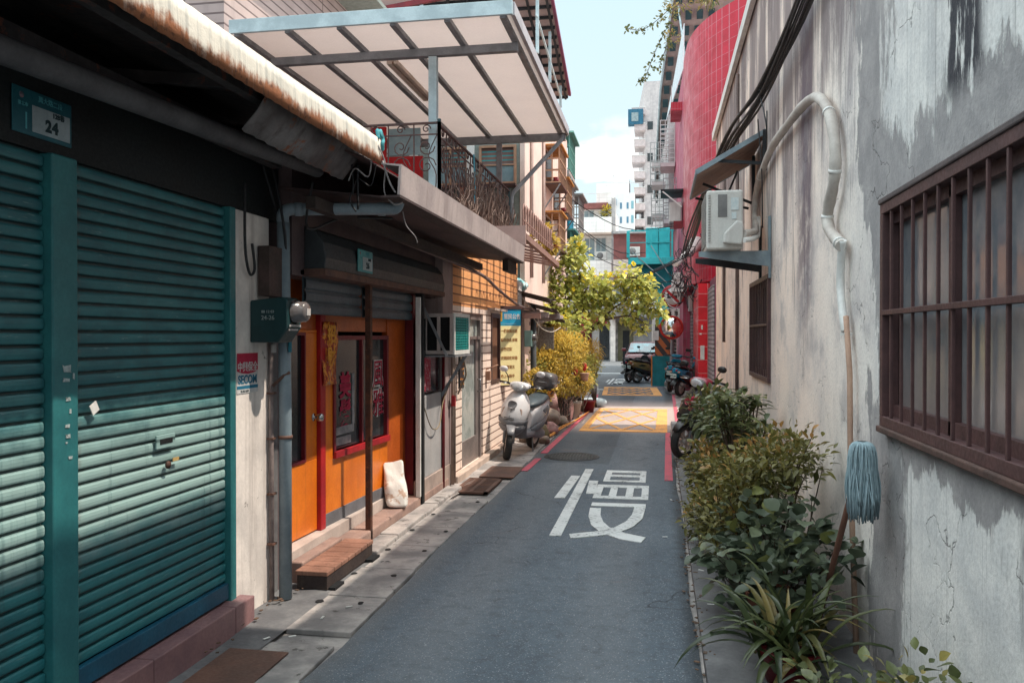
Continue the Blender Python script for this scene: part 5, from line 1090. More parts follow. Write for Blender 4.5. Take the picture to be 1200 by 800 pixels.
quick('green_panel',pal_g,t,((-2.95,20.0,5.75),(-2.6,20.3,6.75))); quick('roof_shed',pal_g,t,((-3.6,20.4,5.7),(-2.6,21.9,6.5)))
b=MB(); b.bar((-3.6,20.3,7.0),(-2.2,20.3,6.65),.05,.12); b.bar((-2.25,20.3,6.7),(-2.25,22,6.5),.05,.08); b.build('shed_eave',mat('slate_blue',(.08,.16,.2)),t)
tag(quick('blue_tarp',mat('blue_tarp',(.01,.25,.38),(.01,.18,.28),5),None,((-2.27,20.6,4.25),(-2.20,21.5,4.65)),bevel=.02),'folded bright blue tarpaulin hung under the balcony cage','tarpaulin')
def outdoor_ac(name,label,loc,s=1,face='x'):
    t=thing(name,label,'air conditioner',loc); x,y,z=loc
    quick('casing',acw,t,((x,y,z),(x+.32*s,y+.75*s,z+.55*s)) if face=='x' else ((x,y,z),(x+.75*s,y+.3*s,z+.55*s)),bevel=.015)
    b=MB(); 
    if face=='y': b.lathe([(.0,-.012),(.2*s,-.012),(.21*s,0)],(x+.3*s,y,z+.28*s),axis='Y',n=20)
    elif face=='x': b.lathe([(0,.012),(.2*s,.012),(.21*s,0)],(x+.32*s,y+.35*s,z+.28*s),axis='X',n=20)
    b.build('fan_grille',mat('fan_dark',(.12,.12,.12),(.2,.2,.2),30),t); b=MB()
    b.bar((x,y,z-.03),(x+.32*s,y,z-.03),.03); b.bar((x,y+.28*s,z-.03),(x+.4*s,y+.28*s,z-.03),.03); b.build('bracket',M['steel'],t); return t
outdoor_ac('ac_outdoor_unit','white condenser on the grey block between two balcony cages',(-2.55,20.6,4.5),.8)
t=block_left('brown_balcony_block','dim brown-grey block with sagging sheet awnings behind the tree top',-2.95,24.1,32,-4.2,6.4,M['greywall'])
for (y,z) in ((24.6,5.3),(25.4,4.1),(26.8,5.6),(28.4,4.5)):
    w_=cage_x(t,-3.0-.12*(y-24.5),y,y+1.1,z,z+.8,.28,cagew,.16); xx=-3.0-.12*(y-24.5)
    b=MB(); b.add([(xx,y-.1,z+1.05),(xx,y+1.2,z+1.05),(xx+.45,y+1.2,z+.8),(xx+.45,y-.1,z+.8)],[(0,1,2,3)]); b.build('sheet_awning',M['rustdark'],w_,solid=.02)
outdoor_ac('ac_outdoor_unit','small condenser high on the dim brown-grey block',(-3.1,25.9,5.0),.8); outdoor_ac('ac_outdoor_unit','small condenser lower on the dim brown-grey block under a sheet awning',(-3.15,26.2,3.6),.8); outdoor_ac('ac_outdoor_unit','condenser fixed on the sunlit pink wall under the flower cages',(-2.2,18.5,3.2),.9)
t=thing('washing_line','line of small garments hung under the grey block cages','laundry',(-2.3,23,3.9))
b=MB(); b.tube([(-2.25,21.9,4.05),(-2.35,24.0,4.05)],.01,5); b.build('line',M['white'],t)
for k,mm in enumerate(('white','redd','skyblue','white','tealbright')): b=MB(); y=22.0+k*.38; b.box((-2.30,y,3.55-.1*(k%2)),(-2.28,y+.28,4.04)); b.build('garment',M[mm],t)
t=thing('street_wires','thin black wires strung high across the lane between the far blocks','cables',(-1,26,5))
for P in ([(-2.4,21,5.2),(-1,24,4.7),(.6,26,5.0)],[(-2.3,20.5,4.6),(-1.2,26,4.2),(.2,31,4.8)],[(-2.6,25,4.4),(-1.2,28,3.9),(.3,30,4.3)],[(-2.9,28,5.4),(-1.6,38,5.0),(-1.2,50,6.0)]):
    b=MB(); b.tube(smoothp(P,6),.012,5,False); b.build('wire',M['cable'],t)
# low side roofs, pole and clutter next to the tiled house
t=thing('lean_to_roof','dark rusty lean-to roof with ragged edge beside the tree','roof',(-2.3,13.8,2.2))
b=MB(); 
for k in range(9):
    y=12.9+k*.34; z=2.32-.05*k+.03*math.sin(k*2.1); b.add([(-2.75,y,z+.12),(-2.75,y+.33,z+.09),(-1.72-.03*(k%3),y+.33,z-.17),(-1.72-.03*(k%3),y,z-.14)],[(0,1,2,3)])
b.build('sheet',M['rustdark'],t,solid=.015)
b=MB(); b.bar((-2.6,13.2,2.0),(-1.75,13.2,1.93),.05,.09); b.bar((-2.55,14.3,1.86),(-1.7,14.3,1.94),.05,.1); b.bar((-2.5,15.4,1.75),(-1.7,15.4,1.72),.06,.06); b.bar((-2.5,13,1.7),(-1.8,15.5,1.95),.04,.06); b.build('rafter',mat('pale_rafter',(.4,.34,.33),(.25,.2,.2),6),t)
quick('wicker_screen',mat('grey_wicker',(.28,.26,.25),(.15,.14,.14),30,bump=.6),t,((-2.5,14.6,1.35),(-1.85,14.64,1.75)))
tag(quick('rose_beam',mat('rose_beam',(.42,.27,.24),(.34,.22,.2),4),None,((-2.3,13.0,1.87),(-1.86,13.05,1.96))),'rose painted board nailed across the pole behind the yellow sign','board')
b=MB(); pts=[]
rings=[]
for k in range(10):
    s=k/9; rings.append([(-2.25+.11*math.cos(a),12.95+.62*s,2.42+.06*math.sin(a)*(1+.3*math.sin(k*2))+.03*math.sin(k*1.7)) for a in [2*math.pi*j/12 for j in range(12)]])
b.loft(rings); o=b.build('rolled_tarp',mat('checked_tarp',(.15,.5,.55),(.62,.68,.68),22,lo=.48,hi=.52)); tag(o,'rolled pale blue checked tarpaulin lying on the lean-to roof','tarpaulin')
t=thing('utility_pole','slim grey pole with meter boxes beyond the yellow sign','pole',(-2.12,13.4,0))
b=MB(); b.tube([(-2.2,12.95,0),(-2.2,12.95,2.45)],.045,12); b.build('white_pipe',mat('flaky_white_pipe',(.5,.46,.45),(.35,.32,.31),8),t)
b=MB(); b.tube([(-2.05,13.5,0),(-2.05,13.5,2.1)],.05,12); b.build('shaft',mat('dark_grey_pole',(.09,.1,.105),(.06,.065,.07),6),t)
quick('meter_box',mat('meter_teal_pale',(.2,.36,.35)),t,((-2.12,12.98,1.42),(-2.0,13.12,1.68)),bevel=.01)
b=MB(); b.lathe([(0,.07),(.05,.07),(.055,0)],(-2.0,13.05,1.57),axis='X',n=14); b.build('meter_dial',MATS['meter_glass'],t)
b=MB(); b.tube(smoothp([(-2.0,13.1,1.9),(-1.9,13.4,1.72),(-1.78,13.8,1.66),(-1.68,14.2,1.74)]),.007,6); b.tube(smoothp([(-2.15,12.95,2.2),(-1.95,13.3,1.9),(-1.98,13.45,1.5)]),.009,6); build_each(b,'wire',mat('pale_hose',(.6,.55,.5)),t)
# ================================================================ END OF LANE
te=thing('white_tiled_apartments','white tiled apartment house closing the lane, with two parapet balconies','building',(-4.5,57,0))
Y=55.0
b=MB(); b.box((-5.3,Y,-.02),(-3.0,62,10.3)); b.box((-4.1,Y-.1,10.3),(-3.05,Y+2,11.7)); b.build('wall',M['whitetile'],te)
ct=mat('cream_trim',(.62,.48,.4),(.5,.4,.34),3)
for (z0,z1) in ((8.35,9.35),(5.55,6.5)):
    p_=quick('balcony',M['whitetile'],te,((-5.5,Y-1.0,z0),(-3.05,Y-.01,z1))); quick('balcony_trim',ct,p_,((-5.55,Y-1.05,z0-.12),(-3.0,Y,z0-.005)))
quick('corner_column',M['greywall'],te,((-3.05,Y-.9,0),(-2.80,Y+.0,10.6)))
quick('red_awning',mat('brick_red_band',(.28,.10,.09),(.22,.08,.07),4),te,((-5.1,Y-.6,10.0),(-3.3,Y-.01,10.35)))
bg_=mat('pale_glass',(.30,.38,.40),(.2,.27,.3),4,rough=.2)
for x0,x1 in ((-4.95,-4.25),(-3.85,-3.3)): window(te,x0,x1,9.4,9.95,Y,M['white'],bg_,1)
for x0,x1 in ((-4.9,-4.2),(-4.15,-3.45)): window(te,x0,x1,6.6,8.1,Y,M['white'],bg_,1)
window(te,-4.4,-3.7,3.2,5.2,Y,M['white'],bg_,1)
outdoor_ac('ac_outdoor_unit','white fan unit standing on the lower parapet balcony of the white house',(-4.1,Y-.9,6.55),1.0,'y')
t=thing('rooftop_tree','small yellow-leaved potted tree on the top balcony of the white house','tree',(-3.4,Y-.6,9.3))
lf_y=mk_leaf('yellow_leaf',(.22,.20,.035),(.68,.52,.06),.4,.4); b_,_=foliage([(-3.4,Y-.7,9.75,.35)],120,.22,.12); b_.build('crown',lf_y,t); b=MB(); b.tube([(-3.4,Y-.7,9.3),(-3.4,Y-.7,9.75)],.03,6); b.build('trunk',M['stem'],t)
b=MB(); b.bar((-5.5,Y-.2,10.4),(-5.5,Y-.2,11.0),.04); b.bar((-5.5,Y-.2,11.0),(-3.05,Y-.2,11.05),.03); b.bar((-3.05,Y-.1,11.7),(-1.0,Y-.1,11.65),.03); tag(b.build('roof_pipe_frame',M['white']),'thin white pipe frame standing on the roof of the white tiled house','pipe frame')
sh2=mat('far_slat_shutter',(.2,.2,.2),(.13,.13,.14),5)
tb=thing('brick_rear_house','low red brick house with flat roof just left of the teal tank platform','building',(-2,52,0))
quick('wall',mat('weathered_brick',(.26,.09,.085),(.19,.07,.065),3),tb,((-2.78,51.5,4.9),(-.4,54,7.9))); quick('lower_wall',M['conc'],tb,((-2.78,51.6,0),(-.4,54,4.9)))
quick('roof_slab',M['greywall'],tb,((-2.9,51.2,7.9),(-.3,54,8.05))); quick('ledge',M['cream'],tb,((-2.78,51.3,5.4),(-1.2,51.49,6.3)))
quick('canopy_sheet',M['greywall'],tb,((-2.9,50.6,4.75),(-.3,51.49,4.9)))
for k in range(3): window(tb,-2.7+k*.75,-2.1+k*.75,3.5,4.6,51.6,M['white'],bg_,1)
quick('garage_opening',mat('olive_shutter',(.10,.09,.05)),tb,((-2.5,51.52,0),(-1.55,51.58,2.45)))
quick('grey_shutter',sh2,tb,((-1.45,51.52,0),(-.45,51.58,2.6)))
quick('shop_canopy',M['rustdark'],tb,((-2.9,50.7,2.6),(-.3,51.59,2.68)))
quick('column',M['plaster_w'],tb,((-2.95,51.2,0),(-2.65,51.5,2.6)))
quick('dark_opening',M['black'],tb,((-2.2,51.50,.0),(-1.8,51.515,1.9)))
outdoor_ac('ac_outdoor_unit','pale condenser on the wall of the red brick rear house',(-1.9,51.1,6.5),1.0,'y')
ts=thing('far_shop_row','dim ground-floor shops at the lane end with grey column and red signboards','building',(-4,54,0))
quick('wall',M['greywall'],ts,((-14,53.8,-.02),(-5.31,56,5.4)),((-2.99,54.2,-.02),(3,57,3.4)))
for x0,x1,z1,m_ in ((-5.25,-4.4,2.6,M['redd']),(-3.9,-3.1,2.4,M['glass_d']),(-2.9,-1.6,2.5,M['conc_d']),(-7.5,-5.6,2.6,M['glass_d'])): quick('shopfront',m_,ts,((x0,53.7 if x0<-5.3 else 54.1 if x0>-3 else 54.85,0),(x1,54.95 if x0>-5.3 and x0<-3 else 54.19 if x0>-3 else 53.79,z1)))
quick('concrete_column',M['greywall'],ts,((-3.15,53.5,0),(-2.75,53.9,3.4))); quick('fascia_beam',M['conc'],ts,((-5.3,53.6,2.9),(-1,54.0,3.4)))
tag(quick('red_shop_sign',mat('shop_sign_red',(.28,.012,.04),(.2,.01,.03),4),None,((-5.2,53.3,2.25),(-3.3,53.45,2.85))),'wide red shop signboard low at the end of the lane','sign')
b=MB(); b.lathe([(0,-.01),(.32,-.01),(.34,.08)],(-4.9,53.2,1.9),axis='Y',n=20); tag(b.build('round_red_sign',MATS['shop_sign_red']),'round red shop sign under the wide signboard','sign')
# white tower + far grey tower
tw=thing('white_tower_block','tall white tower with rows of small blue windows far behind','building',(-5,122,0))
Y=120; b=MB(); b.box((-7.2,Y,0),(-3.5,132,22.2)); b.box((-6.7,Y+1,22.2),(-4.4,130,25)); b.build('wall',mat('bright_white_render',(.8,.8,.8),(.74,.75,.76),2,bump=0),tw)
bw=mat('blue_window',(.12,.28,.4),(.08,.2,.3),3,rough=.2)
for k in range(9):
    for x in (-5.55,-4.6): quick('window',bw,tw,((x,Y-.05,3.5+k*2.05),(x+.28,Y-.002,4.4+k*2.05)))
    quick('corner_window',mat('cyan_window',(.25,.5,.58)),tw,((-3.95,Y-.05,3.5+k*2.05),(-3.6,Y-.002,4.6+k*2.05)))
    if k>5: quick('balcony',bw,tw,((-7.1,Y-.4,4.0+k*2.05),(-6.05,Y-.002,4.9+k*2.05)))
b=MB()
for x in (-6.6,-5.5,-4.4): b.bar((x,Y+1,24.9),(x,Y+1,26.5),.12)
b.bar((-6.6,Y+1,26.5),(-4.4,Y+1,26.5),.1); b.build('roof_frame',MATS['bright_white_render'],tw)
M['hazegrey']=mat('hazy_grey_render',(.60,.57,.57),(.46,.44,.45),2,streak=((.3,.28,.29),.5,1))  # grey lightened to stand in for distance haze
tg=thing('stepped_balcony_tower','tall grey tower with a ladder of small concrete balconies above the lane end','building',(-1,126,0))
Y=124; b=MB(); b.prism([(-2.2,Y),(3,Y),(3,Y+14),(-3.3,Y+14)],0,39.3); b.build('wall',M['hazegrey'],tg)
wh=mat('rose_grey_slab',(.62,.54,.54),(.5,.44,.44),3)
for k in range(13):
    z=6+k*2.35; dxx=.35 if k%3==0 else 0
    p_=quick('balcony',wh,tg,((-3.6-dxx,Y-1.2,z),(-2.0,Y+3.0,z+.95))); quick('balcony_top',M['white'],p_,((-3.65-dxx,Y-1.25,z+.95),(-2.0,Y+3,z+1.05)))
    quick('window',M['glass_d'],tg,((-2.0+.3,Y-.06,z+.3),(-.9,Y-.002,z+1.5))) if k%2 else None
p_=quick('blue_box_window',mat('blue_steel_box',(.03,.15,.24),(.02,.1,.17),4),tg,((-4.5,Y-1.5,35-2.3),(-2.3,Y-.002,35-.1))); quick('box_pane',bg_,p_,((-4.0,Y-1.56,33.1),(-3.0,Y-1.501,34.4)))
# ================================================================ RIGHT: lattice-roofed block (beyond rose tiled house)
tl=thing('lattice_eave_block','tall block with sloping perforated eave and creeper behind the red tiled corner','building',(2,35,0))
b=MB(); b.prism([(.35,31.5),(.25,36),(-.1,44),(6,44),(6,31.5)],0,9.9); b.build('wall',M['greywall'],tl)
def zl(Y): return 9.95+(38-Y)*.25
b=MB(); b.prism([(.9,30.5),(.05,36.5),(-.25,43),(6,43),(6,30.5)],0,.1); 
def slope(mb):
    mb.v=[(x,y,z+zl(y)+ (y<100)*max(0,(40-y))*.55) for x,y,z in mb.v]
slope(b); b.build('eave_slab',mat('taupe_slab',(.36,.29,.27),(.27,.22,.21),3),tl)
b=MB()
for j in range(24):
    y=30.9+j*.54; xe=.9-(y-30.5)*.14 if y<36.5 else .05-(y-36.5)*.046
    for i in range(4): b.box((xe+.12+i*.45,y,-.06),(xe+.36+i*.45,y+.28,-.004))
slope(b); build_each(b,'eave_opening',mat('dark_teal_hole',(.03,.07,.085),(.02,.05,.06),4),tl)
b=MB(); b.tube([(.9,30.5,zl(30.5)+9.5*.55-.02),(.05,36.5,zl(36.5)+3.5*.55-.02),(-.25,43,zl(43)-.02)],.05,6); b.tube([(1.2,30.6,9.5),(.75,33.0,14.5)],.04,6); b.build('edge_pipe',M['paleblue'],tl)
for k in range(6):
    c_=cage_x(tl,.25-.02*k,32.5+1.5*(k%2),33.7+1.5*(k%2),3.4+k*1.05,4.2+k*1.05,.5,cagew,.14,side=-1); quick('cage_floor',wh,c_,((-.28,32.5+1.5*(k%2),3.25+k*1.05),(.25,33.7+1.5*(k%2),3.38+k*1.05)))
t=thing('roof_creeper','wispy yellow-green creeper trailing from the roof over the lane','plant',(.3,31,14))
lf_c=mk_leaf('creeper_leaf',(.09,.13,.05),(.55,.42,.14),.5,.35)
b_,tips=foliage([(1.2,30,14.6,.9,(1,1,1)),(.7,30,13.6,.55),(1.7,30,13.9,.7),(.35,30.2,13.2,.35),(.45,30.2,12.3,.3)],1300,.15,.06); b_.build('leaves',lf_c,t)
b_=MB(); b_.tint=[]; tw_=MB()
for P in [[(.5,30.5,13.6),(.0,30.4,13.1),(-.6,30.3,12.7),(-1.15,30.2,12.75)],[(.5,30.5,12.7),(.2,30.4,11.9),(-.05,30.4,11.2)],[(.4,30.5,13.0),(-.1,30.4,12.0),(-.5,30.4,11.0),(-.7,30.4,10.9)],[(.6,30.5,14.2),(.0,30.4,14.5),(-.5,30.4,14.4)]]:
    S=smoothp(P,8); tw_.tube(S,.012,5,False)
    for q_ in S:
        for _ in range(3): leaf(b_,q_+rv()*.12,rv(),rv(),.15,.09,.2,tint=R.random()*.3)
b_.build('trailing_leaves',lf_c,t); tw_.build('trailing_stem',M['stem'],t)
# rose tiled grille house
tr=thing('rose_tiled_house','faded rose tiled house with white window cages beyond the red curved corner','building',(2,28,0))
b=MB(); b.prism([(.70,24.6),(.55,31.4),(5,31.4),(5,24.6)],0,9.4); b.build('wall',M['purple'],tr)
cw=mat('white_cage',(.62,.6,.6),(.5,.48,.48),6)
c_=cage_x(tr,.55,29.8,31.0,7.75,9.25,.50,cw,.13,side=-1,rails=9); quick('cage_floor',wh,c_,((.05,29.75,7.6),(.55,31.05,7.72)))
quick('laundry',M['white'],c_,((.25,30.1,8.1),(.28,30.8,8.9)))
c_=cage_x(tr,.58,28.8,31.2,5.6,7.0,.42,mat('grey_cage',(.35,.33,.34),(.25,.24,.25)),.15,side=-1,rails=6); quick('cage_floor',wh,c_,((.16,28.75,5.45),(.58,31.2,5.58)))
quick('ledge',M['redtile'],tr,((.35,25.2,8.35),(.72,26.6,8.6))); quick('ledge_cage',cw,tr,((.36,25.3,8.61),(.38,25.33,9.1)),((.36,25.6,8.61),(.38,25.63,9.1)),((.36,25.9,8.61),(.38,25.93,9.1)),((.36,25.3,9.1),(.38,26.2,9.13)))
quick('white_stained_tiles',M['whitetile'],tr,((.60,25.6,5.9),(.66,27.0,7.9))) if False else None
t=thing('corrugated_roof_storey','white corrugated rooftop storey above the rose tiled house','roof shed',(1.5,28,9.4))
b=MB(); b.add([(.28,30.6,9.42),(.72,24.7,9.42),(.74,24.7,10.75)],[(0,1,2)]); b.build('sheet',M['corrug'],t,solid=.03)
outdoor_ac('ac_outdoor_unit','pale condenser under a black canopy on the rose tiled wall',(.30,24.7,4.95),1.05)
t=thing('small_black_canopy','black sheet canopy with white brace over the pale condenser','awning',(.4,24.9,5.9)); quick('sheet',M['dark'],t,((.05,24.5,5.82),(.70,25.8,5.88))); b=MB(); b.bar((.10,24.52,5.82),(.66,24.52,5.35),.035); build_each(b,'brace',M['white'],t)
quick('red_grille',M['redd'],tr,((.42,24.55,4.72),(.9,24.6,4.95)))
# ================================================================ RED TILED CORNER BUILDING
td=thing('red_tiled_corner_building','bright red tiled building with rounded corner, white corner trim and roller shutters','building',(3,21,0))
curve=[(3.2,19.05),(2.6,19.25),(2.2,19.6),(1.8,20.15),(1.5,20.6),(1.23,21.1),(1.0,21.7),(.85,22.3),(.76,23.0),(.72,23.8),(.70,24.55)]
S=smoothp([(x,y,0) for x,y in curve],4); poly=[(p.x,p.y) for p in S]+[(5.2,24.55),(5.2,19.05)]
b=MB(); b.prism(poly,2.95,9.55); b.build('curved_upper_wall',M['redtile'],td)
quick('parapet_cap',M['redd'],td,((2,20.6,9.56),(5,24.4,9.62)))
b=MB(); b.prism([(.98,23.95),(1.25,21.2),(1.25,19.05),(5.2,19.05),(5.2,31),(.74,31),(.80,28)],-.02,2.94); b.build('shop_wall',mat('plum_wall',(.22,.05,.09),(.14,.05,.07),4),td)
b=MB(); b.box((.97,21.0,0),(1.30,24.0,2.90)); b.build('red_pillar',M['redtile_s'],td)
sh=mk_brick('grey_slat_shutter',(.30,.27,.29),(.26,.24,.26),(.09,.08,.09),9,.10,.02,.5,.6,var=.3)
quick('roller_shutter',sh,td,((1.20,19.1,0),(1.24,20.99,2.75))); b=MB(); b.prism([(.92,24.05),(.88,26.0),(.72,30.5),(.78,30.5),(.95,26.0),(.97,24.05)],0,2.3); b.build('roller_shutter',sh,td)
b=MB(); b.prism([(.86,24.02),(.64,30.5),(.76,30.5),(.95,24.02)],2.3,2.75); b.build('shutter_box',M['greywall'],td)
quick('pillar_notice',M['white'],td,((1.02,20.985,1.0),(1.12,20.998,1.35)),((1.04,20.985,1.75),(1.08,20.998,1.86)),((1.0,20.985,1.62),(1.05,20.998,1.66)))
quick('soffit',mat('soffit_red',(.4,.03,.05),(.3,.02,.04)),td,((.78,22.6,2.905),(.965,24.5,2.945)))
# loudspeaker horn and tangle of wires
t=thing('horn_loudspeaker','weathered grey horn loudspeaker pointing down the lane from the red corner','loudspeaker',(.8,21,3.6))
b=MB(); P=[(.95,21.6,3.95),(.80,21.1,3.78),(.62,20.7,3.55),(.52,20.5,3.42),(.44,20.3,3.36),(.38,20.15,3.33)]; b.tube(P,[.20,.15,.09,.06,.085,.08],14); b.build('horn',mat('horn_grey',(.55,.5,.48),(.42,.38,.37),6),t)
b=MB(); b.bar((.6,20.6,3.4),(1.0,21.4,3.1),.03); b.build('bracket',M['steel'],t)
t=thing('wire_tangle','dense tangle of dark wires round the loudspeaker bracket','wires',(.8,21,3.2)); rr=random.Random(9)
b=MB()
for k in range(34):
    P=[Vector((.62+rr.uniform(-.12,.2),20.6+rr.uniform(-.3,.8),3.2+rr.uniform(-.5,.45)))]
    for j in range(5): P.append(P[-1]+Vector((rr.uniform(-.14,.12),rr.uniform(-.2,.2),rr.uniform(-.28,.22))))
    b.tube(smoothp(P,3),rr.choice((.007,.01,.014)),5,False)
build_each(b,'wire',M['cable'],t)
b=MB(); 
for P in ([(.75,21,3.2),(.3,23,2.9),(-.2,26,2.7)],[(.8,21,3.0),(.45,22,2.35),(.2,25,2.6)],[(.1,26.2,3.2),(.45,23,2.5),(.6,21.5,2.55)]): b.tube(smoothp([tuple(x) for x in P],6),.012,5,False)
build_each(b,'pale_wire',wm,t)
# ================================================================ TEAL TANK PLATFORM
t=thing('teal_tank_platform','bright teal steel platform with rail on a teal column beside the red shops','platform',(0,27.5,0))
tb_=M['tealbright']
b=MB(); b.box((-.98,26.9,3.90),(.48,28.3,4.12)); b.build('deck',tb_,t,bevel=.01)
b=MB(); b.box((-.10,27.2,0),(.34,27.7,3.9)); b.build('column',tb_,t,bevel=.01)
b=MB(); b.box((-.72,27.1,3.15),(.44,27.9,3.895)); b.build('lower_box',mat('deep_teal',(.015,.22,.26),(.01,.15,.18),4),t,bevel=.01)
b=MB()
for x in (-.98,-.25,.42): b.bar((x,26.92,4.12),(x,26.92,4.98 if x<-.9 else 5.0),.10 if x<-.9 else .05)
b.bar((-.98,26.92,4.98),(.45,26.92,4.98),.035); b.bar((-.98,26.92,4.6),(.45,26.92,4.6),.025); b.bar((.45,26.92,4.98),(.45,28.2,4.98),.035); b.bar((-.98,26.92,4.98),(-.98,28.2,4.98),.035)
b.build('railing',tb_,t)
b=MB(); b.bar((-.85,26.9,4.3),(.25,26.86,3.3),.03); b.bar((-.25,26.88,4.5),(.3,26.86,3.6),.03); build_each(b,'brace',mat('pale_teal_brace',(.4,.55,.56)),t)
t=thing('water_tank','teal painted rectangular steel water tank standing on the platform','tank',(-.1,27.7,4.12))
b=MB(); b.box((-.42,27.3,4.13),(.36,28.15,5.12)); b.build('tank_body',M['tealbright'],t,bevel=.02)
quick('panel_seam',mat('deep_teal',(.1,.1,.1)),t,((-.03,27.285,4.15),(-.01,27.298,5.10)),((-.40,27.285,4.60),(.34,27.298,4.62)))
t=thing('striped_barrier_post','teal and orange-black striped board at the foot of the teal column','barrier',(.05,26.6,0))
st_=NT('orange_black_hazard_stripe',True); X_,Y_,Z_=st_.sep(); v_=st_.math('FRACT',st_.math('MULTIPLY',st_.math('ADD',st_.math('MULTIPLY',X_,1.3),Z_),2.2)); c_=st_.mix(st_.math('GREATER_THAN',v_,.5),(.45,.13,.04),(.05,.04,.04)); st_.set('Base Color',c_); st_.set('Roughness',.6)
quick('striped_board',st_.m,t,((-.12,26.5,.95),(.36,26.56,1.95)),bevel=.004); quick('lower_teal_board',mat('deep_teal',(.1,.1,.1)),t,((-.20,26.4,0),(.34,26.49,.95))); quick('orange_edge',mat('orange_edge',(.6,.22,.05)),t,((-.24,26.38,0),(-.20,26.5,.95)))
quick('paper_notice',M['white'],t,((-.18,26.46,1.45),(.0,26.495,1.75)))
# street signs
pole_x=.40
t=thing('sign_pole','thin grey pole carrying the no-entry sign and round mirror','pole',(pole_x,24.5,0)); b=MB(); b.tube([(pole_x,24.5,0),(pole_x,24.5,3.0)],.035,10); b.build('shaft',M['steel'],t)
t=thing('prohibition_sign','round red-ringed prohibition sign with slashed truck mark on the grey pole','sign',(pole_x,24.4,2.75))
def MYm(x,y,z): return Matrix.Translation((x,y,z))@Matrix(((1,0,0,0),(0,0,1,0),(0,1,0,0),(0,0,0,1)))
b=MB(); b.lathe([(0,-.01),(.33,-.01),(.33,.01)],(pole_x,24.4,2.74),axis='Y',n=32); b.build('white_disc',M['white'],t)
b=MB(); b.lathe([(.25,-.016),(.335,-.016),(.335,.0),(.25,.0)],(pole_x,24.4,2.74),axis='Y',n=32); b.bar((pole_x-.19,24.382,2.93),(pole_x+.19,24.382,2.55),.006,.07); b.build('red_ring',M['red'],t)
quick('truck_mark',M['blackpl'],t,((pole_x-.16,24.386,2.68),(pole_x+.02,24.389,2.82)),((pole_x+.03,24.386,2.68),(pole_x+.13,24.389,2.77)))
t=thing('white_text_plate','white plate with two columns of black characters below the prohibition sign','sign',(pole_x,24.4,2.3)); quick('plate',M['white'],t,((pole_x-.20,24.39,2.03),(pole_x+.20,24.41,2.38)))
for i,ch in enumerate('大貨車禁止進入'): text(ch,.115,M['blackpl'],t,face_my(pole_x-.09+.19*(i//4),24.388,2.32-.083*(i%4)),'black_character',bold=.003)
t=thing('convex_mirror','round convex traffic mirror with red rim on the grey pole','mirror',(pole_x,24.2,1.85))
b=MB(); b.lathe([(0,-.07),(.12,-.06),(.22,-.035),(.30,0)],(.36,24.2,1.83),axis='Y',n=36); b.build('mirror_face',mat('mirror_glass',(.8,.8,.8),(.78,.78,.78),rough=.02,metal=1,bump=0),t); MATS['mirror_glass'].node_tree.nodes['Principled BSDF'].inputs['Roughness'].default_value=.03
for l_ in list(MATS['mirror_glass'].node_tree.links):
    if l_.to_socket.name=='Roughness': MATS['mirror_glass'].node_tree.links.remove(l_)
b=MB(); b.lathe([(.295,-.03),(.345,-.03),(.345,.05),(.295,.05),(.295,-.03)],(.36,24.2,1.83),axis='Y',n=36); b.build('rim',mat('rim_red',(.5,.03,.02),(.4,.02,.02)),t)
t=thing('junction_box','dusty white electrical box with cables on the pole above the signs','electrical box',(.5,24,3)); quick('box',M['white'],t,((.36,24.3,2.86),(.72,24.48,3.2)),bevel=.02); quick('box_lid',acw,t,((.42,24.27,3.2),(.66,24.45,3.42)),bevel=.02)
t=thing('narrow_white_plate','narrow white plate with black characters beside the striped board','sign',(.45,26,1.2)); quick('plate',M['white'],t,((.42,24.6,1.0),(.52,24.62,1.50)))
for i,ch in enumerate('請勿停車'): text(ch,.09,M['blackpl'],t,face_my(.47,24.598,1.43-.115*i),'black_character',bold=.003)
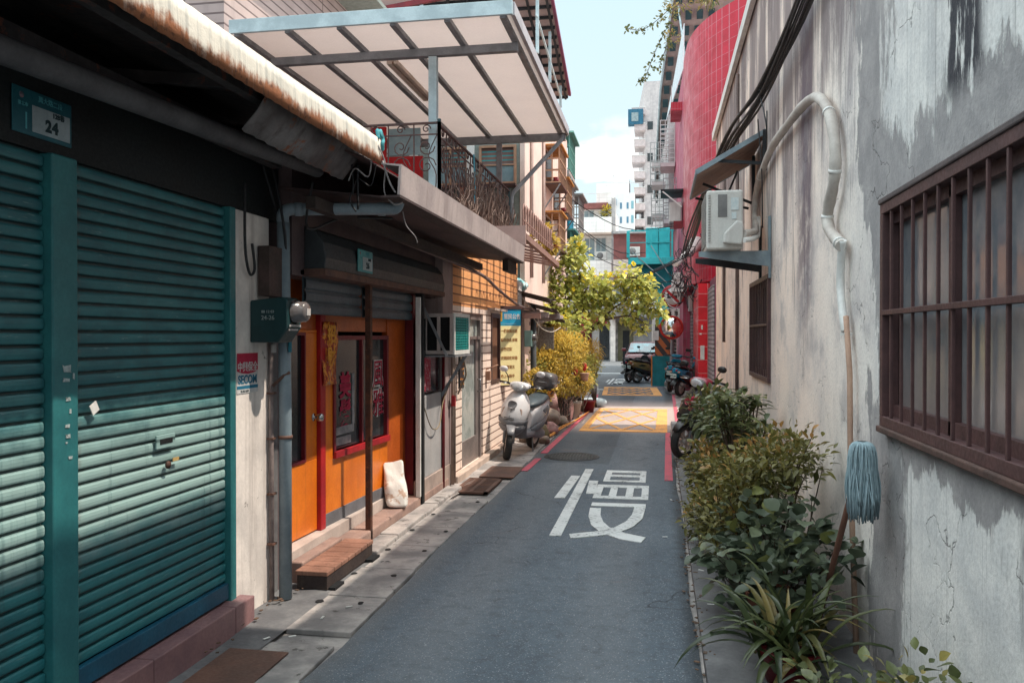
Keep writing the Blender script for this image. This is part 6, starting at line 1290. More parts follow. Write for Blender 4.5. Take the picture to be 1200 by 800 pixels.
# ================================================================ SCOOTERS  (built at the origin, front toward +Y)
def scooter(name,label,group,bodym,darkm,seatm,topbox=False,windshield=False,plate_txt='ABC-123',apronm=None):
    t=thing(name,label,'scooter',(0,0,0),group)
    R1=.225; fy,ry=.62,-.60
    def wheel(y,nm,w):
        b=MB(); b.lathe([(.155,-w*.35),(.175,-w*.5),(.205,-w*.48),(.222,-w*.25),(.226,0),(.222,w*.25),(.205,w*.48),(.175,w*.5),(.155,w*.35)],(0,y,R1),axis='X',n=36)
        wh_=b.build(nm,M['rubber'],t); b=MB(); b.lathe([(.157,-w*.35),(.145,-w*.3),(.145,w*.3),(.157,w*.35),(.157,-w*.35)],(0,y,R1),axis='X',n=30)
        for k in range(5):
            a=k*2*math.pi/5; b.bar((0,y+.03*math.cos(a),R1+.03*math.sin(a)),(0,y+.148*math.cos(a+.15),R1+.148*math.sin(a+.15)),.028,.03,up=(1,0,0))
        b.lathe([(0,-.04),(.035,-.04),(.035,.04),(0,.04)],(0,y,R1),axis='X',n=14); b.lathe([(.05,.035),(.09,.035),(.09,.03),(.05,.03)],(0,y,R1),axis='X',n=20)
        b.build('rim',mat('alloy_rim',(.62,.54,.50),(.5,.43,.4),9,rough=.4,metal=.2),wh_)
    wheel(fy,'front_wheel',.10); wheel(ry,'rear_wheel',.11)
    b=MB(); 
    for s in (-1,1): b.tube([(s*.068,fy,R1),(s*.066,fy-.07,.42),(s*.05,fy-.16,.62)],.019,8)
    b.build('fork',M['steel'],t)
    b=MB()   # front mudguard
    rings=[]
    for k in range(9):
        a=rad(35+k*14); w=.072*(.6+.4*math.sin(k/8*math.pi)); r0=.245
        c_=(0,fy-r0*math.cos(a)*-1,R1+r0*math.sin(a)); rings.append([(x_,fy+ (r0+z_)*math.cos(a),R1+(r0+z_)*math.sin(a)) for x_,z_ in ss(0,.0,w,.012,2.2,12)])
    b.loft(rings); b.build('front_mudguard',darkm,t)
    # apron: rings in the horizontal plane, leaning back as they rise
    b=MB(); rings=[]
    for z,yc,w,d in ((.36,.47,.09,.05),(.42,.50,.155,.085),(.50,.515,.178,.11),(.60,.50,.205,.12),(.70,.46,.212,.112),(.80,.41,.175,.10),(.87,.375,.125,.08),(.91,.36,.08,.06)):
        r=[]
        for j in range(24):
            a=2*math.pi*j/24; x_=w*math.copysign(abs(math.cos(a))**.8,math.cos(a)); y_=(d*1.15 if math.sin(a)>0 else d*.35)*math.copysign(abs(math.sin(a))**.85,math.sin(a)); r.append((x_,yc+y_-.45*abs(x_)**1.3,z))
        rings.append(r)
    b.loft(rings); b.build('front_apron',apronm or bodym,t)
    b=MB(); rings=[]   # dark beak under apron
    for z,yc,w,d in ((.31,.42,.07,.04),(.37,.52,.15,.09),(.43,.545,.20,.10),(.455,.53,.205,.095)):
        rings.append([(x_,yc+y_-.45*abs(x_)**1.3,z) for x_,y_ in ss(0,0,w,d,2.2,24)])
    b.loft(rings); b.build('lower_cowl',darkm,t)
    b=MB(); b.loft([[(x_,.615-.02*k-.5*abs(x_)-(z_-.74)*.32,z_) for x_,z_ in ss(0,.74,.07*(1-.25*k),.052*(1-.25*k),2.2,16)] for k in (1.2,0,)]); b.build('chest_emblem_panel',bodym if apronm else darkm,t)
    b=MB(); rings=[]
    for z,w,d_ in ((.455,.208,.118),(.475,.222,.128),(.505,.226,.130),(.52,.219,.121)):
        r=[]
        for j in range(24):
            a=2*math.pi*j/24; x_=w*math.copysign(abs(math.cos(a))**.8,math.cos(a)); y_=(d_*1.15 if math.sin(a)>0 else d_*.35)*math.copysign(abs(math.sin(a))**.85,math.sin(a)); r.append((x_,.512+y_-.45*abs(x_)**1.3,z+.16*abs(x_)))
        rings.append(r)
    b.loft(rings,False); b.build('apron_lip',darkm,t)
    b=MB()
    for k in range(4): b.bar((-.075,.655-.012*k,.565-.022*k),(.075,.655-.012*k,.565-.022*k),.008,.008)
    b.tube([(0,.645,.57),(0,.60,.68),(0,.52,.80)],.003,5); b.build('apron_vent',M['blackpl'],t)
    for s in (-1,1):
        b=MB(); b.loft([[(s*(.125+x_*.9),.525+q-.0*abs(x_)-(z_-.62)*.15-(abs(x_+.0))*.25,z_) for x_,z_ in ss(0,.62,.03,.075,2,12)] for q in (.0,.045)]); b.build('front_indicator',mat('amber_smoke_lens',(.45,.32,.26),(.35,.22,.18),8,rough=.15,bump=0,spec=.8),t)
    # legshield inner + floor + rear body
    b=MB(); b.loft([[(x_,y,z+zz) for x_,zz in ss(0,0,w,h,3,20)] for y,z,w,h in ((.40,.62,.17,.22),(.33,.56,.18,.23),(.30,.42,.17,.12),(.25,.30,.165,.055),(.0,.285,.17,.05),(-.16,.30,.165,.07),(-.22,.40,.15,.15))]); b.build('floorboard',darkm,t)
    b=MB(); rings=[]
    for y,z,w,h in ((-.10,.46,.10,.14),(-.18,.50,.145,.17),(-.35,.53,.175,.19),(-.55,.56,.175,.17),(-.75,.62,.145,.125),(-.90,.68,.10,.08),(-.97,.71,.05,.045)):
        rings.append([(x_,y,z+zz) for x_,zz in ss(0,0,w,h,2.4,24)])
    b.loft(rings); b.build('rear_body',bodym,t)
    b=MB()
    for s in (-1,1):
        b.loft([[(s*(w+x_*.5),y,z+zz) for x_,zz in ss(0,0,.03,h,2,10)] for y,z,w,h in ((-.05,.34,.13,.03),(-.25,.37,.165,.06),(-.5,.42,.17,.06),(-.75,.50,.14,.045),(-.86,.56,.11,.02))])
        for q in range(3): b.bar((s*.178,-.38-.05*q,.60-.02*q),(s*.172,-.58-.05*q,.66-.02*q),.012,.016)
    b.build('side_trim',darkm,t)
    b=MB(); b.loft([[(x_,y,z+zz*(1 if zz>0 else .6)) for x_,zz in ss(0,0,w,h,2.6,20)] for y,z,w,h in ((-.06,.66,.05,.03),(-.12,.68,.11,.045),(-.30,.70,.145,.055),(-.48,.715,.15,.05),(-.56,.745,.15,.055),(-.75,.77,.13,.05),(-.84,.775,.08,.03))]); b.build('seat',seatm,t)
    # engine, swing arm, exhaust
    b=MB(); b.loft([[(-.11+x_,y,z+zz) for x_,zz in ss(0,0,.05,h,3,14)] for y,z,h in ((-.12,.30,.06),(-.3,.29,.085),(-.55,.25,.08),(-.68,.23,.05))]); b.box((-.06,-.35,.22),(.08,-.12,.36)); b.build('engine_case',M['steel'],t,bevel=.008)
    b=MB(); b.tube([(.10,-.15,.25),(.13,-.35,.22),(.14,-.42,.24),(.145,-.80,.34)],[.015,.02,.05,.055],12); b.build('exhaust',mat('exhaust_grey',(.12,.12,.125),(.2,.2,.2),8,rough=.35,metal=.6),t)
    b=MB(); rings=[[(x_,-.72-.16*k,.50-.09*k+zz) for x_,zz in ss(0,0,.08,.012,2.4,12)] for k in range(3)]; b.loft(rings); b.build('rear_mudguard',darkm,t)
    # handlebar assembly
    b=MB(); b.loft([[(x_,y,z+zz) for x_,zz in ss(0,0,w,h,2.3,20)] for y,z,w,h in ((.44,.955,.09,.04),(.40,.97,.15,.055),(.33,.985,.165,.05),(.27,.99,.12,.035))]); hb=b.build('handlebar_cowl',bodym,t)
    b=MB(); b.loft([[(x_,y,z+zz) for x_,zz in ss(0,0,w,h,2.2,18)] for y,z,w,h in ((.485,.94,.055,.022),(.462,.955,.09,.042),(.43,.97,.115,.05))]); b.build('headlight',mat('headlight_lens',(.35,.36,.38),(.2,.2,.21),10,rough=.08,bump=0,spec=1),hb)
    for s in (-1,1):
        b=MB(); b.tube([(s*.13,.34,.985),(s*.24,.31,.99),(s*.34,.28,.985)],[.014,.018,.019],10); g_=b.build('grip',M['blackpl'],t)
        b=MB(); b.tube([(s*.20,.345,.985),(s*.33,.35,.98)],.007,6); b.build('brake_lever',M['chrome'],g_)
        b=MB(); b.tube(smoothp([(s*.20,.33,1.0),(s*.21,.33,1.08),(s*.27,.35,1.15)],4),.007,6); m_=b.build('mirror',M['blackpl'],t)
        b=MB(); b.loft([[(s*.285+x_*math.cos(.3*s),y+.02*s*x_,1.175+zz) for x_,zz in ss(0,0,w,w*.62,2.3,18)] for y,w in ((.385,.03),(.37,.062),(.35,.068),(.343,.064))]); b.build('mirror_shell',bodym if topbox else M['blackpl'],m_)
    if windshield:
        b=MB(); b.add([(-.16,.42,1.0),(.16,.42,1.0),(.13,.30,1.28),(-.13,.30,1.28)],[(0,1,2,3)]); b.build('windshield',M['glass_d'],t,solid=.004)
    # tail
    b=MB(); b.loft([[(x_,-.93-.03*k,.70+zz) for x_,zz in ss(0,0,.085*(1-.2*k),.04,2.4,16)] for k in (0,1)]); b.build('tail_light',mat('tail_red',(.5,.01,.02),(.4,.01,.015),8,rough=.15,bump=0,spec=.8),t)
    b=MB(); b.box((-.085,-.985,.50),(.085,-.978,.605),Matrix.Translation((0,0,0))); p_=b.build('number_plate',mat('plate_pale',(.62,.68,.66),(.5,.6,.58),20,bump=0),t)
    text(plate_txt,.048,mat('plate_green_ink',(.03,.14,.12)),t,face_my(0,-.987,.552),'plate_number',bold=.001)
    for s in (-1,1): b=MB(); b.loft([[(s*.12+x_,-.90-.03*k,.655+zz) for x_,zz in ss(0,0,.035,.028,2,12)] for k in (0,1)]); b.build('rear_indicator',mat('amber_smoke_lens',(.4,.3,.2)),t)
    b=MB(); b.tube(smoothp([(-.10,-.72,.79),(-.13,-.88,.83),(0,-.98,.85),(.13,-.88,.83),(.10,-.72,.79)],5),.013,8); b.build('grab_rail',M['blackpl'],t)
    b=MB(); b.tube([(-.10,-.22,.26),(-.15,-.20,.02)],.010,6); b.tube([(-.15,-.20,.02),(-.19,-.18,.015)],.012,6); b.build('side_stand',M['steel'],t)
    if topbox:
        b=MB(); b.loft([[(x_,y,.99+zz) for x_,zz in ss(0,0,w,h,3.4,24)] for y,w,h in ((-.68,.12,.07),(-.70,.16,.11),(-.80,.175,.125),(-.96,.17,.12),(-1.02,.14,.09))]); k_=b.build('top_box',mat('top_box_smoke',(.10,.095,.10),(.07,.065,.07),8,rough=.3,bump=.05),t)
        b=MB(); rings=[]; b.tube([(x_,y,.975) for x_,y in [(-.21,-.86),(-.19,-.72),(0,-.66),(.19,-.72),(.21,-.86),(.19,-1.0),(0,-1.05),(-.19,-1.0),(-.21,-.86)]],.007,6); b.build('lid_seam',M['steel'],k_)
        quick('reflector',MATS['tail_red'],k_,((-.15,-1.052,.895),(.15,-1.03,.93))); quick('orange_strap',mat('orange_strap',(.6,.22,.03)),t,((-.13,-.97,.76),(-.10,-.70,.85)))
    return t
silver=mat('silver_body_paint',(.60,.585,.60),(.52,.51,.53),6,rough=.28,bump=.02,spec=.6); grey2=mat('mid_grey_trim',(.20,.20,.215),(.15,.15,.165),6,rough=.4,bump=.05)
seatb=mat('slate_seat',(.05,.07,.085),(.035,.05,.06),9,rough=.5)
s1=scooter('parked_scooter','silver scooter with grey top box parked against the tiled house','parked scooters',silver,grey2,seatb,True,False,'GHE-316')
s1.location=(-1.86,10.95,.012); s1.rotation_euler=(0,rad(-8),rad(171)); s1.scale=(.9,.95,.96)
for ch in s1.children:
    if ch.name.startswith('front_wheel') or ch.name.startswith('fork') or ch.name.startswith('front_mudguard'):
        h_=Vector((0,.56,0)); Rm=Matrix.Rotation(rad(24),3,'Z'); ch.rotation_euler=(0,0,rad(24)); ch.location=h_-Rm@h_
crim=mat('crimson_body_paint',(.32,.01,.045),(.26,.01,.035),5,rough=.2,bump=.02,spec=.6)
s2=scooter('parked_scooter','dark and crimson scooter nosing out of the bushes on the right kerb','parked scooters',crim,M['blackpl'],M['blackpl'],False,False,'NQA-507',M['blackpl'])
s2.location=(.66,11.20,.036); s2.rotation_euler=(0,rad(-7),rad(143))
tealb=mat('petrol_blue_paint',(.01,.26,.42),(.01,.2,.34),5,rough=.25,bump=.02,spec=.6)
s3=scooter('parked_scooter','petrol blue scooter seen from behind under the round mirror','parked scooters',tealb,M['blackpl'],M['blackpl'],False,False,'MTJ-086')
s3.location=(.38,23.6,.036); s3.rotation_euler=(0,rad(5),rad(-8))
tanp=mat('bronze_tan_paint',(.28,.17,.06),(.2,.12,.05),5,rough=.3,bump=.02); dkp=mat('blue_black_paint',(.02,.03,.05),(.015,.02,.03),5,rough=.25,bump=.02)
s4=dup(s3,(-.72,28.9,.0),rad(-30),'dark scooter leaning at the left of the pair parked in front of the red car',(0,rad(5)),{'petrol_blue_paint':dkp})
s5=dup(s3,(-.28,28.4,.0),rad(-48),'bronze-tailed scooter parked between the dark scooter and the striped board',(0,rad(4)),{'petrol_blue_paint':tanp})
pb=mat('pale_blue_paint',(.25,.42,.48),(.18,.33,.4),5,rough=.3,bump=.02); rdp=mat('bright_red_paint',(.5,.02,.03),(.4,.015,.02),5,rough=.25,bump=.02)
s6=dup(s3,(-3.35,39.5,0),rad(170),'pale blue scooter far down on the left beside the shop fronts',(0,rad(4)),{'petrol_blue_paint':pb})
s7=dup(s3,(-3.75,38.3,0),rad(150),'bright red scooter far down on the left, partly hidden by leaves',(0,rad(4)),{'petrol_blue_paint':rdp})
s8=dup(s3,(.84,22.6,.0),rad(-30),'second petrol blue scooter parked closest to the red tiled pillar',(0,rad(3)),None)
# ================================================================ RED CAR (front toward the camera)
t=thing('parked_car','dark red car with a teal reflection painted on the windscreen, parked nose toward us past the scooters','car',(-.72,37.6,0))
cp=mat('dark_red_car_paint',(.16,.012,.02),(.12,.01,.015),4,rough=.2,bump=.01,spec=.7)
b=MB(); rings=[]
for y,w,zb,zt in ((35.55,.55,.30,.62),(35.62,.70,.22,.74),(35.85,.77,.20,.80),(36.5,.80,.20,.86),(37.5,.81,.20,.90),(38.8,.80,.20,.90),(39.6,.74,.24,.86),(39.75,.60,.32,.75)):
    rings.append([(-.68+x_,y,(zb+zt)/2+zz) for x_,zz in ss(0,0,w,(zt-zb)/2,4.5,28)])
b.loft(rings); b.build('body',cp,t)
b=MB(); rings=[]
for z,w,ya,yb in ((.84,.74,36.15,39.6),(.98,.71,36.45,39.5),(1.12,.66,36.75,39.35),(1.25,.60,37.05,39.2),(1.31,.50,37.3,39.0)):
    rings.append([(-.68+x_,(ya+yb)/2+y_,z) for x_,y_ in ss(0,0,w,(yb-ya)/2,5,28)])
b.loft(rings); b.build('cabin',cp,t)
b=MB(); b.add([(-1.32,36.10,.87),(-.04,36.10,.87),(-.14,36.95,1.24),(-1.22,36.95,1.24)],[(0,1,2,3)]); b.build('windscreen',mat('teal_reflection_glass',(.03,.22,.27),(.01,.04,.06),2.4,lo=.4,hi=.55,rough=.08,bump=0,spec=.9),t,solid=.02)  # teal reflection painted into the glass colour
for s in (-1,1):
    b=MB(); b.add([(-.68+s*.725,36.6,.93),(-.68+s*.725,39.2,.93),(-.68+s*.62,38.9,1.22),(-.68+s*.62,37.2,1.22)],[(0,1,2,3)]); b.build('side_window',M['glass_d'],t,solid=.02)
    b=MB(); b.loft([[(-.68+s*.56+x_,35.60+.03*k+abs(x_)*.4,.66+zz) for x_,zz in ss(0,0,.13,.065,2.6,14)] for k in (0,1,3)]); b.build('headlight',MATS['headlight_lens'],t)
    b=MB(); b.loft([[(-.68+s*(.80+.08*k),36.75,.98+zz) for _,zz in [(0,0)]*1] for k in (0,)]) if False else b.box((-.68+s*.74-.0,36.6,.92),(-.68+s*.93,36.7,1.04)); b.build('wing_mirror',cp,t,bevel=.02)
    for yy in (36.2,38.95):
        b=MB(); xx=-.68+s*.72; b.lathe([(.17,-.09),(.28,-.09),(.30,-.05),(.30,.05),(.28,.09),(.17,.09)],(xx,yy,.30),axis='X',n=28); w_=b.build('wheel',M['rubber'],t); b=MB(); b.lathe([(0,-.06),(.16,-.085),(.17,-.05),(.17,.05),(.16,.085),(0,.06)],(xx,yy,.30),axis='X',n=20); b.build('hub',MATS['alloy_rim'],w_)
quick('grille',M['blackpl'],t,((-1.0,35.50,.50),(-.36,35.58,.66))); quick('bumper',M['blackpl'],t,((-1.3,35.52,.26),(-.06,35.70,.40)),bevel=.03)
quick('number_plate',mat('plate_pale',(.6,.6,.6)),t,((-.86,35.47,.36),(-.5,35.495,.46)))
# ================================================================ ROCKS, POTS, CLUTTER, LEFT BUSHES
rk=mat('garden_rock',(.30,.22,.17),(.16,.12,.10),5,spots=((.16,.17,.06),.6,4),bump=.8,bs=25,bd=.01)
rr=random.Random(11)
def rock(x,y,z,s,label,m=rk,sq=(1,1,.75)):
    bm=bmesh.new(); bmesh.ops.create_icosphere(bm,subdivisions=3,radius=s); off=rr.uniform(0,99)
    for v in bm.verts:
        n_=noise.noise(v.co/s*1.1+Vector((off,0,0)))*.38+noise.noise(v.co/s*3+Vector((off,9,0)))*.12; v.co=Vector((v.co.x*sq[0],v.co.y*sq[1],v.co.z*sq[2]))*(1+n_)
    me=bpy.data.meshes.new('rock'); bm.to_mesh(me); bm.free(); me.materials.append(m); me.polygons.foreach_set('use_smooth',[True]*len(me.polygons))
    o=bpy.data.objects.new('rock',me); col.objects.link(o); o.location=(x,y,z); return tag(o,label,'rock','rocks edging the left planting bed')
rm=mat('mossy_rock',(.20,.20,.08),(.14,.10,.06),6,bump=.8,bs=25); rp=mat('rose_rock',(.36,.20,.19),(.25,.14,.13),6,bump=.8,bs=25)
for (x,y,z,s,m_,sq,l) in [(-1.83,12.45,.12,.19,rm,(1,1.1,.75),'mossy green rock at the near end of the planting bed'),(-1.72,13.1,.11,.13,rp,(1,1,.8),'small rose-pink rock right of the mossy one'),(-1.80,13.5,.22,.20,rk,(1,1,.8),'brown rock behind the rose-pink one'),(-1.98,13.3,.36,.17,rk,(.8,.8,1.3),'tall brown standing rock behind the scooter box'),(-1.95,14.2,.38,.26,rp,(1,1,.9),'broad pinkish rock topped by leaves'),(-1.68,14.4,.10,.12,rk,(1,1,.7),'low brown rock by the red line'),(-1.70,15.3,.2,.17,rp,(.8,1,1.3),'upright rosy rock near the pots'),(-1.66,12.0,.06,.09,rk,(1,1,.7),'fist-sized brown rock by the scooter rear wheel'),(-1.95,12.1,.08,.12,rk,(1,1,.8),'brown rock tucked behind the scooter wheel'),(-1.62,16.6,.17,.15,rp,(.8,1,1.3),'far rosy upright rock at the bend of the bed')]:
    rock(x,y,z,s,l,m_,sq)
b=MB(); 
for k in range(12):
    s=rr.uniform(.2,.4); b.tube(smoothp([(-1.9,12.0,.05),(-1.66+rr.uniform(-.05,.03),12.6,.04),(-1.58+rr.uniform(-.04,.03),13.6,.05+rr.uniform(0,.03)),(-1.50,15.2,.04),(-1.42,17.0,.03)],4),.012,5,False) if k<3 else None
tag(b.build('orange_hose',mat('orange_hose',(.6,.25,.05),(.5,.2,.04))),'orange and yellow hoses lying along the foot of the planting bed','hose')
def pot(x,y,z,r_,h,label,m_=None):
    b=MB(); b.lathe([(0,0),(r_*.7,0),(r_,h*.85),(r_*1.08,h*.86),(r_*1.08,h),(r_*.95,h),(r_*.9,h*.9),(0,h*.88)],(x,y,z),n=24); return tag(b.build('plant_pot',m_ or M['pot']),label,'plant pot')
pot(-1.62,15.75,0,.16,.34,'grey pot at the road side of the left bushes',M['potw']); pot(-1.85,16.3,0,.2,.4,'terracotta pot half hidden behind the grey pot'); pot(-1.45,17.2,0,.15,.25,'dark red pot near the bend of the red line',M['redd'])
t=thing('bed_fence','small black metal fence round the far planting bed','fence',(-1.6,15,0)); b=MB()
for k in range(12): b.bar((-1.66+.01*k,14.5+k*.17,.02),(-1.66+.01*k,14.5+k*.17,.46),.018)
b.bar((-1.66,14.45,.44),(-1.55,16.5,.44),.02); b.bar((-1.66,14.45,.15),(-1.55,16.5,.15),.02); b.build('rails',M['blackpl'],t)
b=MB(); b.loft([[(-1.20+x_*1.0-.25,18.55+y_,z) for x_,y_ in ss(0,0,w,w*.8,2.6,18)] for z,w in ((.02,.28),(.10,.33),(.17,.28),(.20,.15))]); tag(b.build('covered_bundle',mat('pale_blue_sheet_wrap',(.45,.52,.55),(.3,.36,.4),6,bump=.6,bs=12),sub=1),'pale grey-blue plastic-covered bundle at the lane edge by the yellow box','bundle')
lf_b=mk_leaf('yellow_bush_leaf',(.30,.24,.05),(.92,.66,.14),.5,.45); lf_o=mk_leaf('olive_leaf',(.09,.11,.035),(.42,.40,.10),.5,.35)
def bush(name,label,cat,lobes,n,L,W,m_,base,ntw=14,**k):
    t=thing(name,label,cat,base); b_,tips=foliage(lobes,n,L,W,**k); b_.build('foliage',m_,t); twigs(base,tips,ntw).build('stem',M['stem'],t); return t
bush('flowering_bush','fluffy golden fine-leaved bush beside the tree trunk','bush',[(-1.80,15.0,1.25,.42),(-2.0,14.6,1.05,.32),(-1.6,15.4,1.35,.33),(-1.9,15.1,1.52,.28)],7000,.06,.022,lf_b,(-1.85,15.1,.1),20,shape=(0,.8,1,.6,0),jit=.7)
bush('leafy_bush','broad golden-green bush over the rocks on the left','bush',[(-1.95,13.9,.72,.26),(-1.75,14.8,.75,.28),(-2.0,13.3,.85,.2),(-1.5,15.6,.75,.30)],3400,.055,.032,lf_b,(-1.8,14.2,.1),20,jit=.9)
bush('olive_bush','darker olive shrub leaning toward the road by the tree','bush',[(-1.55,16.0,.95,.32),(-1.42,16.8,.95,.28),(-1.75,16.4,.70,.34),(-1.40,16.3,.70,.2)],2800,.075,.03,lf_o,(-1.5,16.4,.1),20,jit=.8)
bush('golden_spray_bush','arching straw-coloured spray behind the olive shrub','bush',[(-1.5,17.4,1.15,.28),(-1.4,17.2,1.3,.2)],1600,.14,.018,lf_b,(-1.3,17.4,.1),14,jit=.5,droop=.8)
bush('climber_bush','dark green climber filling the corner behind the pole','bush',[(-2.1,16.6,1.45,.45),(-1.8,15.7,1.6,.30),(-2.3,14.0,.9,.45),(-2.4,15.0,.9,.55),(-2.4,16.0,1.1,.6),(-2.2,13.5,.5,.3)],3800,.10,.06,lf_o,(-2.4,14.8,.1),16)
for (x,y,z) in ((-1.52,15.2,.95),(-1.38,15.5,1.02)):
    b=MB(); b.loft([[(x+r_*math.cos(a),y+r_*math.sin(a),z+h) for a in [2*math.pi*j/12 for j in range(12)]] for h,r_ in ((-.09,.01),(-.07,.035),(0,.045),(.06,.035),(.08,.01))]); tag(b.build('red_lantern',M['red']),'small red paper lantern, upper of two in the bush' if z>1 else 'small red paper lantern, lower of two in the bush','lantern')
b=MB(); b.lathe([(0,-.08),(.06,-.08),(.085,.05),(.095,.06),(.08,.06),(0,.04)],(-1.36,15.3,.84),n=18); tag(b.build('hanging_pot',mat('pale_rose_pot',(.5,.33,.28),(.38,.25,.2),9)),'pale rose hanging pot in the bush under the lanterns','flower pot')
# the tree
lf_t=mk_leaf('broad_yellow_green_leaf',(.20,.26,.06),(.86,.84,.28),.32,.45,(1.0,.74,.06))
TL=(-.12,0,.05)
t=thing('broad_leaved_tree','broad-leaved tree with pale yellow-green foliage reaching over the lane','tree',(-1.7,17.0,0))
lobes=[(-1.75,16.9,2.85,.42),(-1.55,16.9,3.2,.30),(-1.5,16.9,3.45,.17),(-2.35,16.6,2.55,.42),(-2.75,16.2,2.5,.40),(-2.6,15.8,2.2,.35),(-1.3,17.0,2.55,.45),(-.85,17.2,2.5,.32),(-1.75,16.8,2.25,.45),(-1.1,17.2,2.1,.4),(-.45,17.1,2.75,.30),(-.30,17.2,2.40,.38),(.02,17.2,2.20,.27),(-.1,17.2,2.62,.18),(-.45,17.2,2.0,.26),(.2,17.3,1.98,.15),(-.2,17.2,1.72,.16),(-1.9,16.6,1.75,.3),(-1.95,16.2,1.75,.38),(-2.3,15.9,2.0,.38),(-1.5,16.5,1.75,.32),(-1.75,16.0,1.5,.28)]
lobes=[(x-.14,y,z+.04,r) for x,y,z,r in lobes]+[(-2.9,15.6,2.5,.3),(-2.45,15.9,2.85,.25)]
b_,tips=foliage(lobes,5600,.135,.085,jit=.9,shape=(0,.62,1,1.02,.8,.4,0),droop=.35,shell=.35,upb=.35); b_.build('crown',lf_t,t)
b=MB(); b.tube(smoothp([(-1.72,17.05,0),(-1.70,17.0,.7),(-1.62,17.0,1.4),(-1.65,16.95,2.0),(-1.6,16.9,2.9)],5),[.07-.045*i/20 for i in range(21)],9); b.build('trunk',M['stem'],t)
for P in ([(-1.63,17,1.35),(-1.2,17.1,1.9),(-.7,17.15,2.3),(-.1,17.2,2.4)],[(-1.65,17,1.7),(-2.1,16.8,2.2),(-2.6,16.4,2.4)],[(-1.2,17.1,1.9),(-.6,17.1,2.0),(-.2,17.2,1.8)],[(-1.64,17,2.0),(-1.3,17,2.6),(-1.5,16.9,3.2)],[(-.7,17.15,2.3),(-.5,17.1,2.8)],[(-1.66,17.0,1.5),(-1.9,16.8,2.0),(-1.85,16.8,2.6)]):
    b=MB(); S=smoothp(P,5); b.tube(S,[.03*(1-.75*i/(len(S)-1)) for i in range(len(S))],7); b.build('branch',M['stem'],t)
b=MB()
for k in range(150):
    l=R.choice(lobes); p=Vector(l[:3]); q=p+rv()*l[3]; b.tube([p,p.lerp(q,.5)+rv()*.04,q],[.010,.007,.003],4,False)
b.build('twigs',M['stem'],t)['kind']='stuff'
# small plants high on left ledge
bush('ledge_plant','little yellow-green plant on the hooped ledge by the pink wall','plant',[(-1.75,12.6,3.15,.16),(-1.7,12.9,3.05,.14)],260,.11,.05,lf_b,(-1.75,12.7,2.9),5)
# ================================================================ RIGHT PLANTS
lg=mk_leaf('dark_green_leaf',(.05,.07,.03),(.20,.22,.09),.32,.25,(.36,.28,.08)); lg2=mk_leaf('yellow_green_shrub_leaf',(.06,.065,.022),(.25,.22,.06),.4,.3,(.42,.22,.07)); lg3=mk_leaf('round_grey_green_leaf',(.04,.058,.04),(.13,.16,.10),.38,.2,(.16,.17,.05)); lst=mk_leaf('strap_leaf',(.02,.035,.015),(.085,.10,.035),.35,.2,(.22,.17,.06))
# (a) whorled broad-leaf plant
t=thing('whorled_leaf_plant','potted plant with whorls of long glossy leaves behind the small-leaved shrub','plant',(.66,6.7,0))
b_=MB(); b_.tint=[]; st=MB(); rr=random.Random(4)
for k in range(20):
    c_=Vector((.62+rr.uniform(-.17,.17),6.7+rr.uniform(-.35,.4),.97+rr.uniform(-.19,.15)))
    st.tube([(.66,6.7,.15),((.66+c_.x)/2,(6.7+c_.y)/2,.6),tuple(c_)],[.012,.009,.006],6,False)
    for j in range(13):
        a=j*2.4+rr.uniform(-.3,.3); el=rr.uniform(-.1,.8); leaf(b_,c_+Vector((0,0,.01*j-.05)),(math.cos(a)*math.cos(el),math.sin(a)*math.cos(el),math.sin(el)),(0,0,1),rr.uniform(.13,.20),rr.uniform(.040,.055),rr.uniform(.2,.6),tint=rr.random()*.9,shape=(0.1,.5,.85,1,.8,0))
b_.build('foliage',lg,t); st.build('stem',M['stem'],t); pot(.66,6.7,.035,.17,.28,'terracotta pot under the whorled glossy plant')
bush('small_leaved_shrub','dense yellow-green small-leaved shrub in the middle of the right kerb row','shrub',[(.55,5.9,.62,.28),(.40,5.75,.45,.22),(.74,5.3,.80,.24),(.60,5.45,.62,.28),(.64,4.95,.86,.22),(.78,4.80,.92,.17),(.48,5.0,.72,.2),(.34,5.9,.30,.20),(.45,5.2,.42,.26)],4300,.058,.026,lg2,(.62,5.5,.05),46,jit=.75,shell=.25)
bush('round_leaved_shrub','dark shrub of round grey-green leaves in the lower right row','shrub',[(.52,4.75,.52,.22),(.42,4.5,.38,.20),(.70,4.5,.58,.22),(.62,4.25,.40,.22),(.86,4.3,.50,.13),(.36,4.85,.34,.17),(.62,4.6,.30,.26)],760,.082,.070,lg3,(.62,4.55,.05),34,shape=(0,.8,1,.95,.6,0),jit=1.1,droop=.25,shell=.3)
pot(.60,4.5,.035,.14,.22,'red-brown pot under the round-leaved shrub'); pot(.66,5.5,.035,.2,.24,'wide terracotta pot under the yellow-green shrub')
bush('background_shrub','leafy dark shrub at the crimson scooter wheel','shrub',[(.55,9.3,.78,.28),(.66,8.6,.76,.26),(.74,9.9,.62,.28),(.78,8.1,.55,.24),(.60,7.8,.80,.22)],1700,.12,.048,lg,(.65,8.8,.05),26,jit=.9,shell=.3)
bush('low_yellow_shrub','low yellow-green shrub under the whorled plant by the kerb','shrub',[(.42,7.0,.50,.24),(.45,6.5,.45,.24),(.42,7.6,.48,.22),(.38,6.3,.28,.18)],1700,.07,.035,lg2,(.45,7.0,.04),24,jit=.7,shell=.3)
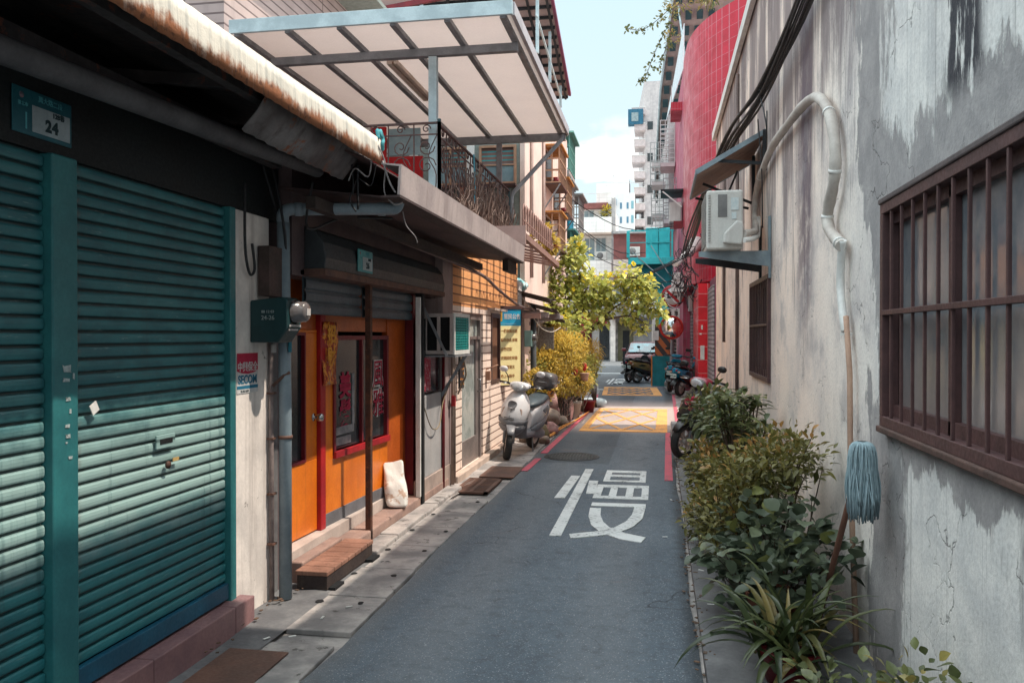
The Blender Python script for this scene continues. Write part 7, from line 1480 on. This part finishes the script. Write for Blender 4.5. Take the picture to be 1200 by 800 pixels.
# (d) strap-leaved
t=thing('strap_leaved_plant','clump of long arching strap leaves in the near right corner','plant',(.55,3.85,0)); b_=MB(); b_.tint=[]
rr=random.Random(8)
for k in range(70):
    a=rr.uniform(0,6.28); el=rr.uniform(.6,1.4); L=rr.uniform(.30,.56); bx_=Vector((.58+rr.gauss(0,.07),3.88+rr.gauss(0,.12),.14)); W=rr.uniform(.026,.046)
    d=Vector((math.cos(a)*math.cos(el),math.sin(a)*math.cos(el),math.sin(el))); n_=9; side=d.cross(Vector((0,0,1))).normalized(); p=bx_.copy(); v=d.copy(); o=len(b_.v); tt=rr.random()
    for i in range(n_+1):
        s=i/n_; w=W*.5*min(1,.5+2*s)*(1-s**3)+.0006; u=side.cross(v).normalized()
        for q in (-1,0,1): b_.v.append(tuple(p+side*w*q+u*abs(q)*w*.5)); b_.tint.append(tt)
        v=(v+Vector((0,0,-1))*rr.uniform(.12,.26)*(.5+s)).normalized(); p=p+v*L/n_
    for i in range(n_):
        for q in (0,1): b_.f.append([o+i*3+q,o+i*3+q+1,o+i*3+q+4,o+i*3+q+3]); b_.mi.append(0); b_.sm.append(True)
b_.build('foliage',lst,t); pot(.58,3.88,.035,.14,.16,'dark pot under the strap-leaved clump',M['redd'])
# (e) nearest corner leaves
bush('corner_shrub','low shrub with mixed bronze and green leaves in the bottom right corner','shrub',[(.88,3.0,.36,.17),(.74,3.05,.28,.16),(.90,2.65,.48,.12),(.76,2.75,.38,.12),(.92,2.4,.55,.09),(.62,3.3,.22,.14),(.90,2.2,.62,.07)],420,.062,.034,lg,(.75,2.9,.03),34,jit=.9,shape=(0,.7,1,.8,.45,0),shell=.3)
# red flowers by the crimson scooter
b=MB(); b_=MB()
for k in range(14):
    c_=Vector((.55+R.uniform(-.2,.2),9.9+R.uniform(-.4,.4),.85+R.uniform(-.15,.15)))
    b.loft([[tuple(c_+Vector((r_*math.cos(a),r_*math.sin(a),h))) for a in [2*math.pi*j/8 for j in range(8)]] for h,r_ in ((-.02,.005),(0,.025),(.015,.035),(.03,.012))])
tag(b.build('red_blossom',mat('red_petal',(.45,.02,.06),(.35,.015,.04),9)),'cluster of small crimson blossoms above the dark shrub','flowers')
# hidden continuation of the lane behind the viewpoint is left open
# ================================================================ WORLD, SUN, CAMERA
S=Vector((1,.06,1.80)).normalized(); el=math.asin(S.z); az=math.atan2(S.x,S.y)
w=bpy.data.worlds.new('World'); sc.world=w; w.use_nodes=True; nt=w.node_tree; nt.nodes.clear()
out=nt.nodes.new('ShaderNodeOutputWorld'); bg=nt.nodes.new('ShaderNodeBackground'); sky=nt.nodes.new('ShaderNodeTexSky'); sky.sky_type='NISHITA'; sky.sun_disc=False; sky.sun_elevation=el; sky.sun_rotation=az; sky.air_density=1.2; sky.dust_density=1.5; sky.ozone_density=2.0
tc=nt.nodes.new('ShaderNodeTexCoord'); sep=nt.nodes.new('ShaderNodeSeparateXYZ'); nt.links.new(tc.outputs['Generated'],sep.inputs[0])
mp=nt.nodes.new('ShaderNodeMapping'); mp.inputs['Scale'].default_value=(1,1,2.2); mp.inputs['Location'].default_value=(.35,.1,.0); nt.links.new(tc.outputs['Generated'],mp.inputs[0])
nz=nt.nodes.new('ShaderNodeTexNoise'); nz.inputs['Scale'].default_value=4.5; nz.inputs['Detail'].default_value=9; nz.inputs['Roughness'].default_value=.55; nt.links.new(mp.outputs[0],nz.inputs['Vector'])
def rmp(a,lo,hi,x,y):
    n=nt.nodes.new('ShaderNodeMapRange'); n.interpolation_type='SMOOTHSTEP'; nt.links.new(a,n.inputs[0]); n.inputs[1].default_value=lo; n.inputs[2].default_value=hi; n.inputs[3].default_value=x; n.inputs[4].default_value=y; return n.outputs[0]
def mt(op,a,b_):
    n=nt.nodes.new('ShaderNodeMath'); n.operation=op; nt.links.new(a,n.inputs[0]) if not isinstance(a,float) else setattr(n.inputs[0],'default_value',a); nt.links.new(b_,n.inputs[1]) if not isinstance(b_,float) else setattr(n.inputs[1],'default_value',b_); return n.outputs[0]
def mx(f,a,b_,mode='MIX'):
    n=nt.nodes.new('ShaderNodeMix'); n.data_type='RGBA'; n.blend_type=mode; n.clamp_result=False
    for s_,v in ((n.inputs[0],f),(n.inputs[6],a),(n.inputs[7],b_)):
        if isinstance(v,float): s_.default_value=v
        elif isinstance(v,tuple): s_.default_value=v
        else: nt.links.new(v,s_)
    return n.outputs[2]
SKY_K=.10
skc=mx(1.0,sky.outputs[0],(SKY_K,SKY_K,SKY_K,1),'MULTIPLY')
haze=mx(rmp(sep.outputs[2],.05,.85,0,1),(.90,1.08,1.14,1),(.68,1.02,1.16,1))
base=mx(.88,skc,haze)
cl=mt('MULTIPLY',rmp(mt('SUBTRACT',nz.outputs['Fac'],mt('MULTIPLY',sep.outputs[2],.55)),.40,.46,0,1),rmp(sep.outputs[2],.30,.16,0,1))
col_=mx(cl,base,(1.3,1.22,1.16,1))
col_=mx(rmp(sep.outputs[2],.40,.72,0,1),col_,mx(.5,col_,(1.15,1.02,.92,1))); up=rmp(sep.outputs[2],.40,.72,1.0,3.3); vm=nt.nodes.new('ShaderNodeVectorMath'); vm.operation='SCALE'; nt.links.new(col_,vm.inputs[0]); nt.links.new(up,vm.inputs[3]); col_=vm.outputs[0]
nt.links.new(col_,bg.inputs[0]); bg.inputs[1].default_value=1.0; nt.links.new(bg.outputs[0],out.inputs[0])
ld=bpy.data.lights.new('Sun','SUN'); ld.energy=5.0; ld.angle=rad(.53); ld.color=(1,.88,.74); lo=bpy.data.objects.new('Sun',ld); col.objects.link(lo); lo.rotation_euler=(-S).to_track_quat('-Z','Y').to_euler(); lo.location=(8,0,14)
cd=bpy.data.cameras.new('Camera'); cam=bpy.data.objects.new('Camera',cd); col.objects.link(cam); sc.camera=cam
cd.sensor_width=36; cd.lens=963/1200*36; cd.clip_start=.05; cd.clip_end=1500
th=math.atan(172/963); cam.location=(0,0,1.6); cam.rotation_euler=(rad(90)-math.atan(7/963),0,th)
sc.cycles.diffuse_bounces=8; sc.cycles.max_bounces=12
sc.view_settings.view_transform='Standard'; sc.view_settings.look='None'; sc.view_settings.exposure=0; sc.view_settings.gamma=1
for o in list(bpy.data.objects):
    if '_o' in o: del o['_o']
